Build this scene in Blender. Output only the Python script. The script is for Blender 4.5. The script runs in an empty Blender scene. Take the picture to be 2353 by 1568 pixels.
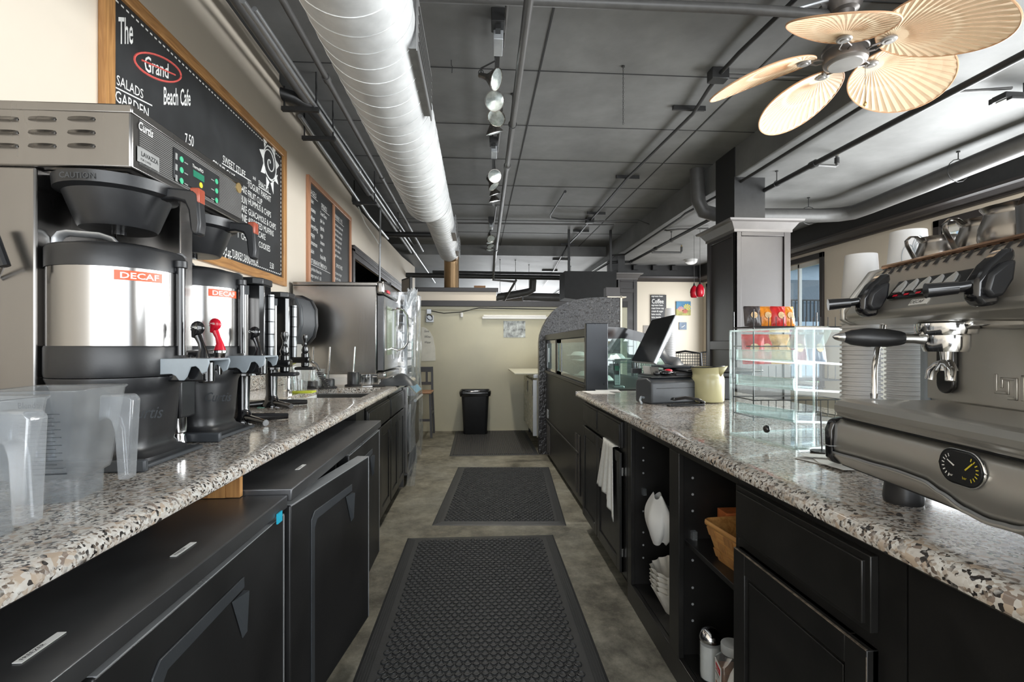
import bpy, math, random
from mathutils import Vector, Matrix
random.seed(7)
sc = bpy.context.scene
COL = sc.collection

# ---------------------------------------------------------------- camera
F, CX, HY, H = 1160.0, 1176.5, 796.0, 1.22
TH = math.atan((CX - 1097) / F); CT, ST = math.cos(TH), math.sin(TH)
cam_d = bpy.data.cameras.new('camera')
cam = bpy.data.objects.new('camera', cam_d); COL.objects.link(cam)
cam.location = (0, 0, H); cam.rotation_euler = (math.pi / 2, 0, -TH)
cam_d.sensor_width = 36; cam_d.lens = 36 * F / 2353; cam_d.shift_y = 12 / 2353; cam_d.clip_start = .02
sc.camera = cam

# ---------------------------------------------------------------- world, daylight, exposure
sc.view_settings.view_transform = 'Standard'; sc.view_settings.look = 'None'
sc.view_settings.gamma = 1; sc.view_settings.use_curve_mapping = False
sc.view_settings.exposure = 0.95
w = bpy.data.worlds.new('world'); sc.world = w; w.use_nodes = True
wn = w.node_tree.nodes; wl = w.node_tree.links
bg = wn['Background']; bg.inputs['Strength'].default_value = 1.5
tc = wn.new('ShaderNodeTexCoord'); sp = wn.new('ShaderNodeSeparateXYZ'); cr = wn.new('ShaderNodeValToRGB')
wl.new(tc.outputs['Generated'], sp.inputs[0]); wl.new(sp.outputs['Z'], cr.inputs[0])
cr.color_ramp.elements[0].color = (.8, .86, .92, 1); cr.color_ramp.elements[0].position = .5
cr.color_ramp.elements[1].color = (.62, .78, 1, 1); cr.color_ramp.elements[1].position = .9
wl.new(cr.outputs[0], bg.inputs['Color'])

def area(name, loc, rot, sx, sy, power, col=(1, 1, 1), spread=math.pi):
    d = bpy.data.lights.new(name, 'AREA'); d.shape = 'RECTANGLE'; d.size = sx; d.size_y = sy
    d.energy = power; d.color = col; d.spread = spread
    o = bpy.data.objects.new(name, d); COL.objects.link(o); o.location = loc; o.rotation_euler = rot
    return o
R90 = math.pi / 2
# daylight through the front windows behind the camera and through the windows of the right wall
area('window_light', (0.9, -2.9, 1.75), (R90, 0, 0), 5.4, 2.6, 105, (.95, .98, 1))
WINS = ((3.95, 5.4), (2.1, 3.5), (.2, 1.6), (-1.9, -.4))      # right wall window, split by added piers to streak the steel reflections
for (a_, b_), e_ in zip(WINS, (95, 85, 60, 28)): area('window_light', (5.2, (a_ + b_) / 2, 1.6), (0, R90, 0), 1.9, b_ - a_, e_, (.95, .98, 1))
area('window_light', (3.0, 19.5, 1.6), (-R90, 0, 0), 6, 2.6, 200, (.97, .99, 1))
area('window_light', (5.2, 9.9, 1.7), (0, R90, 0), 1.8, 2.2, 42, (.98, .98, 1))
cy = sc.cycles
cy.use_denoising = True; cy.max_bounces = 7; cy.diffuse_bounces = 4; cy.glossy_bounces = 4
cy.transmission_bounces = 6; cy.transparent_max_bounces = 16; cy.sample_clamp_indirect = 8
cy.caustics_reflective = False; cy.caustics_refractive = False

# ---------------------------------------------------------------- materials
MATS = {}
def nodes(name):
    m = bpy.data.materials.new(name); m.use_nodes = True
    return m, m.node_tree.nodes, m.node_tree.links, m.node_tree.nodes['Principled BSDF']
def pm(name, col, rough=.5, metal=0., var=.08, scale=12., bump=0., coat=0., aniso=None, rvar=.08, spec=.5, bscale=None, stretch=(1, 1, 1)):
    """painted / moulded / metal surface with procedural colour, gloss and relief variation"""
    m, n, l, b = nodes(name)
    tc = n.new('ShaderNodeTexCoord'); mp = n.new('ShaderNodeMapping'); nz = n.new('ShaderNodeTexNoise')
    mp.inputs['Scale'].default_value = stretch
    l.new(tc.outputs['Object'], mp.inputs[0]); l.new(mp.outputs[0], nz.inputs[0])
    nz.inputs['Scale'].default_value = scale; nz.inputs['Detail'].default_value = 5; nz.inputs['Roughness'].default_value = .6
    r = n.new('ShaderNodeValToRGB'); e = r.color_ramp.elements
    e[0].position = .3; e[1].position = .7
    e[0].color = tuple(max(0, c * (1 - var)) for c in col) + (1,); e[1].color = tuple(min(1, c * (1 + var)) for c in col) + (1,)
    l.new(nz.outputs['Fac'], r.inputs[0]); l.new(r.outputs[0], b.inputs['Base Color'])
    mr = n.new('ShaderNodeMapRange'); mr.inputs['To Min'].default_value = max(.02, rough - rvar); mr.inputs['To Max'].default_value = min(1, rough + rvar)
    l.new(nz.outputs['Fac'], mr.inputs[0]); l.new(mr.outputs[0], b.inputs['Roughness'])
    b.inputs['Metallic'].default_value = metal; b.inputs['Specular IOR Level'].default_value = spec
    if coat: b.inputs['Coat Weight'].default_value = coat; b.inputs['Coat Roughness'].default_value = .08
    if bump:
        n2 = n.new('ShaderNodeTexNoise'); n2.inputs['Scale'].default_value = bscale or scale * 4; n2.inputs['Detail'].default_value = 4
        l.new(mp.outputs[0], n2.inputs[0])
        bp = n.new('ShaderNodeBump'); bp.inputs['Strength'].default_value = bump; bp.inputs['Distance'].default_value = .01
        l.new(n2.outputs['Fac'], bp.inputs['Height']); l.new(bp.outputs[0], b.inputs['Normal'])
    MATS[name] = m; return m
def clear(name, col=(1, 1, 1), amount=.1, rough=.05, haze=0., hazecol=(.8, .85, .9)):
    """thin clear sheet: mostly see-through, partly glossy, with an optional milky diffuse share"""
    m, n, l, b = nodes(name)
    n.remove(b); out = n['Material Output']
    tr = n.new('ShaderNodeBsdfTransparent'); tr.inputs[0].default_value = col + (1,)
    gl = n.new('ShaderNodeBsdfGlossy'); gl.inputs['Roughness'].default_value = rough; gl.inputs[0].default_value = (1, 1, 1, 1)
    lw = n.new('ShaderNodeLayerWeight'); lw.inputs[0].default_value = .5
    pw = n.new('ShaderNodeMath'); pw.operation = 'POWER'; pw.inputs[1].default_value = 5; l.new(lw.outputs['Facing'], pw.inputs[0])
    fr = n.new('ShaderNodeMath'); fr.operation = 'MULTIPLY_ADD'; fr.inputs[1].default_value = .8; fr.inputs[2].default_value = .025; l.new(pw.outputs[0], fr.inputs[0])
    ad = n.new('ShaderNodeMath'); ad.operation = 'ADD'; ad.inputs[1].default_value = amount; ad.use_clamp = True
    l.new(fr.outputs[0], ad.inputs[0])
    mx = n.new('ShaderNodeMixShader'); l.new(ad.outputs[0], mx.inputs[0]); l.new(tr.outputs[0], mx.inputs[1]); l.new(gl.outputs[0], mx.inputs[2])
    last = mx
    if haze:
        df = n.new('ShaderNodeBsdfDiffuse'); df.inputs[0].default_value = hazecol + (1,)
        tl = n.new('ShaderNodeBsdfTranslucent'); tl.inputs[0].default_value = hazecol + (1,)
        m3 = n.new('ShaderNodeMixShader'); m3.inputs[0].default_value = .5; l.new(df.outputs[0], m3.inputs[1]); l.new(tl.outputs[0], m3.inputs[2])
        nz = n.new('ShaderNodeTexNoise'); nz.inputs['Scale'].default_value = 25; nz.inputs['Detail'].default_value = 6
        t2 = n.new('ShaderNodeTexCoord'); l.new(t2.outputs['Object'], nz.inputs[0])
        mr = n.new('ShaderNodeMapRange'); mr.inputs['From Min'].default_value = .25; mr.inputs['From Max'].default_value = .75
        mr.inputs['To Min'].default_value = haze * .6; mr.inputs['To Max'].default_value = min(1, haze * 1.4)
        l.new(nz.outputs['Fac'], mr.inputs[0])
        m2 = n.new('ShaderNodeMixShader'); l.new(mr.outputs[0], m2.inputs[0]); l.new(mx.outputs[0], m2.inputs[1]); l.new(m3.outputs[0], m2.inputs[2])
        last = m2
    l.new(last.outputs[0], out.inputs['Surface'])
    MATS[name] = m; return m

def granite():
    m, n, l, b = nodes('granite')
    tc = n.new('ShaderNodeTexCoord')
    nz = n.new('ShaderNodeTexNoise'); nz.inputs['Scale'].default_value = 60; nz.inputs['Detail'].default_value = 3
    l.new(tc.outputs['Object'], nz.inputs[0])
    mixv = n.new('ShaderNodeMix'); mixv.data_type = 'VECTOR'; mixv.inputs[0].default_value = .006
    l.new(tc.outputs['Object'], mixv.inputs[4]); l.new(nz.outputs['Color'], mixv.inputs[5])
    v1 = n.new('ShaderNodeTexVoronoi'); v1.inputs['Scale'].default_value = 210; l.new(mixv.outputs[1], v1.inputs[0])
    v2 = n.new('ShaderNodeTexVoronoi'); v2.inputs['Scale'].default_value = 115; l.new(mixv.outputs[1], v2.inputs[0])
    def ramp(src, stops):
        s = n.new('ShaderNodeSeparateColor'); l.new(src, s.inputs[0])
        r = n.new('ShaderNodeValToRGB'); r.color_ramp.interpolation = 'CONSTANT'
        e = r.color_ramp.elements; e[0].position = 0; e[0].color = stops[0][1]; e[1].position = stops[1][0]; e[1].color = stops[1][1]
        for p, c in stops[2:]:
            q = e.new(p); q.color = c
        l.new(s.outputs[0], r.inputs[0]); return r.outputs[0], s
    a, s1 = ramp(v1.outputs['Color'], [(0, (.03, .026, .024, 1)), (.15, (.14, .11, .09, 1)), (.27, (.43, .37, .31, 1)), (.42, (.62, .585, .54, 1)), (.7, (.72, .70, .66, 1))])
    c, s2 = ramp(v2.outputs['Color'], [(0, (.04, .035, .032, 1)), (.15, (.28, .22, .18, 1)), (.3, (.62, .58, .53, 1)), (.75, (.5, .4, .31, 1))])
    nb = n.new('ShaderNodeTexNoise'); nb.inputs['Scale'].default_value = 22; nb.inputs['Detail'].default_value = 4; l.new(tc.outputs['Object'], nb.inputs[0])
    rr = n.new('ShaderNodeValToRGB'); rr.color_ramp.elements[0].position = .45; rr.color_ramp.elements[1].position = .6; l.new(nb.outputs['Fac'], rr.inputs[0])
    mx = n.new('ShaderNodeMix'); mx.data_type = 'RGBA'; l.new(rr.outputs[0], mx.inputs[0]); l.new(a, mx.inputs[6]); l.new(c, mx.inputs[7])
    l.new(mx.outputs[2], b.inputs['Base Color'])
    b.inputs['Roughness'].default_value = .16; b.inputs['Coat Weight'].default_value = .5; b.inputs['Coat Roughness'].default_value = .05
    return m
def concrete_floor():
    m, n, l, b = nodes('floor_concrete')
    tc = n.new('ShaderNodeTexCoord')
    def noise(s, d=8, r=.65, dist=0):
        z = n.new('ShaderNodeTexNoise'); z.inputs['Scale'].default_value = s; z.inputs['Detail'].default_value = d; z.inputs['Roughness'].default_value = r
        z.inputs['Distortion'].default_value = dist; l.new(tc.outputs['Object'], z.inputs[0]); return z
    a = noise(2.4, 10, .75, .2); r = n.new('ShaderNodeValToRGB'); e = r.color_ramp.elements
    e[0].position = .38; e[0].color = (.08, .075, .058, 1); e[1].position = .66; e[1].color = (.34, .33, .275, 1)
    q = e.new(.5); q.color = (.22, .212, .17, 1)
    l.new(a.outputs['Fac'], r.inputs[0])
    c = noise(11, 12, .8, .2); r2 = n.new('ShaderNodeValToRGB'); r2.color_ramp.elements[0].position = .36; r2.color_ramp.elements[1].position = .62
    r2.color_ramp.elements[0].color = (.5, .5, .5, 1); r2.color_ramp.elements[1].color = (1.0, 1.0, 1.0, 1); l.new(c.outputs['Fac'], r2.inputs[0])
    mx = n.new('ShaderNodeMix'); mx.data_type = 'RGBA'; mx.blend_type = 'MULTIPLY'; mx.inputs[0].default_value = 1
    l.new(r.outputs[0], mx.inputs[6]); l.new(r2.outputs[0], mx.inputs[7])
    d = noise(.8, 3); r3 = n.new('ShaderNodeValToRGB'); r3.color_ramp.elements[0].position = .42; r3.color_ramp.elements[1].position = .62
    r3.color_ramp.elements[0].color = (1, .96, .9, 1); r3.color_ramp.elements[1].color = (1, 1.0, 1.02, 1); l.new(d.outputs['Fac'], r3.inputs[0])
    m2 = n.new('ShaderNodeMix'); m2.data_type = 'RGBA'; m2.blend_type = 'MULTIPLY'; m2.inputs[0].default_value = 1
    l.new(mx.outputs[2], m2.inputs[6]); l.new(r3.outputs[0], m2.inputs[7]); 
    v = n.new('ShaderNodeTexNoise'); v.inputs['Scale'].default_value = 90; v.inputs['Detail'].default_value = 2; l.new(tc.outputs['Object'], v.inputs[0])
    r4 = n.new('ShaderNodeValToRGB'); r4.color_ramp.elements[0].position = .7; r4.color_ramp.elements[1].position = .76
    r4.color_ramp.elements[0].color = (0, 0, 0, 1); r4.color_ramp.elements[1].color = (.5, .5, .5, 1); l.new(v.outputs['Fac'], r4.inputs[0])
    m4 = n.new('ShaderNodeMix'); m4.data_type = 'RGBA'; l.new(r4.outputs[0], m4.inputs[0]); l.new(m2.outputs[2], m4.inputs[6]); m4.inputs[7].default_value = (.4, .38, .33, 1)
    l.new(m4.outputs[2], b.inputs['Base Color'])
    mr = n.new('ShaderNodeMapRange'); mr.inputs['To Min'].default_value = .35; mr.inputs['To Max'].default_value = .65; l.new(c.outputs['Fac'], mr.inputs[0]); l.new(mr.outputs[0], b.inputs['Roughness'])
    bp = n.new('ShaderNodeBump'); bp.inputs['Strength'].default_value = .25; bp.inputs['Distance'].default_value = .01; l.new(c.outputs['Fac'], bp.inputs['Height']); l.new(bp.outputs[0], b.inputs['Normal'])
    return m
def oak(name, c1, c2, axis='Z'):
    m, n, l, b = nodes(name)
    tc = n.new('ShaderNodeTexCoord'); mp = n.new('ShaderNodeMapping'); l.new(tc.outputs['Object'], mp.inputs[0])
    mp.inputs['Scale'].default_value = {'Z': (30, 30, 2.2), 'Y': (30, 2.2, 30), 'X': (2.2, 30, 30)}[axis]
    nz = n.new('ShaderNodeTexNoise'); nz.inputs['Scale'].default_value = 1.6; nz.inputs['Detail'].default_value = 7; nz.inputs['Distortion'].default_value = 1.4; l.new(mp.outputs[0], nz.inputs[0])
    r = n.new('ShaderNodeValToRGB'); r.color_ramp.elements[0].position = .35; r.color_ramp.elements[1].position = .65
    r.color_ramp.elements[0].color = c1 + (1,); r.color_ramp.elements[1].color = c2 + (1,); l.new(nz.outputs['Fac'], r.inputs[0]); l.new(r.outputs[0], b.inputs['Base Color'])
    b.inputs['Roughness'].default_value = .38
    return m
def tiles():
    m, n, l, b = nodes('black_tile')
    tc = n.new('ShaderNodeTexCoord'); sp = n.new('ShaderNodeSeparateXYZ'); l.new(tc.outputs['Object'], sp.inputs[0])
    cb = n.new('ShaderNodeCombineXYZ'); l.new(sp.outputs['X'], cb.inputs[0]); l.new(sp.outputs['Z'], cb.inputs[1])
    br = n.new('ShaderNodeTexBrick'); br.offset = 0; br.squash = 1; l.new(cb.outputs[0], br.inputs[0])
    br.inputs['Scale'].default_value = 1; br.inputs['Brick Width'].default_value = .117; br.inputs['Row Height'].default_value = .117; br.inputs['Mortar Size'].default_value = .003
    br.inputs['Color1'].default_value = (.02, .019, .020, 1); br.inputs['Color2'].default_value = (.027, .025, .025, 1); br.inputs['Mortar'].default_value = (.055, .052, .05, 1)
    l.new(br.outputs['Color'], b.inputs['Base Color']); b.inputs['Roughness'].default_value = .3
    nz = n.new('ShaderNodeTexNoise'); nz.inputs['Scale'].default_value = 26; nz.inputs['Detail'].default_value = 2.5; l.new(tc.outputs['Object'], nz.inputs[0])
    hm = n.new('ShaderNodeMath'); hm.operation = 'MULTIPLY'; hm.inputs[1].default_value = .45; l.new(nz.outputs['Fac'], hm.inputs[0])
    sb = n.new('ShaderNodeMath'); sb.operation = 'SUBTRACT'; l.new(hm.outputs[0], sb.inputs[0]); l.new(br.outputs['Fac'], sb.inputs[1])
    bp = n.new('ShaderNodeBump'); bp.inputs['Strength'].default_value = .9; bp.inputs['Distance'].default_value = .025; l.new(sb.outputs[0], bp.inputs['Height']); l.new(bp.outputs[0], b.inputs['Normal'])
    return m

GRANITE = granite(); FLOORM = concrete_floor(); TILE = tiles()
OAK = oak('oak_frame', (.32, .15, .05), (.52, .27, .095)); OAKH = oak('oak_frame_long', (.32, .15, .05), (.52, .27, .095), 'Y')
PINE = oak('pine_frame', (.42, .2, .11), (.55, .28, .16)); BASKETM = oak('woven_splint', (.42, .2, .06), (.6, .32, .11), 'Y')
SEATW = oak('seat_wood', (.33, .17, .09), (.46, .25, .14), 'Y')
CREAM = pm('cream_paint', (.72, .64, .53), .55, var=.025, scale=1.5, bump=.03, bscale=60)
CREAM2 = pm('yellowed_cream_paint', (.52, .49, .36), .4, var=.05, scale=2, bump=.08, bscale=14)
DINING = pm('dining_cream_paint', (.75, .67, .54), .6, var=.02, scale=1)
CEIL = pm('ceiling_grey_paint', (.16, .16, .156), .6, var=.22, scale=2.2, bump=.12, bscale=9)
CEILD = pm('ceiling_dark_paint', (.05, .05, .05), .6, var=.15, scale=3.5, bump=.1, bscale=9)
JOINT = pm('joint_line', (.03, .03, .03), .8)
BLKW = pm('black_lacquer', (.013, .0125, .012), .32, var=.25, scale=9, bump=.02, bscale=50)
BLKP = pm('black_painted_wood', (.03, .027, .027), .4, var=.2, scale=8, bump=.04, bscale=30)
BRNP = pm('dark_brown_painted_wood', (.032, .027, .0265), .4, var=.12, scale=6, bump=.03, bscale=30)
BLKS = pm('satin_black_cladding', (.022, .021, .020), .36, metal=.2, var=.1, scale=2, rvar=.03)
PIPE = pm('pipe_grey_paint', (.085, .083, .08), .42, var=.12, scale=14)
PIPED = pm('pipe_black_paint', (.022, .022, .022), .45, var=.2, scale=14)
GALV = pm('galvanised', (.36, .36, .36), .38, metal=.7, var=.15, scale=16)
STEEL = pm('brushed_steel', (.36, .35, .34), .24, metal=1, var=.1, scale=5, rvar=.06, bump=.012, bscale=60, stretch=(1, 1, .12))
BREW = pm('brewer_steel', (.25, .24, .23), .26, metal=1, var=.1, scale=4, rvar=.06, bump=.01, bscale=60, stretch=(1, 1, .12))
URNM = pm('urn_steel', (.37, .36, .35), .17, metal=1, var=.1, scale=5, rvar=.05, stretch=(1, 1, .1))
STEELH = pm('brushed_steel_warm', (.47, .44, .41), .3, metal=1, var=.06, scale=5, rvar=.06, bump=.012, bscale=60, stretch=(1, .1, 1))
STEELD = pm('dark_worktop_steel', (.15, .152, .158), .34, metal=.8, var=.14, scale=6, rvar=.1)
CHROME = pm('chrome', (.72, .72, .72), .09, metal=1, var=.03, rvar=.03)
PITCH = pm('pitcher_steel', (.3, .28, .26), .26, metal=1, var=.15, scale=9, rvar=.1)
ALU = pm('aluminium', (.45, .46, .47), .38, metal=.7, var=.05)
DUCTM = pm('duct_galvanised', (.68, .69, .69), .5, metal=.3, var=.13, scale=7, bump=.05, bscale=22, rvar=.1)
BPL = pm('black_plastic', (.016, .0165, .018), .36, var=.12, scale=20, bump=.02, bscale=150)
BPLG = pm('glossy_black_plastic', (.008, .008, .009), .1, var=.1, scale=20, coat=.4)
GPL = pm('charcoal_plastic', (.045, .05, .056), .4, var=.1, scale=20, bump=.02, bscale=200)
GREYPL = pm('grey_plastic', (.3, .34, .37), .35, var=.06, scale=20)
RUB = pm('black_rubber', (.028, .030, .032), .5, var=.2, scale=25, bump=.05, bscale=120)
REDP = pm('red_plastic', (.62, .01, .03), .22, var=.06)
BRICKR = pm('brick_red_plastic', (.35, .07, .035), .35, var=.08)
ORNG = pm('orange_label', (.78, .09, .02), .35, var=.04)
WHITE = pm('white_ink', (.85, .84, .8), .6, var=.03)
CHALK = pm('chalk_white', (.8, .8, .77), .9, var=.08, scale=60)
CHALKR = pm('chalk_red', (.75, .12, .1), .9, var=.1, scale=60)
SLATE = pm('chalkboard', (.022, .023, .024), .55, var=.4, scale=4, rvar=.1)
PAPER = pm('white_paper', (.78, .78, .76), .7, var=.03, scale=6)
PAPCUP = pm('paper_cup', (.62, .61, .6), .5, var=.03, scale=8)
FILT = pm('filter_paper', (.72, .69, .62), .8, var=.05, scale=30, bump=.1)
LINEN = pm('towel_cloth', (.72, .72, .68), .9, var=.06, scale=60, bump=.3, bscale=400)
BLKINK = pm('black_ink', (.015, .015, .015), .6)
BLUEK = pm('blue_sticker', (.02, .42, .62), .4)
GRNB = pm('green_button', (.08, .5, .27), .3)
YELB = pm('yellow_button', (.75, .62, .05), .3)
LCD = pm('green_display', (.03, .2, .12), .2)
BRASS = pm('gold_coin', (.6, .42, .18), .35, metal=.8)
SILVL = pm('silver_label', (.42, .42, .41), .4, metal=.5)
RIBB = pm('panel_charcoal', (.055, .053, .05), .4, metal=.3)
FANM = pm('fan_pewter', (.17, .155, .145), .38, metal=.6, var=.15, scale=12)
PALM = pm('palm_leaf', (.90, .68, .46), .6, var=.05, scale=5)
PALME = pm('palm_rim', (.62, .36, .2), .6)
FRIDGEW = pm('prep_steel_reflection', (.5, .48, .38), .25, metal=.4)  # cream reflection painted into the colour of the stainless steel
OLIVE = pm('olive_enamel', (.50, .47, .27), .3, var=.06, scale=6, coat=.2)
SINKM = pm('sink_enamel', (.85, .87, .87), .25)
SCREEN = pm('dark_screen', (.008, .009, .01), .12)
SILV = pm('silver_plastic', (.5, .52, .54), .3, metal=.4)
AMBER = pm('amber_glass_powder', (.25, .11, .05), .4, var=.3, scale=40)
GLASS = clear('window_glass', (.95, .98, .98), .02, .02)
ACRY = clear('clear_acrylic', (.96, .98, .975), -.01, .03)
ACRE = clear('acrylic_edge', (.9, .95, .945), .18, .1, .14, (.75, .85, .83))
JARM = clear('frosted_jar_plastic', (.88, .9, .92), .02, .22, .11, (.8, .83, .85))
JARE = clear('jar_thick_plastic', (.86, .88, .9), .08, .2, .2, (.82, .84, .86))
FILM = clear('clear_film', (.9, .93, .95), .16, .12, .22, (.8, .84, .88))
CUPG = clear('clear_cup', (.93, .95, .95), .1, .05, .1)
CASEG = clear('case_glass', (.75, .85, .82), .06, .03, .03)
GUM = pm('sugar_white', (.8, .8, .78), .8)

# ---------------------------------------------------------------- helpers
OFF = {}
TXT = {}
def text_mesh(s, off=0.0):
    k = (s, off)
    if k not in TXT:
        cu = bpy.data.curves.new('t', 'FONT'); cu.body = s; cu.size = 1; cu.offset = off; cu.resolution_u = 2
        ob = bpy.data.objects.new('t', cu)
        me = ob.to_mesh()
        TXT[k] = ([tuple(v.co) for v in me.vertices], [tuple(p.vertices) for p in me.polygons])
        ob.to_mesh_clear(); bpy.data.objects.remove(ob); bpy.data.curves.remove(cu)
    return TXT[k]
def P(px, py, x=None, y=None, z=None):
    """where the line of sight through a photo point meets a real plane of the room"""
    a, b = (px - CX) / F, (HY - py) / F
    d = Vector((a * CT + ST, CT - a * ST, b))
    t = (z - H) / b if z is not None else (x / d.x if x is not None else y / d.y)
    return Vector((0, 0, H)) + d * t
class MB:
    def __init__(s): s.v, s.f, s.mi, s.M, s.k = [], [], [], Matrix(), 0
    def at(s, loc=(0, 0, 0), rot=(0, 0, 0)):
        from mathutils import Euler
        s.M = Matrix.Translation(loc) @ Euler(rot).to_matrix().to_4x4(); return s
    def add(s, vs, fs):
        o = len(s.v); s.v += [tuple(s.M @ Vector(p)) for p in vs]
        s.f += [tuple(o + i for i in f) for f in fs]; s.mi += [s.k] * len(fs); return s
    def box(s, x0, y0, z0, x1, y1, z1):
        if x0 > x1: x0, x1 = x1, x0
        if y0 > y1: y0, y1 = y1, y0
        if z0 > z1: z0, z1 = z1, z0
        v = [(x, y, z) for x in (x0, x1) for y in (y0, y1) for z in (z0, z1)]
        return s.add(v, [(0, 1, 3, 2), (4, 6, 7, 5), (0, 4, 5, 1), (2, 3, 7, 6), (0, 2, 6, 4), (1, 5, 7, 3)])
    def cyl(s, p0, p1, r0, r1=None, n=20, caps=True):
        p0, p1 = Vector(p0), Vector(p1); r1 = r0 if r1 is None else r1
        d = (p1 - p0).normalized(); u = d.orthogonal().normalized(); w_ = d.cross(u)
        v = [];
        for p, r in ((p0, r0), (p1, r1)):
            v += [p + (u * math.cos(2 * math.pi * i / n) + w_ * math.sin(2 * math.pi * i / n)) * r for i in range(n)]
        f = [(i, (i + 1) % n, n + (i + 1) % n, n + i) for i in range(n)]
        if caps: f += [tuple(range(n - 1, -1, -1)), tuple(range(n, 2 * n))]
        return s.add(v, f)
    def tube(s, pts, r, n=8, closed=False, flat=None):
        pts = [Vector(p) for p in pts]; m = len(pts); rings = []; u = None
        for i in range(m):
            a = pts[(i - 1) % m] if (i or closed) else pts[0]; b = pts[(i + 1) % m] if (i < m - 1 or closed) else pts[-1]
            d = (b - a).normalized()
            if u is None: u = d.orthogonal().normalized() if flat is None else (Vector(flat) - d * Vector(flat).dot(d)).normalized()
            else: u = (u - d * u.dot(d)).normalized()
            w_ = d.cross(u); rr = r[i] if isinstance(r, (list, tuple)) else r
            ra, rb = rr if isinstance(rr, (list, tuple)) else (rr, rr)
            rings.append([pts[i] + u * math.cos(2 * math.pi * k / n) * ra + w_ * math.sin(2 * math.pi * k / n) * rb for k in range(n)])
        v = [p for g in rings for p in g]; f = []
        for i in range(m if closed else m - 1):
            j = (i + 1) % m
            f += [(i * n + k, i * n + (k + 1) % n, j * n + (k + 1) % n, j * n + k) for k in range(n)]
        if not closed: f += [tuple(range(n - 1, -1, -1)), tuple((m - 1) * n + k for k in range(n))]
        return s.add(v, f)
    def lathe(s, prof, c=(0, 0, 0), n=32, a0=0, a1=2 * math.pi, caps=True):
        full = abs(a1 - a0 - 2 * math.pi) < 1e-6; k = n if full else n + 1
        v = [(c[0] + r * math.cos(a0 + (a1 - a0) * i / n), c[1] + r * math.sin(a0 + (a1 - a0) * i / n), c[2] + z) for r, z in prof for i in range(k)]
        f = []
        for j in range(len(prof) - 1):
            for i in range(n if full else n):
                i2 = (i + 1) % k if full else i + 1
                f.append((j * k + i, j * k + i2, (j + 1) * k + i2, (j + 1) * k + i))
        if caps and full:
            if prof[0][0] > 1e-5: f.append(tuple(range(k - 1, -1, -1)))
            if prof[-1][0] > 1e-5: f.append(tuple((len(prof) - 1) * k + i for i in range(k)))
        return s.add(v, f)
    def prism(s, pts, ax, a, b):
        """outline pts in the two axes other than ax, extruded from a to b along ax"""
        def mk(p, t): return {'x': (t, p[0], p[1]), 'y': (p[0], t, p[1]), 'z': (p[0], p[1], t)}[ax]
        n = len(pts); v = [mk(p, a) for p in pts] + [mk(p, b) for p in pts]
        f = [tuple(range(n - 1, -1, -1)), tuple(range(n, 2 * n))] + [(i, (i + 1) % n, n + (i + 1) % n, n + i) for i in range(n)]
        return s.add(v, f)
    def sheet(s, fn, nu, nv):
        v = [fn(i / nu, j / nv) for i in range(nu + 1) for j in range(nv + 1)]
        f = [(i * (nv + 1) + j, (i + 1) * (nv + 1) + j, (i + 1) * (nv + 1) + j + 1, i * (nv + 1) + j + 1) for i in range(nu) for j in range(nv)]
        return s.add(v, f)
    def ball(s, c, r, n=16, sc_=(1, 1, 1)):
        pr = [(math.sin(math.pi * i / (n // 2)), -math.cos(math.pi * i / (n // 2))) for i in range(n // 2 + 1)]
        v = [(c[0] + a * r * sc_[0] * math.cos(2 * math.pi * k / n), c[1] + a * r * sc_[1] * math.sin(2 * math.pi * k / n), c[2] + b * r * sc_[2]) for a, b in pr for k in range(n)]
        f = [(j * n + i, j * n + (i + 1) % n, (j + 1) * n + (i + 1) % n, (j + 1) * n + i) for j in range(n // 2) for i in range(n)]
        return s.add(v, f)
    def text(s, t, size, o, right, up, off=0., align='L', sx=1., lift=.0004, maxw=None):
        vs, fs = text_mesh(t, off)
        if not vs: return s
        x0 = min(v[0] for v in vs); x1 = max(v[0] for v in vs)
        kx = size * sx
        if maxw and (x1 - x0) * kx > maxw: kx = maxw / (x1 - x0)
        sh = {'L': x0, 'C': (x0 + x1) / 2, 'R': x1}[align]
        o, right, up = Vector(o), Vector(right).normalized(), Vector(up).normalized(); nrm = right.cross(up)
        return s.add([o + right * (v[0] - sh) * kx + up * v[1] * size + nrm * lift for v in vs], fs)
    def build(s, name, mat, parent=None, smooth=32, bevel=0, seg=2, solid=0, sub=0):
        me = bpy.data.meshes.new(name)
        if parent is not None: off = OFF.get(parent.as_pointer(), Vector((0, 0, 0)))
        else:
            xs, ys, zs = zip(*s.v); off = Vector(((min(xs) + max(xs)) / 2, (min(ys) + max(ys)) / 2, min(zs)))
        me.from_pydata([(a - off.x, b - off.y, c - off.z) for a, b, c in s.v], [], s.f)
        for m in (mat if isinstance(mat, (list, tuple)) else [mat]): me.materials.append(m)
        if any(s.mi): me.polygons.foreach_set('material_index', s.mi)
        import bmesh
        bm = bmesh.new(); bm.from_mesh(me); bmesh.ops.recalc_face_normals(bm, faces=bm.faces) if not getattr(s, 'raw', 0) else None; bm.to_mesh(me); bm.free()
        if smooth: me.shade_smooth(); me.set_sharp_from_angle(angle=math.radians(smooth))
        o = bpy.data.objects.new(name, me); COL.objects.link(o)
        if parent is not None: o.parent = parent
        else: o.location = off
        OFF[o.as_pointer()] = off
        if solid:
            q = o.modifiers.new('s', 'SOLIDIFY'); q.thickness = solid; q.offset = 0
        if sub:
            q = o.modifiers.new('u', 'SUBSURF'); q.levels = sub; q.render_levels = sub
        if bevel:
            q = o.modifiers.new('b', 'BEVEL'); q.width = bevel; q.segments = seg; q.limit_method = 'ANGLE'; q.angle_limit = math.radians(40); q.harden_normals = False
        return o
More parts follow.
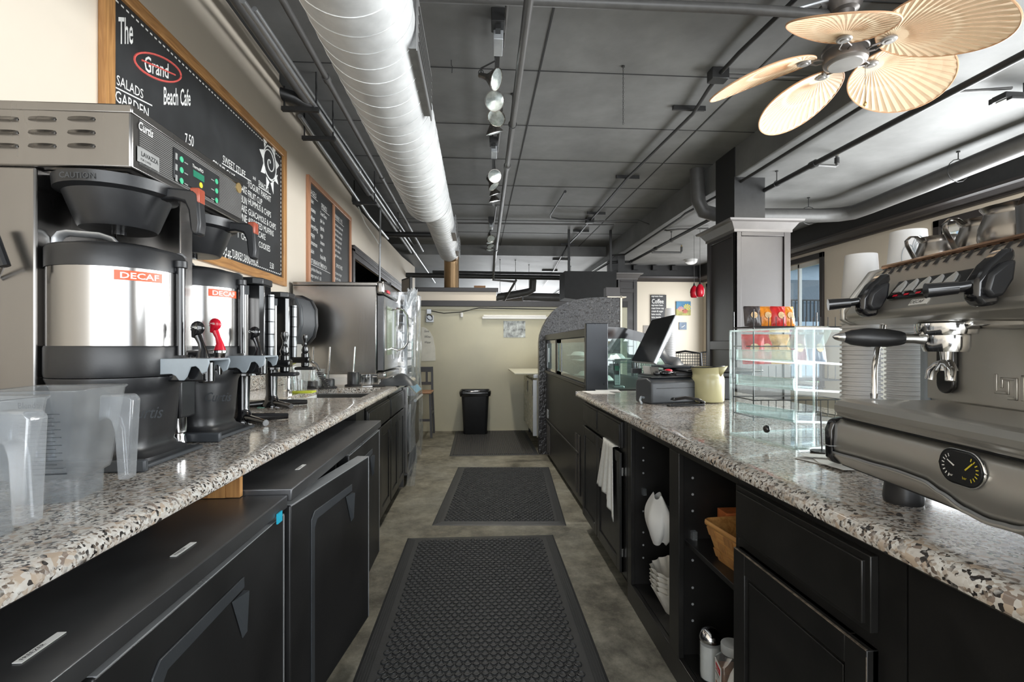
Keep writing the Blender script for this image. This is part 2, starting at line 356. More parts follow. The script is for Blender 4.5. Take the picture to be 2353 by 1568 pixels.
def tag(o, label=None, cat=None, group=None, kind=None):
    if label: o['label'] = label
    if cat: o['category'] = cat
    if group: o['group'] = group
    if kind: o['kind'] = kind
    return o
def T(name, label, cat, loc=(0, 0, 0), rz=0, group=None, world=True):
    """an Empty at the base of a thing; world=True lets its parts be given in room coordinates"""
    o = bpy.data.objects.new(name, None); COL.objects.link(o); o.location = loc; o.rotation_euler = (0, 0, rz); o.empty_display_size = .05
    OFF[o.as_pointer()] = Vector(loc) if world else Vector((0, 0, 0))
    return tag(o, label, cat, group)
def copy_tree(o, parent=None):
    c = o.copy(); COL.objects.link(c); c.parent = parent
    for ch in list(o.children): copy_tree(ch, c)
    return c
def struct(name, mb, mat, label=None, parent=None, **k):
    o = mb.build(name, mat, parent, **k)
    if parent is None: o['kind'] = 'structure'
    if label: o['label'] = label
    return o
def one(name, mb, mat, label, cat, group=None, kind=None, **k): return tag(mb.build(name, mat, None, **k), label, cat, group, kind)
def arc(c, r, a0, a1, n=8): return [(c[0] + r * math.cos(a0 + (a1 - a0) * i / n), c[1] + r * math.sin(a0 + (a1 - a0) * i / n)) for i in range(n + 1)]
def rrect(x0, y0, x1, y1, r, n=4):
    pi = math.pi
    return arc((x1 - r, y1 - r), r, 0, pi / 2, n) + arc((x0 + r, y1 - r), r, pi / 2, pi, n) + arc((x0 + r, y0 + r), r, pi, 1.5 * pi, n) + arc((x1 - r, y0 + r), r, 1.5 * pi, 2 * pi, n)
# ================================================================ the room
ZC, ZR, ZF = 3.42, 3.09, 3.2         # ceiling of the aisle bay, of the window bay, of the far bay
XL, XR, XB = -1.56, 5.27, 2.84
YN, YF, YP = -3.0, 20.0, 7.3
struct('floor', MB().box(-2.6, YN, -.1, XR + .1, YF, 0), FLOORM)
ceil = struct('ceiling', MB().box(-2.6, YN, ZC, XB, 11.0, ZC + .3), CEIL)
struct('ceiling', MB().box(-2.6, 11.0, ZF, XB, YF, ZF + .5), CEIL)
struct('ceiling', MB().box(XB, YN, ZR, XR + .2, YF, ZR + .6), CEIL)
m = MB()
for y in (1.2, 2.1, 3.05, 4.0, 5.0, 5.92, 6.9, 7.85, 8.8, 9.75):
    m.box(-1.5, y, ZC - .004, XB, y + .009, ZC + .01)
for x in (.49, 2.22): m.box(x, YN, ZC - .005, x + .012, 11, ZC + .01)
struct('ceiling_joint', m, JOINT, parent=ceil, smooth=0)
# left wall with its stepped top and the kitchen opening
m = MB()
def yz(pts): m.prism(pts, 'x', XL - .12, XL)
yz([(YN, 0), (6.40, 0), (6.40, 3.10), (4.10, 3.31), (4.10, 3.37), (YN, 3.37)])
yz([(6.40, 2.40), (10.6, 2.40), (10.6, 3.08), (6.40, 3.02)])
yz([(6.40, 0), (10.6, 0), (10.6, .95), (6.40, .95)])
yz([(10.6, 0), (12.75, 0), (12.75, ZF), (10.6, 3.08)])
struct('wall_left', m, CREAM)
m = MB().box(-2.62, YN, 0, -2.5, YF, ZC); m.box(-2.5, 12.75, 0, XL, 12.85, ZF)
struct('wall_dark_shell', m, PIPED)  # added shell that keeps the sky out; black stands in for the dark behind
m = MB()
for o, z0, z1 in ((.03, 2.40, 2.47), (.045, 2.45, 2.475), (.02, 2.33, 2.40)):
    m.box(XL, 6.36, z0, XL + o, 10.65, z1)
m.box(XL, 6.36, .9, XL + .03, 6.46, 2.44); m.box(XL, 10.55, .9, XL + .03, 10.65, 2.44)
struct('trim_1', m, BRNP, bevel=.004)
# boxes kept on a shelf behind the kitchen opening
t = T('storage_shelf', 'dark storage shelf of brown packages inside the kitchen opening', 'shelf', (-2.2, 7.6, 0))
m = MB()
for z in (.6, 1.2, 1.8): m.box(-2.45, 6.6, z, -1.95, 8.9, z + .03)
m.box(-2.45, 6.6, 0, -2.4, 6.65, 2.2).box(-2.45, 8.85, 0, -2.4, 8.9, 2.2).box(-2.0, 6.6, 0, -1.95, 6.65, 2.2).box(-2.0, 8.85, 0, -1.95, 8.9, 2.2)
m.build('shelf_frame', PIPED, t)
CARD = pm('cardboard', (.3, .17, .09), .8)
for i in range(7):
    one('cardboard_box', MB().box(-2.3, 6.7 + i * .3, 1.832, -1.97, 6.95 + i * .3, 2.0 + .05 * (i * 37 % 3)), CARD, 'brown package on the shelf behind the kitchen opening', 'box', 'packages behind the kitchen opening', bevel=.01)

# far partition of the back corner
XP = P(957, 700, y=YP).x
struct('wall_far', MB().box(XP, YP, 0, 2.2, YP + .1, 1.80), CREAM2)
m = MB().box(XP, YP - .06, 1.79, 2.2, YP + .12, 1.872)
struct('trim_2', m, BLKP, bevel=.004)
t = T('soffit_box', 'cream boxed ledge with a dark cap above the back corner', 'ledge', (-.3, YP + .2, 1.872))
MB().box(XP, YP - .02, 1.873, .27, YP + .6, 2.0).build('ledge_body', CREAM, t)
MB().box(XP - .02, YP - .05, 2.001, .3, YP + .62, 2.06).build('cap', BLKP, t, bevel=.005)
one('cardboard_box', MB().box(-.05, YP + .2, 2.062, .12, YP + .45, 2.12), CARD, 'small cardboard box lying on the boxed ledge in the back corner', 'box', bevel=.004)

# right wall with windows, crown and soffit
m = MB()
def rx(y0, y1, z0, z1): m.box(XR, y0, z0, XR + .18, y1, z1)
rx(YN, -1.9, 0, ZR); rx(-1.9, 5.4, 0, .61); rx(-1.9, 5.4, 2.58, ZR); rx(-.4, .2, .61, 2.58); rx(1.6, 2.1, .61, 2.58); rx(3.5, 3.95, .61, 2.58); rx(5.4, 7.42, 0, ZR); rx(7.42, 8.5, 0, .61); rx(7.42, 8.5, 2.58, ZR); rx(8.5, 9.0, 0, ZR)
rx(9.0, 11.2, 0, .61); rx(9.0, 11.2, 2.58, ZR); rx(11.2, YF, 0, ZR)
struct('wall_right', m, CREAM)
struct('trim_3', MB().box(XR - .14, YN, 2.82, XR, 11.5, ZR), PIPED)
pr = [(XR - .14, 2.83), (XR - .17, 2.83), (XR - .165, 2.80), (XR - .13, 2.785), (XR - .10, 2.75), (XR - .05, 2.735), (XR - .045, 2.715), (XR, 2.71), (XR, 2.83)]
struct('trim_4', MB().prism(pr, 'y', YN, 11.5), BRNP, smooth=20)
def window(name, y0, y1, mull):
    m = MB(); z0, z1 = .61, 2.58
    for a, b_ in ((y0 - .08, y0), (y1, y1 + .08)): m.box(XR - .03, a, z0 - .06, XR + .02, b_, z1 + .08)
    m.box(XR - .03, y0 - .08, z1, XR + .02, y1 + .08, z1 + .08); m.box(XR - .06, y0 - .1, z0 - .06, XR + .02, y1 + .1, z0)
    fr = struct(name, m, BRNP, bevel=.005)
    m = MB()
    for a in [y0, y1 - .04] + mull: m.box(XR + .05, a, z0, XR + .1, a + .04, z1)
    m.box(XR + .05, y0, z0, XR + .1, y1, z0 + .04); m.box(XR + .05, y0, z1 - .07, XR + .1, y1, z1)
    m.build('window_frame', PAPER, fr, bevel=.003); MB().box(XR + .07, y0 + .02, z0 + .02, XR + .075, y1 - .02, z1 - .02).build('pane', GLASS, fr)
window('window_1', 7.42, 8.5, [8.02]); window('window_3', 9.0, 11.2, [10.1])
for i_, (a_, b_) in enumerate(WINS): window(('window_2', 'window_4', 'window_5', 'window_6')[i_], a_, b_, [(a_ + b_) / 2])
# dining room end wall
m = MB().box(3.2, 11.5, 0, XR, 11.62, 2.82); struct('wall_dining', m, DINING)
struct('trim_5', MB().box(3.2, 11.4, 2.82, XR, 11.62, ZR), PIPED)
struct('trim_6', MB().prism([(11.4, 2.83), (11.36, 2.83), (11.38, 2.79), (11.42, 2.77), (11.47, 2.73), (11.5, 2.72), (11.5, 2.83)], 'x', 3.2, XR), BRNP, smooth=20)
# storefront behind the camera and at the far end
pm('taupe_wall', (.16, .145, .13), .6)
for nm, y in (('wall_front', YN - .1), ('wall_end', YF)):
    m = MB().box(-2.6, y, 0, XR + .2, y + .1, .4).box(-2.6, y, 3.0, XR + .2, y + .1, ZC + .3).box(-2.6, y, .4, -1.9, y + .1, 3.0).box(4.6, y, .4, XR + .2, y + .1, 3)
    for x in (-.2, 1.5, 3.2): m.box(x, y, .4, x + .08, y + .1, 3)
    struct(nm, m, MATS['taupe_wall'])
# outside the windows
OUTG = pm('asphalt', (.16, .16, .165), .9, scale=3); GRASS = pm('grass', (.12, .2, .05), .9, var=.4, scale=8); BLD = pm('grey_blue_render', (.33, .40, .47), .8, var=.04, scale=1)
struct('ground_street', MB().box(5.6, -12, -.3, 60, 70, -.25), OUTG)
one('lawn', MB().box(7.5, 6, -.249, 13, 22, -.1), GRASS, 'green lawn strip outside beyond the window', 'lawn', kind='stuff')
t = T('apartment_building', 'pale grey blue building with balconies seen through the far window', 'building', (20, 36, -.25))
MB().box(13.5, 24, -.25, 30, 44, 22).build('building_wall', BLD, t)
for k in range(5):
    MB().box(14.6, 23.2, 2.2 + k * 3, 17.2, 24, 2.4 + k * 3).build('balcony', BLD, t)
    m = MB()
    for i in range(14): m.box(14.62 + i * .19, 23.2, 2.4 + k * 3, 14.66 + i * .19, 23.24, 3.4 + k * 3)
    m.box(14.6, 23.18, 3.4 + k * 3, 17.2, 23.26, 3.46 + k * 3); m.build('railing', PIPED, t)
    MB().box(14.8, 23.94, 2.45 + k * 3, 16.9, 24.0, 4.5 + k * 3).build('window', pm('dark_pane', (.08, .11, .14), .1) if k == 0 else MATS['dark_pane'], t)

# columns
def crown(mb, x0, x1, y0, y1, prof):
    for i in range(len(prof) - 1):
        (o0, z0), (o1, z1) = prof[i], prof[i + 1]
        v = [(x0 - o0, y0 - o0, z0), (x1 + o0, y0 - o0, z0), (x1 + o0, y1 + o0, z0), (x0 - o0, y1 + o0, z0), (x0 - o1, y0 - o1, z1), (x1 + o1, y0 - o1, z1), (x1 + o1, y1 + o1, z1), (x0 - o1, y1 + o1, z1)]
        mb.add(v, [(0, 1, 5, 4), (1, 2, 6, 5), (2, 3, 7, 6), (3, 0, 4, 7)] + ([(3, 2, 1, 0)] if i == 0 else []) + ([(4, 5, 6, 7)] if i == len(prof) - 2 else []))
def column(label, x0, x1, y0, y1, zt, rails, mat):
    t = T('column', label, 'column', ((x0 + x1) / 2, (y0 + y1) / 2, 0)); t['kind'] = 'structure'
    MB().box(x0 + .02, y0 + .02, 0, x1 - .02, y1 - .02, zt - .02).build('shaft', mat, t)
    s = .075; m = MB()
    for a, b_ in rails + [(zt - .17, zt - .1)]:
        m.box(x0 + s, y0, a, x1 - s, y0 + .03, b_); m.box(x0, y0 + s, a, x0 + .03, y1 - s, b_)
    m.box(x0, y0, 0, x0 + s, y0 + .03, zt - .02).box(x1 - s, y0, 0, x1, y0 + .03, zt - .02)
    m.box(x0, y0, 0, x0 + .03, y0 + s, zt - .02).box(x0, y1 - s, 0, x0 + .03, y1, zt - .02)
    m.build('panel_frame', mat, t, bevel=.004)
    m = MB(); crown(m, x0, x1, y0, y1, [(0, zt - .13), (.012, zt - .125), (.012, zt - .1), (.03, zt - .075), (.06, zt - .03), (.095, zt - .02), (.1, zt)])
    m.build('crown', MATS['crown_paint'], t, smooth=20)
    MB().box(x0 + .06, y0 + .12, zt, x1 - .22, y1 - .1, 3.42).build('upper_shaft', PIPED, t)
pm('crown_paint', (.15, .14, .135), .4, var=.08, scale=6)
column('dark panelled column with a grey crown nearest the counter', 2.77, 3.40, 5.27, 5.93, 2.585, [(1.18, 1.28)], BRNP)
column('farther dark panelled column beside the arched tile wall', 2.80, 3.22, 10.0, 11.1, 2.69, [(2.3, 2.38)], BRNP)

t = T('soffit_void_fill', 'black soffit box added for the dark void beyond the arched tile wall', 'soffit', (2.1, 9.7, 2.0))
MB().prism([(1.62, 2.62), (1.62, 2.12), (2.1, 2.06), (2.6, 2.22), (2.6, 2.62)], 'y', 9.3, 9.9).build('box', pm('soffit_void_black', (.007, .007, .007), .7), t); MB().box(1.7, 9.4, 2.62, 1.74, 9.44, ZC).box(2.5, 9.4, 2.62, 2.54, 9.44, ZC).build('strut', PIPED, t)  # near-black colour stands in for the shade of the void around the soffit

# arched wall of embossed black tiles
ty = 5.65
ap = [(1239, 788), (1241, 770), (1248, 750), (1258, 732), (1273, 714), (1289, 702), (1307, 693.5), (1328, 688), (1349, 685), (1385, 683), (1425, 683)]
pts = [(P(a, b, y=ty).x, P(a, b, y=ty).z) for a, b in ap]
pts = [(pts[0][0], 0), (pts[0][0], .6)] + pts + [(pts[-1][0], 0)]
struct('wall_tiled', MB().prism(pts, 'y', ty, ty + .12), TILE)
xe = pts[-1][0]
struct('trim_7', MB().box(xe, ty - .01, .9, xe + .02, ty + .13, 1.79).box(xe - .15, ty - .01, 1.775, xe + .07, ty + .13, 1.785), CREAM)
struct('trim_8', MB().box(xe - .16, ty + .0, 1.786, xe, ty + .12, 1.89), BRNP)

# ================================================================ overhead
# spiral duct
def dsec(y): return (-.52, 2.74, .23) if y < 5.4 else (-.45, 2.74, .165)
t = T('spiral_duct', 'big bright galvanised spiral air duct running along the ceiling', 'duct', (-.5, 3, 2.5))
m = MB(); m.cyl((-.52, .2, 2.74), (-.52, 5.3, 2.74), .23, n=64); m.build('duct_body', DUCTM, t)
m = MB(); v = []
for y, (x, z, r) in ((5.3, (-.52, 2.74, .232)), (5.42, (-.45, 2.74, .167))): v += [(x + r * math.cos(a), y, z + r * math.sin(a)) for a in [2 * math.pi * i / 64 for i in range(64)]]
m.add(v, [(i, (i + 1) % 64, 64 + (i + 1) % 64, 64 + i) for i in range(64)]); m.build('reducer', DUCTM, t)
MB().cyl((-.45, 5.42, 2.74), (-.45, 8.15, 2.74), .165, n=56).build('duct_end', DUCTM, t)
MB().tube([(-.52 + .2305 * math.cos(a), .3 + a / 6.2832 * .125, 2.74 + .2305 * math.sin(a)) for a in [i * math.pi / 20 for i in range(1590)]], .0028, 4).build('seam', DUCTM, t)
MB().tube([(-.45 + .1655 * math.cos(a), 5.44 + a / 6.2832 * .1, 2.74 + .1655 * math.sin(a)) for a in [i * math.pi / 18 for i in range(950)]], .002, 4).build('seam', DUCTM, t)
for y0, y1, xo, z0, z1 in ((2.4, 3.1, -.285, 2.62, 2.86), (6.3, 6.8, -.275, 2.63, 2.83), (7.5, 7.95, -.275, 2.63, 2.83)):
    m = MB().box(xo - .05, y0, z0, xo, y1, z1).box(xo, y0 - .02, z0 - .02, xo + .006, y1 + .02, z1 + .02)
    q = m.build('register', GALV, t)
    m = MB()
    for k in range(5): m.box(xo + .006, y0 + .02, z0 + .03 + k * .042, xo + .012, y1 - .02, z0 + .045 + k * .042)
    m.build('louver', PIPE, q)
for y in (3.9, 6.0, 7.8): MB().cyl((-.5, y, 2.95), (-.5, y, ZC), .006, n=6).build('hanger_rod', PIPED, t)
MB().tube([(-.42, 8.1, 2.7), (-.42, 8.22, 2.66), (-.42, 8.26, 2.55), (-.42, 8.26, 2.063)], .12, 20).build('drop_pipe', pm('brown_flue', (.24, .15, .07), .35, metal=.5), t)

def pipe(label, pts, r, mat=PIPE, cat='pipe', name='pipe', coup=(), hang=(), group=None):
    t = T(name, label, cat, tuple(pts[0]), group=group)
    MB().tube(pts, r, 12).build('run', mat, t, smooth=60)
    if coup:
        for c in coup:
            a, b_ = Vector(pts[c[0]]), Vector(pts[c[0] + 1]); d = (b_ - a).normalized(); p = a.lerp(b_, c[1])
            MB().cyl(p - d * r * 1.4, p + d * r * 1.4, r * 1.35, n=14).build('coupling', mat, t)
    for c in hang:
        a, b_ = Vector(pts[c[0]]), Vector(pts[c[0] + 1]); p = a.lerp(b_, c[1]); top = c[2]
        mm = MB().tube([p + Vector((r * 1.25 * math.sin(q), 0, -r * 1.25 * math.cos(q))) for q in [2 * math.pi * i / 14 for i in range(14)]], .004, 5, closed=True)
        mm.cyl((p.x, p.y, p.z + r * 1.2), (p.x, p.y, top), .005, n=6); mm.cyl((p.x, p.y, top - .012), (p.x, p.y, top), .016, n=8)
        mm.build('pipe_hanger', PIPED, t)
    return t
V = Vector
pipe('long grey pipe running down the aisle beside the track lights', [P(1222, -60, z=3.15), P(1215, 0, z=3.15), P(1165, 385, z=3.15), P(1140, 575, z=3.15), P(1131, 640, z=3.15)], .028, coup=((1, .99), (2, .99)), hang=((1, .6, ZC),))
pipe('grey pipe crossing the ceiling at the top of the view', [P(940, -9, z=3.3), P(1280, 4, z=3.3), P(1700, 20, z=3.3), P(1990, 40, z=3.3), P(2420, 80, z=3.3)], .03)
pipe('thin conduit crossing the ceiling behind the second track light', [P(930, 511, z=3.37), P(1055, 513, z=3.37), P(1410, 517, z=3.37)], .014, cat='conduit', name='conduit')
pipe('long black pipe crossing the far ceiling above the back corner', [V((-1.6, 11.2, 2.78)), V((3.4, 11.2, 2.74))], .055, PIPED)
pipe('second thinner pipe crossing the far ceiling above the black one', [V((-1.0, 11.35, 2.88)), V((2.9, 11.35, 2.86))], .03, PIPED)
cd = [P(1836, -10, z=3.37), P(1700, 120, z=3.37), P(1663, 160, z=3.37), P(1650, 175, z=3.37), P(1628, 205, z=3.36), P(1592, 262, z=3.36), P(1442, 409, z=3.37), P(1372, 490, z=3.37), P(1355, 508, z=3.37), P(1335, 533, z=3.37), P(1303, 565, z=3.37), P(1300, 572, z=3.3), P(1291, 588, z=3.16), P(1262, 640, z=3.14), P(1248, 658, z=3.14)]
t = pipe('ceiling conduit running away beside the ceiling fan to the far bay', cd, .016, PIPED, cat='conduit', name='conduit')
for k in (3, 8):
    p = cd[k]; MB().box(p.x - .07, p.y - .05, 3.33, p.x + .07, p.y + .05, ZC).build('junction_box', PIPED, t, bevel=.006)
for i, (a, b_) in enumerate(((1583, 252), (1442, 409), (1370, 492), (1335, 532), (1304, 563))):
    p = P(a, b_, z=3.39); one('strut_bracket', MB().box(p.x - .15, p.y - .02, 3.385, p.x + .15, p.y + .02, ZC).box(p.x - .15, p.y - .022, 3.375, p.x + .15, p.y - .014, 3.388), PIPED,
        ['strut bracket on the ceiling nearest the fan', 'second strut bracket from the fan along the conduit', 'strut bracket beside the conduit junction', 'strut bracket just past the conduit junction', 'fifth strut bracket from the fan on the ceiling'][i], 'bracket', 'strut brackets along the conduit')
for a, b_ in ((1290, 597), (1263, 622), (1245, 641)):
    p = P(a, b_, z=3.18); one('strut_bracket', MB().box(p.x - .2, p.y - .03, 3.16, p.x + .2, p.y + .03, ZF), PIPED, 'small strut bracket on the far bay ceiling', 'bracket', 'strut brackets in the far bay')
pipe('bent black conduit ending at a fitting on the ceiling', [P(1350, 505, z=3.37), P(1285, 504, z=3.37), P(1266, 500, z=3.37), P(1265, 494, z=3.37), P(1299, 440, z=3.37)], .014, PIPED, cat='conduit', name='conduit', coup=((3, .98),))
pipe('thin conduit crossing from the junction box to the column', [P(1360, 508, z=3.37), P(1467, 507, z=3.37), P(1500, 519, z=3.2), P(1532, 530, z=3.06), P(1560, 527, z=3.06), P(1628, 525, z=3.06)], .012, PIPE, cat='conduit', name='conduit')
pipe('conduit leading from the junction box to the ceiling fan wiring', [P(1650, 172, z=3.38), P(1900, 178, z=3.38), P(2000, 186, z=3.38)], .012, PIPE, cat='conduit', name='conduit')
sp_ = [P(2440, 82, z=2.95), P(2353, 125, z=2.95), P(1865, 380, z=2.95), P(1500, 575, z=2.95), P(1449, 602, z=2.95), P(1401, 603, z=2.95), P(1347, 636, z=2.95), P(1280, 671, z=2.95)]
pipe('straight black sprinkler pipe running along under the window bay ceiling', sp_, .026, PIPED, coup=((1, .985), (2, .97), (3, .98), (4, .98)), hang=((2, .13, ZR), (2, .8, ZR)))
b0 = P(1868, 379, z=2.95)
t = T('sprinkler_head', 'sprinkler branch with an upright brass head under the window bay ceiling', 'sprinkler', tuple(b0))
e1 = V((b0.x + .24, b0.y + .02, 2.95))
MB().tube([b0, e1, e1 + V((.015, 0, .01)), e1 + V((.015, 0, .1))], .014, 10).build('branch', PIPE, t); MB().cyl(e1 + V((.015, 0, .03)), e1 + V((.015, 0, .08)), .022, n=12).build('fitting', PIPED, t)
MB().tube([e1 + V((.015 + .014 * math.sin(q), 0, .115 + .016 * math.cos(q))) for q in [2 * math.pi * i / 10 for i in range(10)]], .003, 5, closed=True).cyl(e1 + V((.015, 0, .131)), e1 + V((.015, 0, .134)), .018, n=12).build('head', BRASS, t)
b1 = P(1498, 580, z=2.95)
t = T('sprinkler_head', 'small sprinkler branch near the farther column', 'sprinkler', tuple(b1))
MB().tube([b1, b1 + V((.55, 0, 0)), b1 + V((.56, 0, .02)), b1 + V((.56, 0, .11))], .02, 8).build('branch', PIPE, t); MB().cyl(b1 + V((.56, 0, .1)), b1 + V((.56, 0, .135)), .012, n=8).build('head', BRASS, t)
pipe('black conduit following the ceiling step past the column', [P(2250, 80, z=3.04), P(1980, 246, z=3.04), P(1700, 419, z=3.04), P(1654, 448, z=3.04), P(1575, 491, z=3.04), P(1565, 500, z=3.04), P(1436, 585, z=3.04), P(1403, 587, z=3.04)], .017, PIPED, cat='conduit', name='conduit', coup=((2, .98),))
xd = 4.6; a = P(1962, 488, x=xd)
dp = [P(2460, 290, x=xd), P(2353, 331, x=xd), P(2000, 474, x=xd), a + V((0, 0, 0)), V((xd - .1, a.y + .12, a.z)), V((xd - .3, a.y + .18, a.z)), V((3.55, a.y + .22, a.z + .0)), V((2.95, a.y + .22, a.z + .0)), V((2.8, a.y + .22, a.z + .04)), V((2.74, a.y + .22, a.z + .16)), V((2.72, a.y + .22, ZC))]
pipe('thick grey drain pipe along the window wall turning toward the column', dp, .088, PIPE, hang=((1, .35, ZR), (5, .2, ZR)))
pipe('thin curved white conduit on the soffit above the windows', [V((XR - .15, 2.9, 3.0)), V((XR - .15, 3.6, 2.99)), V((XR - .15, 3.75, 2.93)), V((XR - .15, 3.76, 2.84))], .01, PIPE, cat='conduit', name='conduit')
# far bay pipes
pipe('grey drain pipe hanging in the far bay with an upturned elbow', [V((.35, 11.5, 2.32)), V((.9, 11.6, 2.42)), V((1.15, 11.6, 2.47)), V((1.27, 11.6, 2.53)), V((1.28, 11.6, 2.75))], .085, PIPE, hang=((0, .3, ZF), (0, .95, ZF)))
pipe('pale drain pipe running right across the far bay', [V((1.1, 12.2, 2.42)), V((2.6, 12.4, 2.42))], .1, PIPE, hang=((0, .1, ZF), (0, .8, ZF)))
pipe('grey pipe dropping diagonally in front of the far bay', [V((.35, 10.2, 3.14)), V((.33, 10.5, 2.6)), V((.8, 10.6, 2.58)), V((.82, 10.7, 2.62)), V((.62, 11.6, 2.28))], .025, PIPE)
# pipes above the left wall
pipe('bright conduit above the left wall nearest the duct', [P(556, 0, x=-1.30), P(600, 62, x=-1.30), P(1000, 650, x=-1.30)], .018, ALU, cat='conduit', name='conduit', coup=((1, .2), (1, .6)), hang=((1, .42, ZC),))
pipe('bright conduit above the left wall below its twin', [P(585, 20, x=-1.36), P(1000, 638, x=-1.36)], .016, ALU, cat='conduit', name='conduit')
pipe('dark grey pipe above the left wall between conduits and wall', [V((-1.42, 1.2, 3.26)), V((-1.42, 11, 3.24))], .03, PIPE)
pipe('dark pipe between the spiral duct and the left conduits', [V((-1.16, .8, 3.27)), V((-1.15, 3.2, 3.27)), V((-1.13, 10.6, 3.2))], .022, PIPE, coup=((1, .1), (1, .4)))
pipe('thin bright pipe hugging the top of the left wall', [V((-1.52, 4.45, 3.2)), V((-1.52, 7.2, 3.05)), V((-1.5, 8.6, 3.03))], .02, ALU)
pipe('bent black pipe coming out through the left wall top', [V((-1.62, 4.12, 3.24)), V((-1.5, 4.2, 3.24)), V((-1.42, 4.35, 3.25)), V((-1.40, 4.6, 3.25)), V((-1.40, 6.6, 3.2))], .05, PIPED)
for i, (y, z) in enumerate(((4.15, 3.1), (4.62, 3.06), (6.45, 3.0))):
    t = T('trapeze_bracket', ['trapeze bracket under the pipe bend on the left wall', 'middle trapeze bracket under the left wall pipes', 'far trapeze bracket with dangling wires on the left wall'][i], 'bracket', (-1.45, y, z), group='trapeze brackets on the left wall')
    MB().box(-1.558, y - .02, z, -1.27, y + .02, z + .035).build('crossbar', PIPED, t, bevel=.003)
    MB().cyl((-1.54, y, z + .03), (-1.54, y, 3.3), .008, n=6).build('rod', PIPED, t); MB().cyl((-1.29, y, z + .03), (-1.29, y, ZC), .008, n=6).build('rod', PIPED, t)
pipe('loose pale cable sagging from the far trapeze bracket', [V((-1.5, 6.5, 2.98)), V((-1.48, 6.8, 2.84)), V((-1.46, 7.2, 2.78)), V((-1.45, 7.6, 2.72)), V((-1.5, 7.85, 2.8))], .008, PAPER, cat='cable', name='cable')
pipe('vertical conduit dropping from the ceiling onto the oven', [V((-1.38, 7.3, 3.2)), V((-1.38, 7.3, 2.7)), V((-1.385, 7.3, 2.65)), V((-1.39, 7.3, 2.05))], .014, ALU, cat='conduit', name='conduit', coup=((1, .9),))
pipe('thin black pipe crossing above the left conduits', [V((-1.56, 8.6, 3.1)), V((-.6, 8.6, 3.1))], .045, PIPED)
# hanging chain and hook
c0 = P(1432, 152, z=ZC)
t = T('hanging_chain', 'thin chain hanging from the middle of the ceiling', 'chain', tuple(c0))
m = MB(); n = 26
for i in range(n):
    z = ZC - .012 - i * .0175; r = .0045
    m.tube([(c0.x + (r * math.cos(q) if i % 2 else 0), c0.y + (0 if i % 2 else r * math.cos(q)), z + .011 * math.sin(q)) for q in [2 * math.pi * k / 8 for k in range(8)]], .0015, 4, closed=True)
m.build('links', PIPED, t); MB().cyl((c0.x, c0.y, ZC - .008), (c0.x, c0.y, ZC), .014, n=10).build('hook', PIPED, t)
c0 = P(1037, 138, z=ZC)
one('ceiling_hook', MB().tube([c0, c0 + V((0, 0, -.04)), c0 + V((.008, 0, -.05)), c0 + V((.004, 0, -.1))], .003, 5), PIPED, 'small hook with a short wire on the ceiling right of the duct', 'hook')

# track lights
def tl(i, p, face, lab, grp, s=1.):
    """lamp with a bell, a lens and a yoke; face = where the lens points"""
    t = T('track_lamp', lab, 'spotlight', tuple(p), group=grp, world=False)
    f = Vector(face).normalized(); q = Vector((0, 0, 1)).rotation_difference(f)
    def r_(mb): mb.M = Matrix.Translation((0, 0, 0)) @ q.to_matrix().to_4x4(); return mb
    r_(MB()).lathe([(.0, -.13 * s), (.016 * s, -.128 * s), (.02 * s, -.115 * s), (.021 * s, -.07 * s), (.03 * s, -.055 * s), (.045 * s, -.035 * s), (.066 * s, -.008 * s), (.074 * s, .004 * s), (.074 * s, .012 * s), (.069 * s, .012 * s)], n=24, caps=False).build('bell', PITCH, t, smooth=60)
    r_(MB()).lathe([(.069 * s, .010 * s), (.05 * s, .013 * s), (.0, .016 * s)], n=24, caps=False).build('lens', LENS, t, smooth=60)
    b_ = -f * .115 * s
    MB().tube([b_ + V((0, 0, .0)), b_ + V((0, 0, .05 * s)), V((0, 0, .13)), V((0, 0, .175))], .006, 6).build('arm', PIPED, t)
    MB().tube([b_ + V((.018 * math.cos(a), 0, .02 + .022 * math.sin(a))) for a in [2 * math.pi * k / 12 for k in range(12)]], .003, 4, closed=True).build('cord', BPL, t)
    d = bpy.data.lights.new('lamp_beam', 'SPOT'); d.energy = LAMPW; d.spot_size = math.radians(110); d.spot_blend = .8; d.shadow_soft_size = .06; d.color = (1, .95, .86)
    o = bpy.data.objects.new('lamp_beam', d); COL.objects.link(o); o.parent = t; o.location = f * .03; o.rotation_euler = (0, 0, 0)
    return t
LAMPW = 24
LENS = pm('lamp_lens', (.62, .68, .66), .15, var=.25, scale=40, metal=.6, spec=.8)
tracks = [((.135, 3.3), (.175, 5.0), 'near'), ((.17, 5.25), (.24, 7.5), 'middle'), ((.235, 8.6), (.25, 11.0), 'far')]
for (x0, y0), (x1, y1), nm in tracks:
    t = T('light_track', f'{nm} black lighting track hanging along the ceiling', 'light track', (x0, y0, 3.3), group='lighting tracks')
    a = math.atan2(x1 - x0, y1 - y0); L = math.hypot(x1 - x0, y1 - y0)
    MB().at((x0, y0, 3.3), (0, 0, -a)).box(-.017, 0, -.0, .017, L, .03).build('rail', PIPED, t)
    MB().at((x0, y0, 3.3), (0, 0, -a)).box(-.045, -.03, .03, .045, .1, ZC - 3.3).build('junction_box', PIPED, t, bevel=.005)
    MB().at((x0, y0, 3.3), (0, 0, -a)).box(-.03, .06, -.035, .035, .26, .03).build('feed', SILV, t, bevel=.004)
    MB().tube([(x0 + .05, y0 + .3, 3.36), (x0 + .05, y0 - .9, 3.36)], .012, 8).build('supply_conduit', PIPE, t)
L1 = [(1138, 182, (.75, -.35, -.35)), (1137, 232, (-.25, -.8, -.35)), (1141, 270, (-.3, -.55, -.75)), (1136, 303, (.25, .25, -.9))]
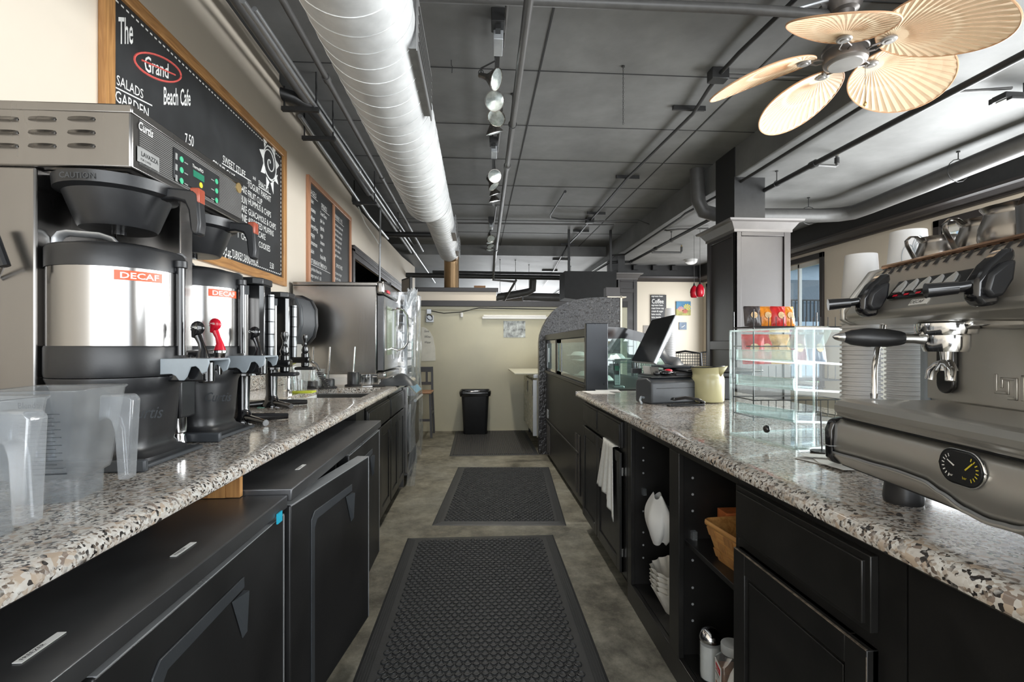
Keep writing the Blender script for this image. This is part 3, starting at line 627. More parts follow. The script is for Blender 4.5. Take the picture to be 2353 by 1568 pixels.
L2 = [(1137, 405, (-.1, -.9, -.2)), (1134, 427, (.5, -.2, -.7)), (1137, 445, (.3, .2, -.9)), (1136, 461, (.2, .15, -.95))]
L3 = [(1128, 548, (.2, -.6, -.6)), (1126, 556, (.2, -.2, -.9)), (1127, 565, (.3, -.3, -.9)), (1126, 573, (0, -.2, -.9))]
nms = ['nearest lamp on the near track, lens turned to the right', 'second lamp on the near track, lens facing the camera', 'third lamp on the near track, tilted downward', 'last lamp on the near track, bell seen from behind']
nm2 = ['first lamp on the middle track, round lens facing forward', 'second lamp on the middle track, turned to the right', 'third lamp on the middle track, pointing down', 'last lamp on the middle track, pointing down at the aisle']
for i, (a_, b_, f_) in enumerate(L1): tl(i, P(a_, b_, z=3.12), f_, nms[i], 'lamps on the near track', 1.05)
for i, (a_, b_, f_) in enumerate(L2): tl(i, P(a_, b_, z=3.12), f_, nm2[i], 'lamps on the middle track')
for i, (a_, b_, f_) in enumerate(L3): tl(i, P(a_, b_, z=3.12), f_, 'small lamp in the cluster on the far track', 'lamps on the far track')

# ceiling fan with five palm leaf blades
fx, fy, fz = P(1942, 140, z=2.98).x, P(1942, 140, z=2.98).y, 2.98
fan = T('ceiling_fan', 'ceiling fan with five pale palm leaf blades and a pewter motor', 'ceiling fan', (fx, fy, fz), world=False)
MB().lathe([(.0, -.02), (.10, -.02), (.118, -.012), (.122, .0), (.122, .055), (.128, .06), (.128, .075), (.12, .08), (.11, .10), (.09, .125), (.05, .14), (.03, .145)], n=40).build('motor', FANM, fan)
MB().lathe([(.0, -.028), (.09, -.026), (.095, -.02)], n=40, caps=False).build('switch_cap', pm('pewter_light', (.33, .32, .31), .4, metal=.5), fan)
MB().cyl((0, 0, .14), (0, 0, .32), .017).build('downrod', FANM, fan)
MB().lathe([(.03, .27), (.045, .275), (.05, .30), (.075, .31), (.09, .335), (.1, .36), (.125, .39), (.13, .44)], n=36).build('canopy', FANM, fan)
MB().tube([(-.02, .02, .4), (-.15, .0, .36), (-.3, .06, .34), (-.42, .1, .36), (-.5, .14, .4)], .012, 8).build('flex_conduit', ALU, fan)
def blade(ang):
    ca, sa = math.cos(ang), math.sin(ang)
    tilt = math.radians(-14)
    def tr(x, y, z):
        y2, z2 = y * math.cos(tilt) - z * math.sin(tilt), y * math.sin(tilt) + z * math.cos(tilt)
        return (x * ca - y2 * sa, x * sa + y2 * ca, z2 + .03)
    R0 = .205; n = 72
    def pos(phi, rr, pleat):
        x = R0 + .03 + rr * (.235 + .305 * math.cos(phi)); y = rr * (.265 + .02 * math.cos(phi)) * math.sin(phi)
        dz = -.17 * max(0, (x - .2) / .6) ** 2 - .25 * y * y + pleat * .0022 * rr
        return tr(x, y, dz)
    v = [pos(0, 0, 0)]; f = []; rings = 6
    for j in range(1, rings + 1):
        for i in range(n): v.append(pos(2 * math.pi * i / n, j / rings, 1 if i % 2 else -1))
    for i in range(n): f.append((0, 1 + i, 1 + (i + 1) % n))
    for j in range(rings - 1):
        for i in range(n): f.append((1 + j * n + i, 1 + (j + 1) * n + i, 1 + (j + 1) * n + (i + 1) % n, 1 + j * n + (i + 1) % n))
    mb = MB(); mb.add(v, f); b = mb.build('blade', PALM, fan, smooth=0, solid=.004)
    MB().tube([pos(2 * math.pi * i / n, 1.0, 0) for i in range(n)], .0055, 6, closed=True).build('rim', PALME, b)
    m = MB()
    for i in range(0, n, 2): m.tube([pos(2 * math.pi * i / n, .12, -1.6), pos(2 * math.pi * i / n, .55, -1.9), pos(2 * math.pi * i / n, .99, -1.6)], .0009, 3)
    m.build('rib', PALME, b)
    p0 = tr(R0 + .02, 0, -.012)
    MB().lathe([(0, -.012), (.018, -.012), (.022, -.006), (.034, -.006), (.042, 0), (.042, .008)], c=p0, n=24).build('medallion', pm('pewter_light2', (.33, .32, .31), .4, metal=.5) if 'pewter_light2' not in MATS else MATS['pewter_light2'], b)
    for s_ in (-1, 1): MB().tube([(.11 * ca - s_ * .012 * sa, .11 * sa + s_ * .012 * ca, .01), (.15 * ca - s_ * .03 * sa, .15 * sa + s_ * .03 * ca, .012), Vector(p0) + V((0, 0, .004))], .006, 6).build('blade_arm', FANM, b)
for k in range(5): blade(math.radians(-127.6 + 72 * k))
m = MB().cyl((.09, -.05, .0), (.09, -.05, -.27), .0015, n=5)
q = m.build('pull_chain', FANM, fan); MB().at((.09, -.05, -.30)).lathe([(0, 0), (.009, .004), (.011, .012), (.004, .03), (0, .034)], n=12).build('pull_knob', BRASS, q)

# black strip fixture near the window bay
p = P(2325, 225, z=2.98)
t = T('strip_fixture', 'black slatted light fixture hanging near the window bay ceiling', 'light fixture', tuple(p))
MB().box(p.x - .1, p.y - .05, 2.96, p.x + .35, p.y + .05, 3.0).box(p.x - .1, p.y - .09, 2.93, p.x + .35, p.y - .05, 2.95).box(p.x - .05, p.y + .05, 2.98, p.x + .35, p.y + .12, 3.02).build('housing', PIPED, t, bevel=.004)
MB().box(p.x - .08, p.y - .04, 2.952, p.x + .33, p.y + .04, 2.959).build('diffuser', PAPER, t)
area('wall_fill_lamp', (p.x + .12, p.y, 2.94), (0, 0, 0), .4, .08, 60, (1, .95, .86))  # lamp added under the fixture to brighten the right wall
MB().cyl((p.x + .1, p.y, 3.0), (p.x + .1, p.y, ZR), .01).build('stem', PIPED, t)
pipe('thin conduit leading to the black strip fixture', [P(2180, 212, z=3.05), V((p.x, p.y, 3.05))], .01, PIPE, cat='conduit', name='conduit')

# red pendants and dome over the dining tables
for (px, py, y, lab) in ((1595, 684, 8.3, 'red glass pendant lamp hanging on the left of the pair'), (1608.5, 682, 7.8, 'red glass pendant lamp hanging slightly higher on the right')):
    p = P(px, py, y=y)
    t = T('pendant_lamp', lab, 'pendant lamp', tuple(p), group='red pendants over the dining tables', world=False)
    MB().lathe([(.05, 0), (.062, .04), (.066, .09), (.058, .14), (.035, .18), (.018, .2)], n=24, caps=False).build('lamp_shade', REDP, t, solid=.003)
    MB().lathe([(.02, .195), (.014, .22), (.005, .25)], n=12).build('cap', PIPED, t); MB().cyl((0, 0, .25), (0, 0, ZR - p.z), .003, n=6).build('cord', PIPE, t)
p = V((4.6, 10.6, 2.98))
one('ceiling_dome_light', MB().lathe([(0, 0), (.07, .012), (.12, .05), (.135, .11)], c=p, n=24), PAPER, 'white dome light on the dining ceiling beside the column', 'ceiling light')
for i in range(3):
    one('wall_bracket', MB().box(3.55 + i * .45, 11.28, 2.97, 3.67 + i * .45, 11.4, 3.07), PIPED, 'small black block on the soffit over the dining wall', 'bracket', 'blocks on the dining soffit')
# ================================================================ left side
YX, ZX = (0, 1, 0), (0, 0, 1)
# menu boards
def board(name, label, y0, y1, z0, z1, fw, mat_v, mat_h, fd=.03, mids=()):
    t = T(name, label, 'menu board', (XL, (y0 + y1) / 2, z0))
    MB().box(XL, y0 + fw / 2, z0 + fw / 2, XL + .012, y1 - fw / 2, z1 - fw / 2).build('chalk_surface', SLATE, t)
    for a, b in ((y0, y0 + fw), (y1 - fw, y1)): MB().box(XL, a, z0, XL + fd, b, z1).build('frame', mat_v, t, bevel=.004)
    for a, b in ((z1 - fw, z1), (z0, z0 + fw)): MB().box(XL, y0 + fw, a, XL + fd - .001, y1 - fw, b).build('frame_rail', mat_h, t, bevel=.004)
    for a in mids: MB().box(XL, a, z0 + fw, XL + fd - .002, a + fw, z1 - fw).build('mullion', mat_v, t, bevel=.003)
    return t
bz0, bz1, by0, by1 = 1.70, 2.79, 2.19, 4.183
bd = board('menu_board', 'large oak framed chalk menu board with cafe name and sun drawing', by0, by1, bz0, bz1, .062, OAK, OAKH)
XBF = XL + .013
def wr(mb, t, px, py, size, off=.0, sx=.62, slope=0, italic=0, al='L'):
    """a line of chalk lettering starting at a point of the board"""
    p = P(px, py, x=XBF); r = Vector((0, 1, slope)).normalized()
    up = Vector((0, italic, 1)).normalized()
    return mb.text(t, size, p, r, up, off, al, sx)
m = MB()
wr(m, 'The', 272, 100, .165, .012, .42, .6)
wr(m, 'Grand', 332, 163, .105, .012, .74, .34)
wr(m, 'Beach Cafe', 376, 240, .125, .012, .46, .45)
wr(m, 'SALADS', 268, 194, .062, .004, .82, .13); wr(m, 'GARDEN', 265, 232, .072, .004, .78, .1)
wr(m, '7.50', 425, 331, .085, .004, .6, .2)
wr(m, 'SWEET STUFF', 512, 372, .062, 0, .8); wr(m, 'and', 581, 411, .04, 0, .8); wr(m, 'SNACKS', 594, 425, .052, 0, .9)
wr(m, '·CRUMB CAKE', 486, 383, .07, .003, .64)
for k, (a, b, c) in enumerate((('·YOGURT PARFAIT', 568, 428), ('·FRUIT CUP', 568, 450), ('·HUMMUS & CHIPS', 569, 468), ('·GUACAMOLE & CHIPS', 569, 492), ('·ASSORTED MUFFINS', 569, 512), ('·CHEESECAKE', 569, 532), ('T  CHOC.CHIP COOKIES', 545, 545))):
    wr(m, a, b, c, .062, .002, .76)
for a, c in (('·CAKE', 448), ('·BUN', 472), ('·CAKE', 492), ('·BROWNIE', 513)): wr(m, a, 567, c, .07, .003, .62, al='R')
wr(m, 'DEC', 523, 538, .07, .003, .62, al='R')
wr(m, '3.00   ·HAM or TURKEY SANDWICH', 482, 570, .062, .004, .66); wr(m, '5.50', 620, 616, .062, .006, .7); wr(m, 'P B & J 4.75', 480, 593, .085, .006, .68)
# underlines, dashed border and the sun
def ln(mb, a, b, wd=.006):
    a, b = P(*a, x=XBF), P(*b, x=XBF); d = (b - a).normalized(); n = Vector((1, 0, 0)).cross(d) * wd / 2
    mb.add([a - n, b - n, b + n, a + n], [(0, 1, 2, 3)])
ln(m, (266, 201), (350, 243)); ln(m, (510, 375), (577, 417)); ln(m, (594, 428), (622, 447))
fi = .085
def dash(y0, z0, y1, z1):
    L = math.hypot(y1 - y0, z1 - z0); n = int(L / .032)
    for i in range(n):
        a, b = i / n, (i + .55) / n
        ya, za, yb, zb = y0 + (y1 - y0) * a, z0 + (z1 - z0) * a, y0 + (y1 - y0) * b, z0 + (z1 - z0) * b
        if y0 == y1: m.add([(XBF, ya - .004, za), (XBF, ya + .004, za), (XBF, yb + .004, zb), (XBF, yb - .004, zb)], [(0, 1, 2, 3)])
        else: m.add([(XBF, ya, za - .004), (XBF, yb, zb - .004), (XBF, yb, zb + .004), (XBF, ya, za + .004)], [(0, 1, 2, 3)])
dash(by0 + fi, bz1 - fi, by1 - fi, bz1 - fi); dash(by0 + fi, bz0 + fi, by1 - fi, bz0 + fi); dash(by1 - fi, bz0 + fi, by1 - fi, bz1 - fi)
sc_ = P(620, 375, x=XBF); 
m.tube([sc_ + V((0, .012 * q * math.cos(q * 1.0), .012 * q * math.sin(q) * .95)) for q in [i * .25 for i in range(50)]], .0045, 5)
m.tube([sc_ + V((0, .155 * math.cos(q) * .75, .12 * math.sin(q))) for q in [i * .3 for i in range(21)]], .005, 5, closed=True)
for k in range(9):
    q = k * 2 * math.pi / 9 + .2; c, s = math.cos(q), math.sin(q)
    def rp(r, w_): return sc_ + V((0, (r * c - w_ * s) * .8, r * s + w_ * c))
    m.add([rp(.14, -.04), rp(.14, .04), rp(.23, 0)], [(0, 1, 2)])
m.build('chalk_lettering', CHALK, bd, smooth=0)
m = MB(); g = P(366, 156, x=XBF)
m.tube([g + V((0, .18 * math.cos(q), .058 * math.sin(q) + .058 * math.cos(q))) for q in [i * .2 for i in range(32)]], .005, 5)
m.tube([g + V((0, -.13, -.035)), g + V((0, .13, .035))], .004, 5); m.build('red_logo_ring', CHALKR, bd, smooth=0)
b2 = board('menu_board', 'narrow double chalk menu board listing bagels, spreads and paninis', 4.72, 6.28, 1.68, 2.79, .05, PINE, PINE, mids=(5.52,))
m = MB()
def lines(y, z, txts, size, dz, sx=.8, off=0.):
    for i, s_ in enumerate(txts): m.text(s_, size, (XBF, y, z - i * dz), YX, ZX, off, 'L', sx)
lines(4.80, 2.64, ['BAGELS', ' plain', ' sesame', ' wheat', ' everything', ' poppy', ' cinnamon', '      raisin'], .066, .078)
lines(5.13, 2.60, ['SPREADS'], .066, .075, .72); lines(5.10, 2.52, ['Cream Cheese', ' plain  low', ' light/tofu', '    veggie', '  cinnamon', '      raisin', ' Nutella-PB&J', '     ·Butter'], .058, .072, .6)
lines(4.79, 2.00, ['HOT BREAKFAST SANDWICH'], .06, .07, .66)
lines(4.79, 1.93, ['egg w/choice of bacon, ham', 'sausage or pork roll    6.50', ' ·add cheese       ·1.00', ' ·egg whites'], .05, .06, .62)
lines(5.62, 2.62, ['PANINIS  9.95'], .066, .07, .75)
lines(5.59, 2.54, ['·turkey, bacon, avocado, swiss', ' lettuce tomato pesto mayo', '·grilled chicken, mozzarella', ' roasted red pepper, basil', '·ham, brie, apple, honey', ' mustard on ciabatta', '·veggie: hummus, spinach'], .046, .056, .62)
lines(5.66, 2.09, ['SMOOTHIES'], .06, .07, .8)
lines(5.59, 2.01, ['berry, banana, and yogurt', 'mango, peach, orange', 'green: kale, apple, lime', 'protein add 1.50'], .046, .056, .62)
for a, b, z in ((4.80, 5.02, 2.625), (5.13, 5.40, 2.585), (4.79, 5.44, 1.985), (5.62, 5.98, 2.605)): m.box(XBF, a, z, XBF + .001, b, z + .004)
m.build('chalk_lettering', CHALK, b2, smooth=0)

# countertop
XG = -.607
def slab_front(x, s, y0, y1, mb):   # s=+1: aisle is toward +x
    pr = [(x - s * .055, .877), (x - s * .012, .877), (x - s * .002, .884), (x, .893), (x - s * .004, .904), (x - s * .014, .912), (x - s * .028, .915), (x - s * .055, .915)]
    mb.prism(pr, 'y', y0, y1)
m = MB(); slab_front(XG, 1, -.6, 5.05, m)
m.box(XL + .002, -.6, .877, XG - .055, 3.05, .915).box(XL + .002, 3.75, .877, XG - .055, 5.05, .915).box(XL + .002, 3.05, .877, -1.14, 3.75, .915).box(-.69, 3.05, .877, XG - .055, 3.75, .915)
lc = one('countertop', m, GRANITE, 'long speckled granite countertop on the left under the brewers', 'countertop', smooth=40)
MB().box(XL + .002, -.6, .916, XL + .02, 5.05, 1.03).build('backsplash', GRANITE, lc, bevel=.003)
t = T('sink', 'white undermount sink in the left granite counter', 'sink', (-.9, 3.4, .77))
m = MB(); x0, x1, y0, y1 = -1.14, -.69, 3.05, 3.75
m.box(x0 - .01, y0 - .01, .77, x1 + .01, y1 + .01, .78).box(x0 - .01, y0 - .01, .77, x0, y1 + .01, .876).box(x1, y0 - .01, .77, x1 + .01, y1 + .01, .876).box(x0, y0 - .01, .77, x1, y0, .876).box(x0, y1, .77, x1, y1 + .01, .876)
m.build('basin', SINKM, t); MB().cyl((-.9, 3.4, .78), (-.9, 3.4, .784), .04).build('drain', CHROME, t)
t = T('faucet', 'curved chrome faucet with a black spring sprayer behind the sink', 'faucet', (-1.2, 3.3, .915))
MB().lathe([(.03, 0), (.03, .02), (.02, .03), (.018, .1)], c=(-1.2, 3.3, .915), n=20).build('faucet_base', CHROME, t)
MB().tube([(-1.2, 3.3, .99), (-1.2, 3.3, 1.06), (-1.18, 3.3, 1.11), (-1.13, 3.3, 1.135), (-1.07, 3.3, 1.13), (-1.03, 3.3, 1.10), (-1.01, 3.3, 1.06)], .013, 10).build('spout', CHROME, t)
m = MB()
for k in range(9): m.tube([(-1.005 + k * .006 + .017 * math.cos(q), 3.3 + .017 * math.sin(q), 1.05 - k * .011) for q in [i * math.pi / 6 for i in range(12)]], .004, 5, closed=True)
m.build('spray_hose', BPL, t)

# cabinets
def shaker(mb, x, s, y0, y1, z0, z1, th=.02, st=.055, arch=False):
    """door slab with a recessed centre panel; s points toward the aisle"""
    a, b = x, x + s * th
    mb.box(a, y0, z0, a + s * th * .55, y1, z1)
    mb.box(a, y0, z0, b, y0 + st, z1).box(a, y1 - st, z0, b, y1, z1).box(a, y0 + st, z0, b, y1 - st, z0 + st).box(a, y0 + st, z1 - st, b, y1 - st, z1)
    i = st + .012
    mb.box(a, y0 + i, z0 + i, a + s * th * .75, y1 - i, z1 - i)
def drawer_front(mb, x, s, y0, y1, z0, z1, th=.02):
    mb.box(x, y0, z0, x + s * th * .7, y1, z1); mb.box(x, y0 + .012, z0 + .012, x + s * th, y1 - .012, z1 - .012)
XCL = -.645
def left_cab(y0, y1, label):
    t = T('base_cabinet', label, 'cabinet', (-1.05, (y0 + y1) / 2, 0))
    m = MB().box(-1.5, y0, .09, XCL, y1, .68).box(XCL - .02, y0, .68, XCL, y1, .876).box(-1.5, y0, .68, XCL, y0 + .02, .876).box(-1.5, y1 - .02, .68, XCL, y1, .876).box(-1.5, y0 + .01, 0, XCL - .05, y1 - .01, .09); m.build('carcass', BLKW, t)
    m = MB(); drawer_front(m, XCL, 1, y0 + .01, y1 - .01, .70, .845); m.build('drawer', BLKW, t, bevel=.002)
    ym = (y0 + y1) / 2
    for a, b in ((y0 + .01, ym - .003), (ym + .003, y1 - .01)):
        m = MB(); shaker(m, XCL, 1, a, b, .10, .69); m.build('door', BLKW, t, bevel=.002)
left_cab(2.95, 3.70, 'black left hand base cabinet with a wide drawer beside the low freezer'); left_cab(3.71, 4.38, 'black left hand base cabinet next to the dishwasher')
one('filler_panel', MB().box(-1.4, 2.74, .0, XCL - .0, 2.94, .876), BLKW, 'narrow black panel between low freezer and left cabinets', 'panel')
sb = P(545, 1137, z=.816)
one('support_block', MB().box(sb.x - .015, sb.y - .03, .8165, sb.x + .02, 1.41, .876).box(sb.x - .2, 1.39, .8165, sb.x - .016, 1.41, .876), OAK, 'light wooden block wedged under the left granite edge', 'wood block')

# low black refrigerators
FRB = pm('fridge_black', (.035, .035, .036), .36, metal=.5, var=.25, scale=5, bump=.01, bscale=80)
LINER = pm('fridge_liner', (.55, .6, .65), .4)
def handle(mb, th, y0, flip=False):
    pass
def fdoor(parent, loc, rz, wdt, z0, z1, sticker=False, hl=.32):
    """door in its own frame: y from hinge to free edge, outer face toward +x"""
    m = MB().at((loc[0], loc[1], 0), (0, 0, rz)); m.box(-.045, 0, z0, 0, wdt, z1)
    d = m.build('door', FRB, parent, bevel=.004)
    m = MB().at((loc[0], loc[1], 0), (0, 0, rz)); m.box(-.05, wdt - .004, z0 + .004, .001, wdt + .002, z1 - .002).box(-.045, 0.004, z1 - .001, .001, wdt, z1 + .0015).build('edge_trim', SILV, d)
    m = MB().at((loc[0], loc[1], 0), (0, 0, rz))
    zt = z1 - .06; ya = .12; yb = ya + hl
    out = [(ya, zt - .62), (ya, zt - .02), (ya + .02, zt), (yb, zt), (yb, zt - .025), (ya + .04, zt - .03), (ya + .022, zt - .05), (ya + .022, zt - .62)]
    m.prism(out, 'x', 0, .004)
    h = m.build('handle', GPL, d, bevel=.0015)
    m = MB().at((loc[0], loc[1], 0), (0, 0, rz))
    m.add([(.002, yb - .055, zt - .03), (.002, yb, zt - .03), (.002, yb - .006, zt - .135), (.016, yb - .004, zt - .03), (.012, yb - .005, zt - .12)], [(0, 1, 3), (0, 3, 4, 2), (1, 2, 4, 3), (0, 2, 1)])
    m.build('finger_grip', GPL, h, smooth=0)
    return d
def fridge(label, x, y0, y1, zt, near_open):
    t = T('undercounter_freezer', label, 'freezer', (-.95, (y0 + y1) / 2, 0))
    MB().box(-1.40, y0, zt - .034, x, y1, zt).build('worktop', STEELD, t, bevel=.003)
    xb = x - .055
    m = MB().box(-1.38, y0 + .005, .13, xb, y0 + .035, zt - .035).box(-1.38, y1 - .035, .13, xb, y1 - .005, zt - .035).box(-1.38, y0 + .03, .13, -1.34, y1 - .03, zt - .035).box(-1.38, y0 + .03, .13, xb, y1 - .03, .17).box(-1.38, y0 + .03, zt - .08, xb - .02, y1 - .03, zt - .035)
    m.box(-1.34, (y0 + y1) / 2 - .02, .17, xb, (y0 + y1) / 2 + .02, zt - .08)
    m.build('cabinet_body', FRB, t)
    MB().box(-1.33, y0 + .05, .18, -1.0, (y0 + y1) / 2 - .03, zt - .09).box(-1.0, (y0 + y1) / 2 - .16, .5, -.62, (y0 + y1) / 2 - .04, zt - .1).build('liner', LINER, t, bevel=.01)
    ym = (y0 + y1) / 2 + .0
    fdoor(t, (x - .008, y0 + .012), near_open, ym - y0 - .018, .14, zt - .05)
    fdoor(t, (x - .008, ym + .006), 0, y1 - ym - .012, .14, zt - .05)
    for yy in (y0 + .1, y1 - .1):
        for xx in (-1.3, xb - .08): MB().cyl((xx, yy, 0), (xx, yy, .13), .02, n=10).build('leg', PIPED, t)
    return t
f1 = fridge('nearest low black freezer with steel worktop, two tags on top', -.515, .03, 1.412, .815, 0)
f2 = fridge('second low black freezer whose near door stands ajar', -.506, 1.418, 2.70, .83, math.radians(-7.5))
for i, (a, b, z) in enumerate(((422, 1263, .8155), (93, 1488, .8155), (691, 1074, .8305))):
    p = P(a, b, z=z); m = MB().at(tuple(p), (0, 0, .0)).box(-.006, -.035, 0, .006, .035, .0008); f = (f1, f1, f2)[i]
    q = m.build('label_tag', PAPER, f); MB().text('FREEZER', .008, p + V((.003, -.03, .001)), YX, (-1, 0, 0), 0, 'L', 1.2).build('print', BLKINK, q)
m = MB(); p = P(652, 1188, x=-.501); m.box(-.5135, p.y - .016, p.z - .014, -.5125 + .003, p.y + .014, p.z + .012); m.build('blue_sticker', BLUEK, f2)

# twin coffee brewer
XH = -.86; bY0, bY1 = 1.32, 1.915; zb, zt_ = 1.664, 1.822
t = T('coffee_brewer', 'tall stainless twin coffee brewer with a louvred head on the left counter', 'coffee brewer', (-1.2, 1.62, .915))
MB().box(-1.50, bY0, zb, XH, bY1, zt_).build('head', BREW, t, bevel=.006)
MB().box(-1.502, bY0 - .002, zt_ - .022, XH + .002, bY1 + .002, zt_ + .002).build('head_lid', BREW, t, bevel=.004)
MB().box(-1.50, bY0 + .004, .96, -1.088, bY1, zb).box(-1.46, bY0 + .05, .917, -1.12, bY1 - .05, .96).build('rear_body', BREW, t, bevel=.006)
MB().box(-1.087, 1.598, 1.02, -.90, 1.665, zb - .001).build('centre_column', BREW, t, bevel=.003)
MB().box(-1.0, 1.592, 1.0, -.895, 1.672, 1.17).build('lower_box', BPL, t, bevel=.006)
MB().lathe([(.026, 0), (.027, .004), (.02, .03), (.0195, .035), (.024, .04), (.024, .1)], c=(-.925, 1.63, .9155), n=24).build('foot', CHROME, t)
MB().box(-1.48, bY0 + .03, zb - .012, XH - .03, bY0 + .25, zb - .002).box(-1.48, bY1 - .25, zb - .012, XH - .03, bY1 - .03, zb - .002).build('basket_rail', BREW, t)
for c, px in enumerate((-82, 10, 97, 187)):
    for r_, py in enumerate((275, 306, 337)):
        p = P(px, py, y=bY0); L = .034
        m = MB(); v = []
        for i in range(9):
            q = math.pi * i / 8; x = -L * math.cos(q); h = .009 * math.sin(q) ** .4
            v += [(p.x + x, bY0 - .0, p.z + h), (p.x + x * .9, bY0 - .009 * math.sin(q) ** .5, p.z - .002), (p.x + x, bY0, p.z - .002)]
        f = []
        for i in range(8): a = i * 3; f += [(a, a + 3, a + 4, a + 1), (a + 1, a + 4, a + 5, a + 2)]
        m.add(v, f); m.build('louver', BREW, t, smooth=60)
MB().tube([P(-22, 520, y=bY0 - .03), P(12, 612, y=bY0 - .03)], .011, 10).build('side_handle', BPL, t)
MB().tube([P(8, 604, y=bY0 - .03), P(-8, 640, y=bY0 - .002)], .006, 8).build('handle_bracket', CHROME, t)
XP_ = XH + .001
def on(px, py, dx=0): q = P(px, py, x=XH); return V((XH + dx, q.y, q.z))
fp = MB(); a, b = bY0 + .026, bY1 - .012; fp.box(XH, a, zb + .018, XH + .002, b, zt_ - .024); fpo = fp.build('front_panel', RIBB, t)
m = MB()
for k in range(22): z = zb + .022 + k * .0053; m.box(XH + .002, a + .002, z, XH + .0026, b - .002, z + .0012)
m.build('pinstripe', SILVL, fpo)
dy0, dy1 = on(395, 400).y, on(500, 400).y; dz1, dz0 = on(395, 338).z, on(395, 408).z
cp = MB().box(XH + .0026, dy0, dz0, XH + .006, dy1, dz1).build('control_panel', BPL, t, bevel=.001)
for yy, sgn in ((dy0 + .035, 1), (dy1 - .02, -1)):
    for k in range(3):
        z = dz1 - .022 - k * .031
        MB().cyl((XH + .006, yy, z), (XH + .0075, yy, z), .0085, n=18).build('button', GRNB, cp)
MB().box(XH + .006, (dy0 + dy1) / 2 - .03, dz1 - .05, XH + .0072, (dy0 + dy1) / 2 + .03, dz1 - .03).build('display', LCD, cp)
MB().cyl((XH + .006, (dy0 + dy1) / 2 + .012, dz0 + .022), (XH + .0075, (dy0 + dy1) / 2 + .012, dz0 + .022), .0085, n=18).build('button', YELB, cp)
MB().text('ThermoPRO', .0145, (XH + .006, (dy0 + dy1) / 2 - .034, dz1 - .023), YX, ZX, 0, 'L', .8).build('lettering', WHITE, cp)
m = MB()
for k in range(3):
    z = dz1 - .025 - k * .031
    m.box(XH + .006, dy0 + .05, z - .001, XH + .0064, dy0 + .068, z + .002).box(XH + .006, dy1 - .052, z - .001, XH + .0064, dy1 - .034, z + .002)
    m.box(XH + .006, dy0 + .006, z - .006, XH + .0063, dy0 + .016, z + .012)
m.build('markings', SILVL, cp)
o = on(315, 296, .0026); MB().text('Curtis', .032, o, YX, (0, .15, 1), .01, 'L', .72).build('brand_lettering', WHITE, t)
s0, s1 = on(313, 331), on(363, 395); q = MB().box(XH + .0026, s0.y, s1.z - .002, XH + .0034, s1.y, s0.z - .004).build('service_sticker', SILVL, t)
m = MB().text('LAVAZZA', .0165, (XH + .0034, s0.y + .014, s0.z - .024), YX, ZX, .02, 'L', .95)
for k, s_ in enumerate(('FOR COFFEE', 'EQUIPMENT SERVICE', 'Please call  (800) 555', 'Or email   service@')): m.text(s_, .0085, (XH + .0034, s0.y + .012, s0.z - .036 - k * .0105), YX, ZX, 0, 'L', .85)
m.build('print', BLKINK, q)
cc = on(546, 432); MB().cyl((XH + .002, cc.y, cc.z), (XH + .006, cc.y, cc.z), .018, n=24).build('coin_badge', BRASS, t)
m = MB().lathe([(.0, -.02), (.006, -.018), (.008, 0), (.014, .03), (.016, .045), (.02, .05), (.02, .056)], c=(-.80, 1.63, 1.15), n=20)
m.build('hot_water_spout', CHROME, t); MB().tube([(-.90, 1.63, 1.195), (-.80, 1.63, 1.2)], .012, 10).build('spout_arm', CHROME, t)
def lever(mb, x, y, z, s=1.):
    mb.tube([(x, y, z), (x, y, z + .02 * s), (x - .006, y, z + .04 * s), (x - .014, y, z + .06 * s)], [(.018 * s, .014 * s), (.011 * s, .009 * s), (.008 * s, .007 * s), (.010 * s, .008 * s)], 12)
    n = 16; mb.tube([(x - .014 - .012 * s, y, z + .055 * s), (x - .014, y, z + .0775 * s)] , [(.004, .004), (.017 * s, .012 * s)], 14)
    mb.ball((x - .014, y, z + .080 * s), .0185 * s, 14, (1.0, .55, 1.05))
m = MB(); lever(m, -.80, 1.63, 1.208); lv = m.build('tap_lever', REDP, t, smooth=50)
MB().text('Curtis', .011, (-.83, 1.619, 1.287), (1, 0, 0), (0, 0, 1), .01, 'L', .75).build('lettering', WHITE, lv)

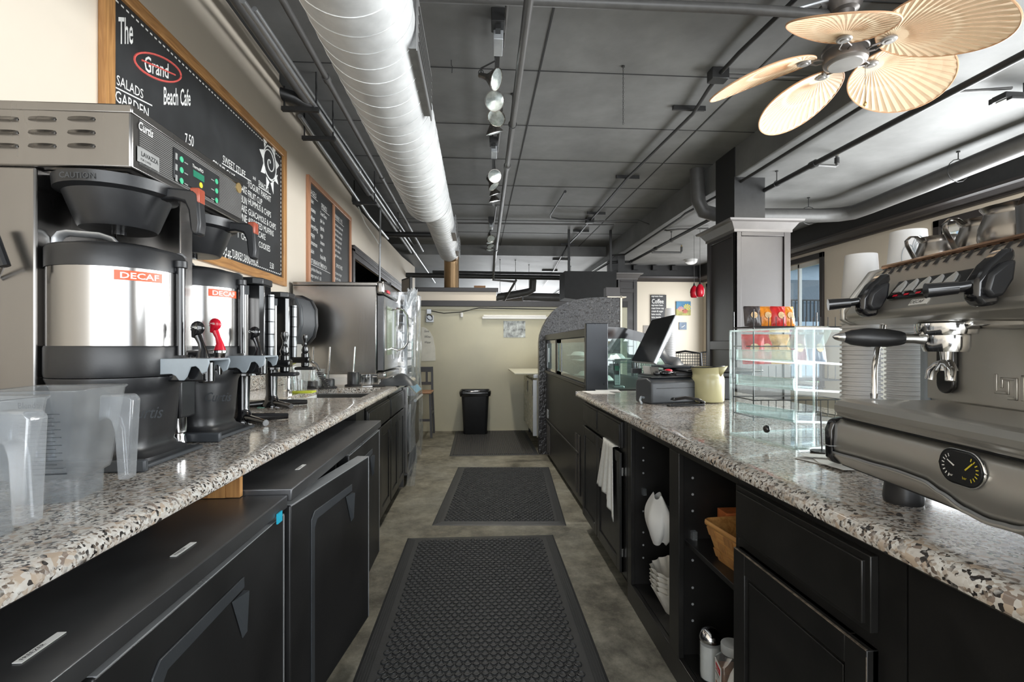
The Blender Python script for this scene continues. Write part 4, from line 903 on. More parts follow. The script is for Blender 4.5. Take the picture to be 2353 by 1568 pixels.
def urn(label, x, y, a0d):
    t = T('coffee_urn', label, 'coffee urn', (x, y, .9157), world=False, group='decaf urns under the brewer')
    n = 48
    MB().lathe([(.150, .227), (.152, .235), (.152, .300), (.150, .305)], n=n, caps=False).build('lower_band', BPL, t, smooth=50)
    MB().lathe([(.1485, .305), (.1485, .500)], n=n, caps=False).build('steel_shell', URNM, t, smooth=60)
    MB().lathe([(.1505, .500), (.1505, .548), (.146, .556), (.13, .56), (.128, .556)], n=n, caps=False).build('collar', BPL, t, smooth=50)
    MB().lathe([(.128, .556), (.10, .568), (.05, .576), (.02, .578), (.018, .572), (0, .572)], n=n, caps=False).build('lid', BPL, t, smooth=60)
    MB().tube([(-.12, -.05, .556), (-.118, -.05, .58), (-.108, -.05, .592), (-.09, -.05, .596), (-.01, -.05, .59), (.02, -.05, .58), (.034, -.05, .565), (.036, -.05, .552)], [(.012, .005)] * 8, 10).build('carry_handle', ALU, t, smooth=60)
    MB().tube([(.04, .08, .563), (.11, .09, .566), (.12, .09, .556)], .006, 8).build('lid_latch', ALU, t)
    # pedestal
    pr = [(.15, .225), (.151, .222), (.147, .19), (.142, .178), (.118, .07), (.112, .045), (.12, .03), (.14, .02), (.14, .0)]
    m = MB(); v = []; K = 32
    for i, (r, z) in enumerate(pr):
        e = 2 + min(1, max(0, (.19 - z) / .15)) * 3
        for k in range(K):
            q = 2 * math.pi * k / K; c, s = math.cos(q), math.sin(q); rr = r / ((abs(c) ** e + abs(s) ** e) ** (1 / e)) if z < .19 else r
            v.append((rr * c * (1 if z > .19 else .92), rr * s * (1 if z > .19 else .95), z))
    f = [(i * K + k, i * K + (k + 1) % K, (i + 1) * K + (k + 1) % K, (i + 1) * K + k) for i in range(len(pr) - 1) for k in range(K)] + [tuple(range(K)), tuple((len(pr) - 1) * K + k for k in range(K))]
    m.add(v, f); pd = m.build('pedestal', BPL, t, smooth=45)
    MB().box(-.12, -.14, 0, .145, .14, .012).box(-.02, -.152, 0, .16, -.135, .03).build('base_plate', GPL, t, bevel=.004)
    MB().text('Curtis', .045, (.093, -.114, .125), (1, .15, .0), (.3, .0, 1), .005, 'L', .7).build('lettering', GPL, pd)
    # gauge on the aisle side
    m = MB().cyl((.158, 0, .28), (.158, 0, .525), .0115, n=16); m.build('sight_gauge', BPLG, t)
    MB().cyl((.158, 0, .515), (.158, 0, .535), .017, n=16).box(.13, -.01, .505, .158, .01, .525).build('gauge_cap', BPL, t, bevel=.002)
    pts = [(.075, .272), (.26, .272), (.262, .262), (.255, .238), (.243, .232), (.236, .245), (.228, .252), (.215, .25), (.206, .225), (.198, .215), (.186, .215), (.178, .226), (.168, .232), (.075, .228)]
    MB().prism(pts, 'y', -.058, -.052).prism(pts, 'y', .052, .058).box(.10, -.055, .266, .26, .055, .272).build('tap_bracket', GREYPL, t, bevel=.002)
    m = MB()
    for z in (.237, .262): m.cyl((.084, -.0575, z), (.084, -.061, z), .0035, n=8)
    m.build('bracket_screw', BPL, t)
    MB().box(.14, -.03, .21, .235, .03, .262).cyl((.225, 0, .205), (.225, 0, .265), .02, n=18).build('tap_body', BPLG, t, bevel=.005)
    m = MB(); lever(m, .222, -.01, .273); lv = m.build('tap_lever', BPLG, t, smooth=50)
    MB().text('Curtis', .011, (.192, -.021, .351), (1, 0, 0), (0, 0, 1), .01, 'L', .75).build('lettering', WHITE, lv)
    # curved decaf label wrapped on the shell
    a0 = math.radians(a0d); r = .1492; L = .105; n = 12
    m = MB(); m.sheet(lambda u, w_: (r * math.cos(a0 + u * L / r), r * math.sin(a0 + u * L / r), .468 + w_ * .024), n, 1)
    lb = m.build('decaf_label', ORNG, t, smooth=60)
    vs, fs = text_mesh('DECAF', .018); x0 = min(q[0] for q in vs); x1 = max(q[0] for q in vs); k_ = (L * .8) / (x1 - x0)
    m = MB(); m.add([((r + .0004) * math.cos(a0 + ((q[0] - x0) * k_ + .012) / r), (r + .0004) * math.sin(a0 + ((q[0] - x0) * k_ + .012) / r), .4725 + q[1] * .021) for q in vs], fs)
    m.build('lettering', WHITE, lb, smooth=0)
    return t
urn('nearest big steel coffee urn with an orange decaf label and black tap', -.96, 1.425, -60)
urn('second steel coffee urn with a decaf label, beyond the brewer column', -.975, 1.81, -46)
def basket(label, x, y):
    t = T('brew_basket', label, 'brew basket', (x, y, 1.53), world=False, group='black brew baskets under the brewer head')
    MB().lathe([(0, 0), (.085, 0), (.09, .008), (.118, .085), (.135, .092), (.138, .12), (.132, .12), (.13, .1), (.0, .09)], n=40, caps=False).build('funnel', BPL, t, smooth=40)
    m = MB(); pts = [(.11, .118), (.20, .11), (.212, .10), (.218, .02), (.214, -.01), (.200, -.012), (.192, .0), (.186, .055), (.176, .078), (.15, .085), (.11, .082)]
    m.prism(pts, 'y', -.018, .018); m.build('handle', BPL, t, bevel=.006)
    MB().box(.1905, -.017, .075, .2145, .017, .1165).build('release_tab', BRICKR, t, bevel=.004)
    MB().cyl((0, 0, -.012), (0, 0, .0), .016, n=14).build('outlet', BPLG, t)
    MB().text('CAUTION', .02, (-.045, -.1375, .097), (1, 0, 0), (0, 0, 1), .01, 'L', .9).build('lettering', GPL, t)
basket('nearest black brew basket with a red release tab', -.96, 1.425); basket('second black brew basket at the far end of the brewer', -.975, 1.80)

def airpot(label, x, y, third=False):
    t = T('coffee_dispenser', label, 'coffee dispenser', (x, y, .9157), world=False, group='slim coffee dispensers on stands')
    MB().lathe([(.068, .235), (.068, .505)], n=36, caps=False).build('steel_shell', URNM, t, smooth=60)
    MB().lathe([(.0, .205), (.066, .205), (.07, .215), (.07, .235)], n=36, caps=False).lathe([(.07, .505), (.07, .54), (.0, .545)], n=36, caps=False).build('end_band', GPL, t, smooth=50)
    MB().prism([(-.075, -.05), (-.06, -.07), (.07, -.07), (.1, -.045), (.1, .045), (.07, .07), (-.06, .07), (-.075, .05)], 'z', .545, .572).build('lid', BPL, t, bevel=.004)
    MB().prism([(.035, -.052), (.085, -.045), (.1, -.03), (.1, .03), (.085, .045), (.035, .052)], 'z', .22, .545).build('front_housing', BPLG, t, bevel=.004)
    MB().cyl((.112, 0, .25), (.112, 0, .51), .012, n=18).build('sight_tube', ALU, t)
    m = MB()
    for z in (.30, .35, .40, .45, .50): m.cyl((.112, 0, z), (.112, 0, z + .004), .0128, n=18)
    m.build('graduation', BPL, t)
    MB().box(.09, -.02, .22, .19, .02, .25).cyl((.165, 0, .2), (.165, 0, .27), .019, n=16).build('tap_body', BPLG, t, bevel=.005)
    m = MB().lathe([(.014, .27), (.018, .285), (.009, .31), (.008, .325), (.014, .345), (.012, .36), (0, .363)], c=(.165, 0, 0), n=16); m.build('tap_lever', BPLG, t, smooth=60)
    MB().lathe([(.073, .205), (.08, .2), (.08, .19), (.03, .185), (.026, .06), (.035, .03), (.05, .015), (.05, .0)], n=28).build('stand', BPLG, t, smooth=50)
    m = MB()
    for q in (-38, 32, 150, 210): a = math.radians(q); m.tube([(.02 * math.cos(a), .02 * math.sin(a), .02), (.1 * math.cos(a), .1 * math.sin(a), .016), (.17 * math.cos(a), .17 * math.sin(a), .013)], [(.017, .017), (.015, .015), (.0125, .0125)], 10)
    m.build('stand_foot', BPLG, t, smooth=60)
    MB().box(.12, -.03, .185, .215, .03, .2).build('drip_lip', BPL, t, bevel=.006)
    return t
airpot('slim steel coffee dispenser on a black stand after the urns', -.935, 2.08); airpot('farther slim coffee dispenser in front of the towel dispenser', -1.035, 2.62)

# towel dispenser on the wall
t = T('towel_dispenser', 'large black paper towel dispenser on the left wall beside the oven', 'towel dispenser', (-1.4, 3.9, 1.2))
pr = [(XL, 1.24), (-1.45, 1.21), (-1.33, 1.24), (-1.28, 1.30), (-1.26, 1.38), (-1.265, 1.50), (-1.30, 1.57), (-1.37, 1.605), (-1.46, 1.61), (XL, 1.60)]
MB().prism(pr, 'y', 3.74, 4.05).build('cover', GPL, t, bevel=.02, seg=3)
pr2 = [(XL, 1.235), (-1.44, 1.2), (-1.32, 1.23), (-1.27, 1.29), (-1.25, 1.38), (-1.255, 1.51), (-1.29, 1.58), (-1.365, 1.617), (-1.46, 1.62), (XL, 1.61)]
MB().prism(pr2, 'y', 4.04, 4.08).build('rear_shell', BPL, t, bevel=.01)
m = MB().text('enMotion', .02, (-1.34, 3.7385, 1.36), (1, 0, 0), ZX, 0, 'C', .8); m.text('8', .035, (-1.34, 3.7385, 1.48), (1, 0, 0), ZX, .01, 'C', .6); m.build('lettering', WHITE, t)
m = MB(); pts = [(-1.40, 1.235), (-1.31, 1.235), (-1.25, 1.12), (-1.20, .98), (-1.24, .95), (-1.34, .98), (-1.38, 1.08)]
MB().prism(pts, 'y', 3.86, 3.8615).build('paper_towel', PAPER, t)

# convection oven on the counter
t = T('convection_oven', 'large stainless convection oven standing on short legs at counter end', 'oven', (-1.2, 4.65, .915))
oy0, oy1, oz0, oz1 = 4.30, 5.04, .985, 1.757
MB().box(-1.53, oy0, oz0, -.845, oy1, oz1 - .03).build('body', STEEL, t, bevel=.008)
MB().box(-1.53, oy0 - .004, oz1 - .029, -.84, oy1 + .004, oz1).build('top_cap', STEEL, t, bevel=.006)
MB().box(-.844, oy0 - .002, oz1 - .10, -.78, oy1, oz1 + .012).box(-.844, oy0 - .002, oz0 - .045, -.765, oy1, oz0 + .02).build('front_rail', STEEL, t, bevel=.02, seg=3)
d = MB().box(-.84, oy0 + .01, oz0 + .03, -.785, oy1 - .02, oz1 - .11).build('door', STEELD, t, bevel=.004)
MB().box(-.785, oy0 + .02, oz0 + .035, -.779, oy1 - .03, oz1 - .115).build('door_panel', STEEL, d, bevel=.002)
MB().box(-.779, oy0 + .12, oz0 + .16, -.775, oy1 - .16, oz1 - .19).build('door_window', pm('oven_glass', (.16, .2, .12), .08), d, bevel=.001)
MB().box(-.775, oy0 + .41, oz0 + .12, -.765, oy0 + .425, oz1 - .2).build('edge_trim', ALU, d)
hy = oy0 + .35
MB().tube([(-.775, hy, 1.55), (-.72, hy, 1.565), (-.67, hy, 1.55), (-.635, hy, 1.50), (-.63, hy, 1.37), (-.635, hy, 1.25), (-.67, hy, 1.20), (-.72, hy, 1.185), (-.775, hy, 1.2)], .009, 10).build('handle', CHROME, d)
MB().box(-.775, oy0 + .08, 1.675, -.765, oy0 + .2, 1.70).build('brand_plate', REDP, t)
for x, y in ((-.82, oy0 + .03), (-.82, oy1 - .05), (-1.48, oy0 + .05), (-1.48, oy1 - .05)): MB().cyl((x, y, .916), (x, y, oz0 - .005), .02, n=16).build('leg', CHROME, t)
m = MB()
for k in range(5): m.tube([(-.83 + .03 * math.cos(q + k), 4.7 + .03 * math.sin(q * 1.3 + k), oz1 + .03 + .015 * math.sin(q + k * 2)) for q in [i * .7 for i in range(10)]], .009, 6)
one('coiled_plug', m, BPL, 'black coiled power cord lying on top of the oven', 'cord')

# things around the sink
def clear_cup(label, p, h=.11, r0=.03, r1=.042, grp=None):
    t = T('plastic_cup', label, 'cup', tuple(p), world=False, group=grp)
    MB().lathe([(0, .002), (r0, .002), (r1, h), (r1 + .003, h), (r1 + .003, h - .004)], n=28, caps=False).build('cup_wall', CUPG, t, smooth=60)
    m = MB()
    for k in range(14): q = 2 * math.pi * k / 14; m.cyl((r0 * math.cos(q), r0 * math.sin(q), .01), ((r1 - .003) * math.cos(q), (r1 - .003) * math.sin(q), h * .75), .0012, n=4)
    m.build('flute', CUPG, t)
p = P(688, 903, z=.915); clear_cup('clear plastic cup standing upright at the sink corner', p + V((0, 0, .014)), .155, .045, .06)
one('sponge', MB().box(p.x - .07, p.y - .06, .9155, p.x + .1, p.y + .03, .9285), pm('yellow_green_sponge', (.5, .55, .05), .9, bump=.3), 'yellow green sponge under the clear cup', 'sponge', bevel=.004)
p = P(729, 893, z=.915); clear_cup('cloudy plastic tumbler behind the clear cup near faucet', p, .14, .04, .052)
def plunger(label, px, py, h, body):
    p = P(px, py, z=.915); t = T('plunger_press', label, 'press lid', tuple(p), world=False, group='black press lids with steel rods')
    MB().lathe([(0, 0), (.062, 0), (.064, .01), (.045, .018), (.045, .018 + body), (.04, .024 + body), (0, .026 + body)], n=28).build('base', BPL, t, smooth=40)
    MB().cyl((0, 0, .02 + body), (.01, .01, h), .006, n=10).build('rod', CHROME, t)
plunger('black press lid with upright steel rod left of the oven leg', 754, 893, .30, .045)
plunger('black press lid with a tall collar and leaning steel rod', 812, 888, .30, .085)
plunger('black press lid with steel rod nearest the paper towel', 716, 893, .30, .03)
p = P(865, 890, z=.915)
t = T('kitchen_knife', 'black handled kitchen tool lying at the sink edge', 'kitchen tool', (p.x, p.y, .916))
MB().tube([(p.x - .03, p.y, .926), (p.x + .06, p.y + .02, .926)], [(.011, .009), (.009, .008)], 10).build('handle', BPL, t); MB().tube([(p.x - .03, p.y, .926), (p.x - .1, p.y - .01, .924)], [(.008, .003), (.006, .002)], 8).build('blade', CHROME, t)
p = P(915, 885, z=.915)
m = MB(); m.sheet(lambda u, v_: (p.x - .14 + .28 * u, p.y - .12 + .24 * v_, .917 + .075 * (math.sin(math.pi * u) * math.sin(math.pi * v_)) ** .5 * (1 + .25 * math.sin(9 * u + 4 * v_))), 18, 14)
one('cloth_bag', m, GPL, 'crumpled dark grey bag on the counter by the oven', 'bag', smooth=60)
p = P(608, 937, z=.915)
one('paper_strip', MB().box(p.x - .03, p.y - .015, .9155, p.x + .03, p.y + .015, .918), pm('mint_paper', (.3, .6, .5), .7), 'small mint green strip lying on the granite by the stand', 'strip')
m = MB(); p = V((-1.2, 2.05, .93))
for k in range(7): m.tube([p + V((.06 * math.cos(q * 1.7 + k), .05 * math.sin(q + k * 2), .05 + .045 * math.sin(q * .9 + k))) for q in [i * .5 for i in range(14)]], .003, 5)
one('wire_tangle', m, BPL, 'tangle of thin black wires behind the urn stands', 'wires')
one('white_rag', MB().at((-1.13, 2.02, .916)).ball((0, 0, .03), .045, 14, (1.3, 1, .66)), LINEN, 'white crumpled cloth behind the dispenser stand', 'cloth', smooth=60)

# blender jars
def jar(label, x, y, rz, texts=True):
    t = T('blender_jar', label, 'blender jar', (x, y, .9157), rz, world=False, group='frosted blender jars')
    def ring(hw, z, r): return [(a, b, z) for a, b in rrect(-hw, -hw, hw, hw, r, 4)]
    secs = [ring(.055, .0, .02), ring(.056, .045, .02), ring(.064, .05, .02), ring(.066, .06, .02), ring(.082, .215, .016), ring(.086, .22, .016)]
    n = len(secs[0]); v = [p for s in secs for p in s]; f = [(i * n + k, i * n + (k + 1) % n, (i + 1) * n + (k + 1) % n, (i + 1) * n + k) for i in range(len(secs) - 1) for k in range(n)] + [tuple(range(n))]
    MB().add(v, f).build('jar_body', JARM, t, smooth=50, solid=.003)
    sec = ring(.0565, .046, .02); MB().add(sec, [tuple(range(n))]).build('inner_floor', JARE, t)
    pts = [(.078, .205), (.13, .205), (.138, .195), (.13, .03), (.11, .03), (.104, .13), (.098, .152), (.088, .16), (.075, .15)]
    MB().prism(pts, 'y', -.017, .017).build('handle', JARE, t, bevel=.004)
    m = MB(); sx = .076
    if texts:
        def fw(z): return .064 + (z - .05) * .018 / .165
        for k in range(15):
            z = .07 + k * .0075; m.box(-.02, -fw(z) - .0026, z, .045 - .01 * (k % 2), -fw(z) - .0018, z + .0009)
        m.box(-.005, -fw(.062) - .003, .058, .05, -fw(.062) - .0018, .061)
        m.text('Blendtec', .016, (-.02, -fw(.19) - .0022, .188), (1, 0, 0), (0, -.11, 1), .004, 'L', .8)
        m.build('print', GPL, t)
    return t
jar('frosted blender jar with printed scale standing before the urn', -.845, 1.085, math.radians(8))
jar('frosted blender jar cut by the left edge of the photo', -.815, .84, math.radians(-4))
# ================================================================ back corner, floor
def mat_(label, cx, cy, w_, l_, rz, kind):
    t = T('floor_mat', label, 'floor mat', (cx, cy, 0), rz, world=False)
    h = .012
    pr = [(-w_ / 2, 0), (-w_ / 2 + .01, .004), (-w_ / 2 + .055, h * .8), (w_ / 2 - .055, h * .8), (w_ / 2 - .01, .004), (w_ / 2, 0)]
    v = []; fs = []
    for i, (o, z) in enumerate(((0, .0005), (.012, .004), (.055, h * .75))):
        v += [(-w_ / 2 + o, -l_ / 2 + o, z), (w_ / 2 - o, -l_ / 2 + o, z), (w_ / 2 - o, l_ / 2 - o, z), (-w_ / 2 + o, l_ / 2 - o, z)]
    for i in range(2):
        for k in range(4): fs.append((i * 4 + k, i * 4 + (k + 1) % 4, i * 4 + 4 + (k + 1) % 4, i * 4 + 4 + k))
    fs.append((8, 9, 10, 11)); fs.append((3, 2, 1, 0))
    MB().add(v, fs).build('mat_base', RUB, t, smooth=0)
    m = MB(); b = .07
    if kind == 'stud':
        p = .0335; nx = int((w_ - 2 * b) / p); ny = int((l_ - 2 * b) / (p * .87))
        prof = [(.0158, h * .7), (.0150, h * 1.15), (.0125, h * 1.2), (.0105, h * .95), (0, h * .9)]
        for j in range(ny):
            for i in range(nx - (j % 2)):
                m.lathe(prof, c=(-(nx - 1) * p / 2 + i * p + (j % 2) * p / 2, -(ny - 1) * p * .87 / 2 + j * p * .87, 0), n=10, caps=False)
        m.build('stud_surface', RUB, t, smooth=40)
        m = MB()
        for k in range(4):
            o = .014 + k * .011
            for s in (-1, 1): m.box(s * (w_ / 2 - o) - .0015, -l_ / 2 + o, .003, s * (w_ / 2 - o) + .0015, l_ / 2 - o, .006 + k * .0012)
        m.build('edge_ridge', RUB, t)
    else:
        n = int((w_ - .06) / .022)
        for i in range(n):
            x = -w_ / 2 + .035 + i * .022; m.box(x, -l_ / 2 + .04, h * .6, x + .009, l_ / 2 - .04, h * 1.15)
        m.build('rib_surface', pm('brown_black_rubber', (.04, .036, .033), .6, bump=.05) , t, smooth=0)
        m = MB()
        for k in range(3): y = -l_ / 2 + .3 * (k + 1); m.box(-w_ / 2 + .03, y, h * .5, w_ / 2 - .03, y + .012, h * 1.2)
    return t
mat_('nearest studded black rubber mat in the aisle', .017, 2.44, .93, 1.60, math.radians(-.4), 'stud')
mat_('middle studded black rubber mat lying slightly askew', .205, 4.255, .915, 1.66, math.radians(-4.0), 'stud')
mat_('far ribbed black mat in front of the waste bin', .19, 6.44, 1.0, 1.64, math.radians(.0), 'rib')

# waste bin
t = T('waste_bin', 'black rectangular waste bin with a liner against the cream partition', 'bin', (-.03, 7.05, .0), world=False)
def rring(hx, hy, z, r): return [(a, b, z) for a, b in rrect(-hx, -hy, hx, hy, r, 4)]
def loft(secs, cap0=True, cap1=False):
    n = len(secs[0]); v = [p for s in secs for p in s]; f = [(i * n + k, i * n + (k + 1) % n, (i + 1) * n + (k + 1) % n, (i + 1) * n + k) for i in range(len(secs) - 1) for k in range(n)]
    if cap0: f.append(tuple(range(n - 1, -1, -1)))
    if cap1: f.append(tuple((len(secs) - 1) * n + k for k in range(n)))
    return v, f
v, f = loft([rring(.155, .11, .012, .04), rring(.16, .115, .02, .04), rring(.19, .145, .575, .045), rring(.205, .16, .58, .05), rring(.205, .16, .60, .05), rring(.185, .14, .60, .05), rring(.165, .12, .3, .04)])
MB().add(v, f).build('bin_body', BPL, t, smooth=50)
m = MB(); n = 60
secs = []
for z, o, am in ((.603, -.012, .0), (.612, .0, .004), (.60, .012, .004), (.57, .013, .006), (.535, .006, .012)):
    r_ = rring(.205 + o, .16 + o, z, .05); secs.append([(a * (1 + am * math.sin(k * 2.3) * 2), b * (1 + am * math.sin(k * 1.7) * 2), c + am * math.sin(k * 3.1)) for k, (a, b, c) in enumerate(r_)])
v, f = loft(secs, False); m.add(v, f).build('bin_liner', BPLG, t, smooth=50)

# bar stool chair seen behind the rack
t = T('bar_stool', 'tall dark bar chair with wooden seat behind the wrapped rack', 'chair', (-.80, 6.95, 0), math.radians(0), world=False)
DKW = pm('stool_paint', (.06, .06, .065), .45)
for x in (-.17, .17):
    MB().tube([(x * 1.12, -.19, 0), (x, -.16, .58)], [(.02, .02), (.02, .02)], 4).build('leg', DKW, t, smooth=0)
    MB().tube([(x * 1.12, .21, 0), (x, .18, .58), (x * .95, .22, .93)], .021, 4).build('leg', DKW, t, smooth=0)
MB().box(-.19, -.19, .585, .19, .19, .61).build('seat', SEATW, t, bevel=.008)
MB().box(-.17, .195, .86, .17, .22, .93).box(-.17, .185, .68, .17, .205, .72).build('back_rail', DKW, t)
m = MB()
for x in (-.09, 0, .09): m.box(x - .014, .19, .70, x + .014, .21, .88)
m.build('back_slat', DKW, t); MB().box(-.18, -.185, .22, .18, -.16, .25).box(-.19, -.17, .30, -.165, .2, .33).box(.165, -.17, .30, .19, .2, .33).build('stretcher', DKW, t)

# aluminium rack under clear film
t = T('sheet_pan_rack', 'aluminium sheet pan rack beside the oven', 'rack', (-.93, 5.4, 0))
rx0, rx1, ry0, ry1 = -1.17, -.715, 5.12, 5.68
for x in (rx0, rx1):
    for y in (ry0, ry1): MB().box(x - .014, y - .014, .08, x + .014, y + .014, 1.72).build('upright', ALU, t)
for k in range(17):
    z = .2 + k * .088; m = MB(); m.box(rx0 - .01, ry0, z, rx0 + .03, ry1, z + .018).box(rx1 - .03, ry0, z, rx1 + .01, ry1, z + .018)
    m.box(rx0 + .03, ry0 + .01, z + .018, rx1 - .03, ry0 + .03, z + .03); m.build('tray_slide', ALU, t)
MB().box(rx0 - .014, ry0 - .014, 1.72, rx1 + .014, ry1 + .014, 1.735).box(rx0, ry0, .08, rx1, ry1, .1).build('frame_plate', ALU, t)
for x in (rx0, rx1):
    for y in (ry0, ry1): MB().cyl((x - .012, y, .04), (x + .012, y, .04), .04, n=14).build('caster', BPL, t)
m = MB()
def film(u, w_):   # u around the near and aisle sides, w_ downwards
    z = 1.76 - 1.72 * w_; k = u * 2
    wob = .012 * math.sin(17 * u + 5 * w_) + .008 * math.sin(41 * u - 9 * w_) + .006 * math.sin(63 * u + 23 * w_)
    if k < 1: return (rx0 - .04 + (rx1 - rx0 + .12) * k, ry0 - .045 + wob, z)
    return (rx1 + .085 + wob, ry0 - .045 + (ry1 - ry0 + .1) * (k - 1), z)
m.sheet(film, 60, 24)
m.sheet(lambda u, w_: (rx0 - .04 + (rx1 - rx0 + .13) * u, ry0 - .05 + (ry1 - ry0 + .1) * w_, 1.765 + .012 * math.sin(14 * u + 9 * w_)), 14, 14)
one('plastic_cover', m, FILM, 'clear wrinkled plastic cover draped over the pan rack', 'cover', smooth=60)
m = MB(); m.sheet(lambda u, w_: (rx1 + .02 + .1 * u, ry0 - .055 + .03 * math.sin(7 * u + 6 * w_), 1.79 - .22 * w_ * (1 - .5 * u) + .012 * math.sin(19 * u)), 12, 10)
one('bunched_film', m, clear('bunched_film', (.9, .93, .95), .3, .15, .6, (.85, .88, .9)), 'bunched white film at the top corner of the pan rack', 'film', smooth=60)

# dishwasher under the end of the left counter
t = T('dishwasher', 'stainless undercounter dishwasher with a tilted blue control panel', 'dishwasher', (-.9, 4.72, 0))
MB().box(-1.45, 4.415, .12, -.60, 5.0, .87).build('body', STEEL, t, bevel=.005)
MB().box(-.60, 4.42, .30, -.572, 4.995, .72).build('door', STEELH, t, bevel=.006)
MB().prism([(-.60, .875), (-.598, .875), (-.535, .80), (-.54, .79), (-.60, .79)], 'y', 4.42, 4.995).build('control_housing', STEEL, t)
d = MB().add([(-.592, 4.5, .870), (-.592, 4.93, .870), (-.5385, 4.93, .8065), (-.5385, 4.5, .8065)], [(0, 1, 2, 3)]); cp = d.build('control_panel', pm('panel_blue', (.1, .25, .38), .3), t)
MB().tube([(-.54, 4.44, .745), (-.54, 4.97, .745)], .013, 8).build('handle', ALU, t)
MB().box(-1.4, 4.43, .0, -.64, 4.46, .12).box(-1.4, 4.96, 0, -.64, 4.99, .12).box(-.64, 4.43, .1, -.60, 4.99, .28).build('plinth', STEELD, t)
m = MB()
for k in range(6): m.tube([(-.68 + .03 * math.cos(q * 1.3 + k), 4.7 + .12 * math.sin(q + k), .05 + .02 * math.sin(q * 2 + k)) for q in [i * .6 for i in range(9)]], .008, 5)
m.build('hose', BPL, t)
m = MB(); m.sheet(lambda u, w_: (-.60 + .07 * u + .008 * math.sin(11 * w_), 4.395 + .01 * math.sin(9 * u + 13 * w_), .90 - .885 * w_), 8, 24)
one('film_strip', m, FILM, 'strip of clear plastic film hanging beside the dishwasher', 'film', smooth=60)

# things on the partition wall
yw = YP - .001
p = P(988, 730, y=YP); t = T('wall_outlet', 'open outlet box with tangled wires below the beam', 'outlet', (p.x, yw, p.z))
MB().box(p.x - .055, yw - .03, p.z - .07, p.x + .055, yw, p.z + .03).box(p.x - .045, yw - .03, p.z + .05, p.x + .02, yw, p.z + .12).build('outlet_box', SILV, t, bevel=.004)
m = MB()
for k in range(4): m.tube([(p.x + .04 * math.cos(q * 1.1 + k), yw - .04, p.z + .04 * math.sin(q + k)) for q in [i * .6 for i in range(11)]], .004, 5)
m.build('wire', BPL, t)
def cable(label, pts, r=.006, mt=BPL): return one('cable', MB().tube(pts, r, 6), mt, label, 'cable')
cable('black cable drooping along the partition under the beam', [V((p.x - .02, yw - .02, p.z + .1)), V((p.x + .2, yw - .02, p.z + .06)), V((p.x + .45, yw - .02, p.z + .08)), V((p.x + .7, yw - .02, p.z + .14)), V((p.x + 1.9, yw - .02, p.z + .12))])
pipe('thin pale conduit along the partition under the beam', [V((XP + .05, yw - .015, 1.745)), V((1.2, yw - .015, 1.74))], .009, CREAM2, cat='conduit', name='conduit')
p = P(1061, 722, y=YP); one('wall_sensor', MB().box(p.x - .02, yw - .03, p.z - .05, p.x + .02, yw, p.z + .02), PAPER, 'little white sensor on the partition below the cable', 'sensor', bevel=.01)
a, b = P(1108, 728, y=YP), P(1257, 728, y=YP)
t = T('tube_light', 'long white tube light fixed on the partition wall', 'wall light', ((a.x + b.x) / 2, yw, a.z))
MB().box(a.x, yw - .05, a.z - .035, b.x, yw, a.z - .0).build('housing', PAPER, t, bevel=.004); MB().cyl((a.x + .02, yw - .03, a.z + .012), (b.x - .02, yw - .03, a.z + .012), .011, n=12).build('tube', WHITE, t)
a, b = P(1157, 738, y=YP), P(1207, 776, y=YP)
POST = pm('grey_photo_print', (.35, .37, .36), .35, var=.9, scale=14)
one('poster', MB().box(a.x, yw - .004, b.z, b.x, yw, a.z), POST, 'small glossy grey photo print on the partition under the tube light', 'poster')
pts = [(974, 830), (1001, 829), (1000, 800), (995, 775), (988, 762), (980, 755), (974, 752)]
q = [P(a, b, y=YP) for a, b in pts]
t = T('wall_sign', 'pale bottle shaped sheet with script lettering on the partition', 'sign', (-.7, yw, q[0].z))
MB().prism([(v_.x, v_.z) for v_ in q] + [(-.80, q[-1].z), (-.80, q[0].z)], 'y', yw - .006, yw).build('sheet', pm('aged_paper', (.66, .65, .58), .7), t)
m = MB(); m.text('Save', .05, (-.76, yw - .0065, 1.42), (1, 0, 0), (.2, 0, 1), 0, 'L', .8).text('Wine', .05, (-.76, yw - .0065, 1.34), (1, 0, 0), (.2, 0, 1), 0, 'L', .8).text('Water', .05, (-.76, yw - .0065, 1.26), (1, 0, 0), (.2, 0, 1), 0, 'L', .7)
m.build('lettering', BLKINK, t)
a = P(946, 655, x=-.9)
t = T('wall_monitor', 'small tilted dark framed panel high above the pan rack', 'monitor', (-.93, 6.6, 1.9))
MB().at((-.95, 6.9, 1.99), (0, 0, math.radians(-62))).box(-.16, -.02, -.13, .16, .02, .15).build('frame', PIPED, t, bevel=.006)
MB().at((-.95, 6.9, 1.99), (0, 0, math.radians(-62))).box(-.14, -.0225, -.11, .14, -.0205, .13).build('screen', pm('beige_face', (.4, .36, .3), .3), t)
MB().box(-1.0, 6.95, 1.95, -.93, YP - .07, 2.0).build('bracket', PIPED, t)

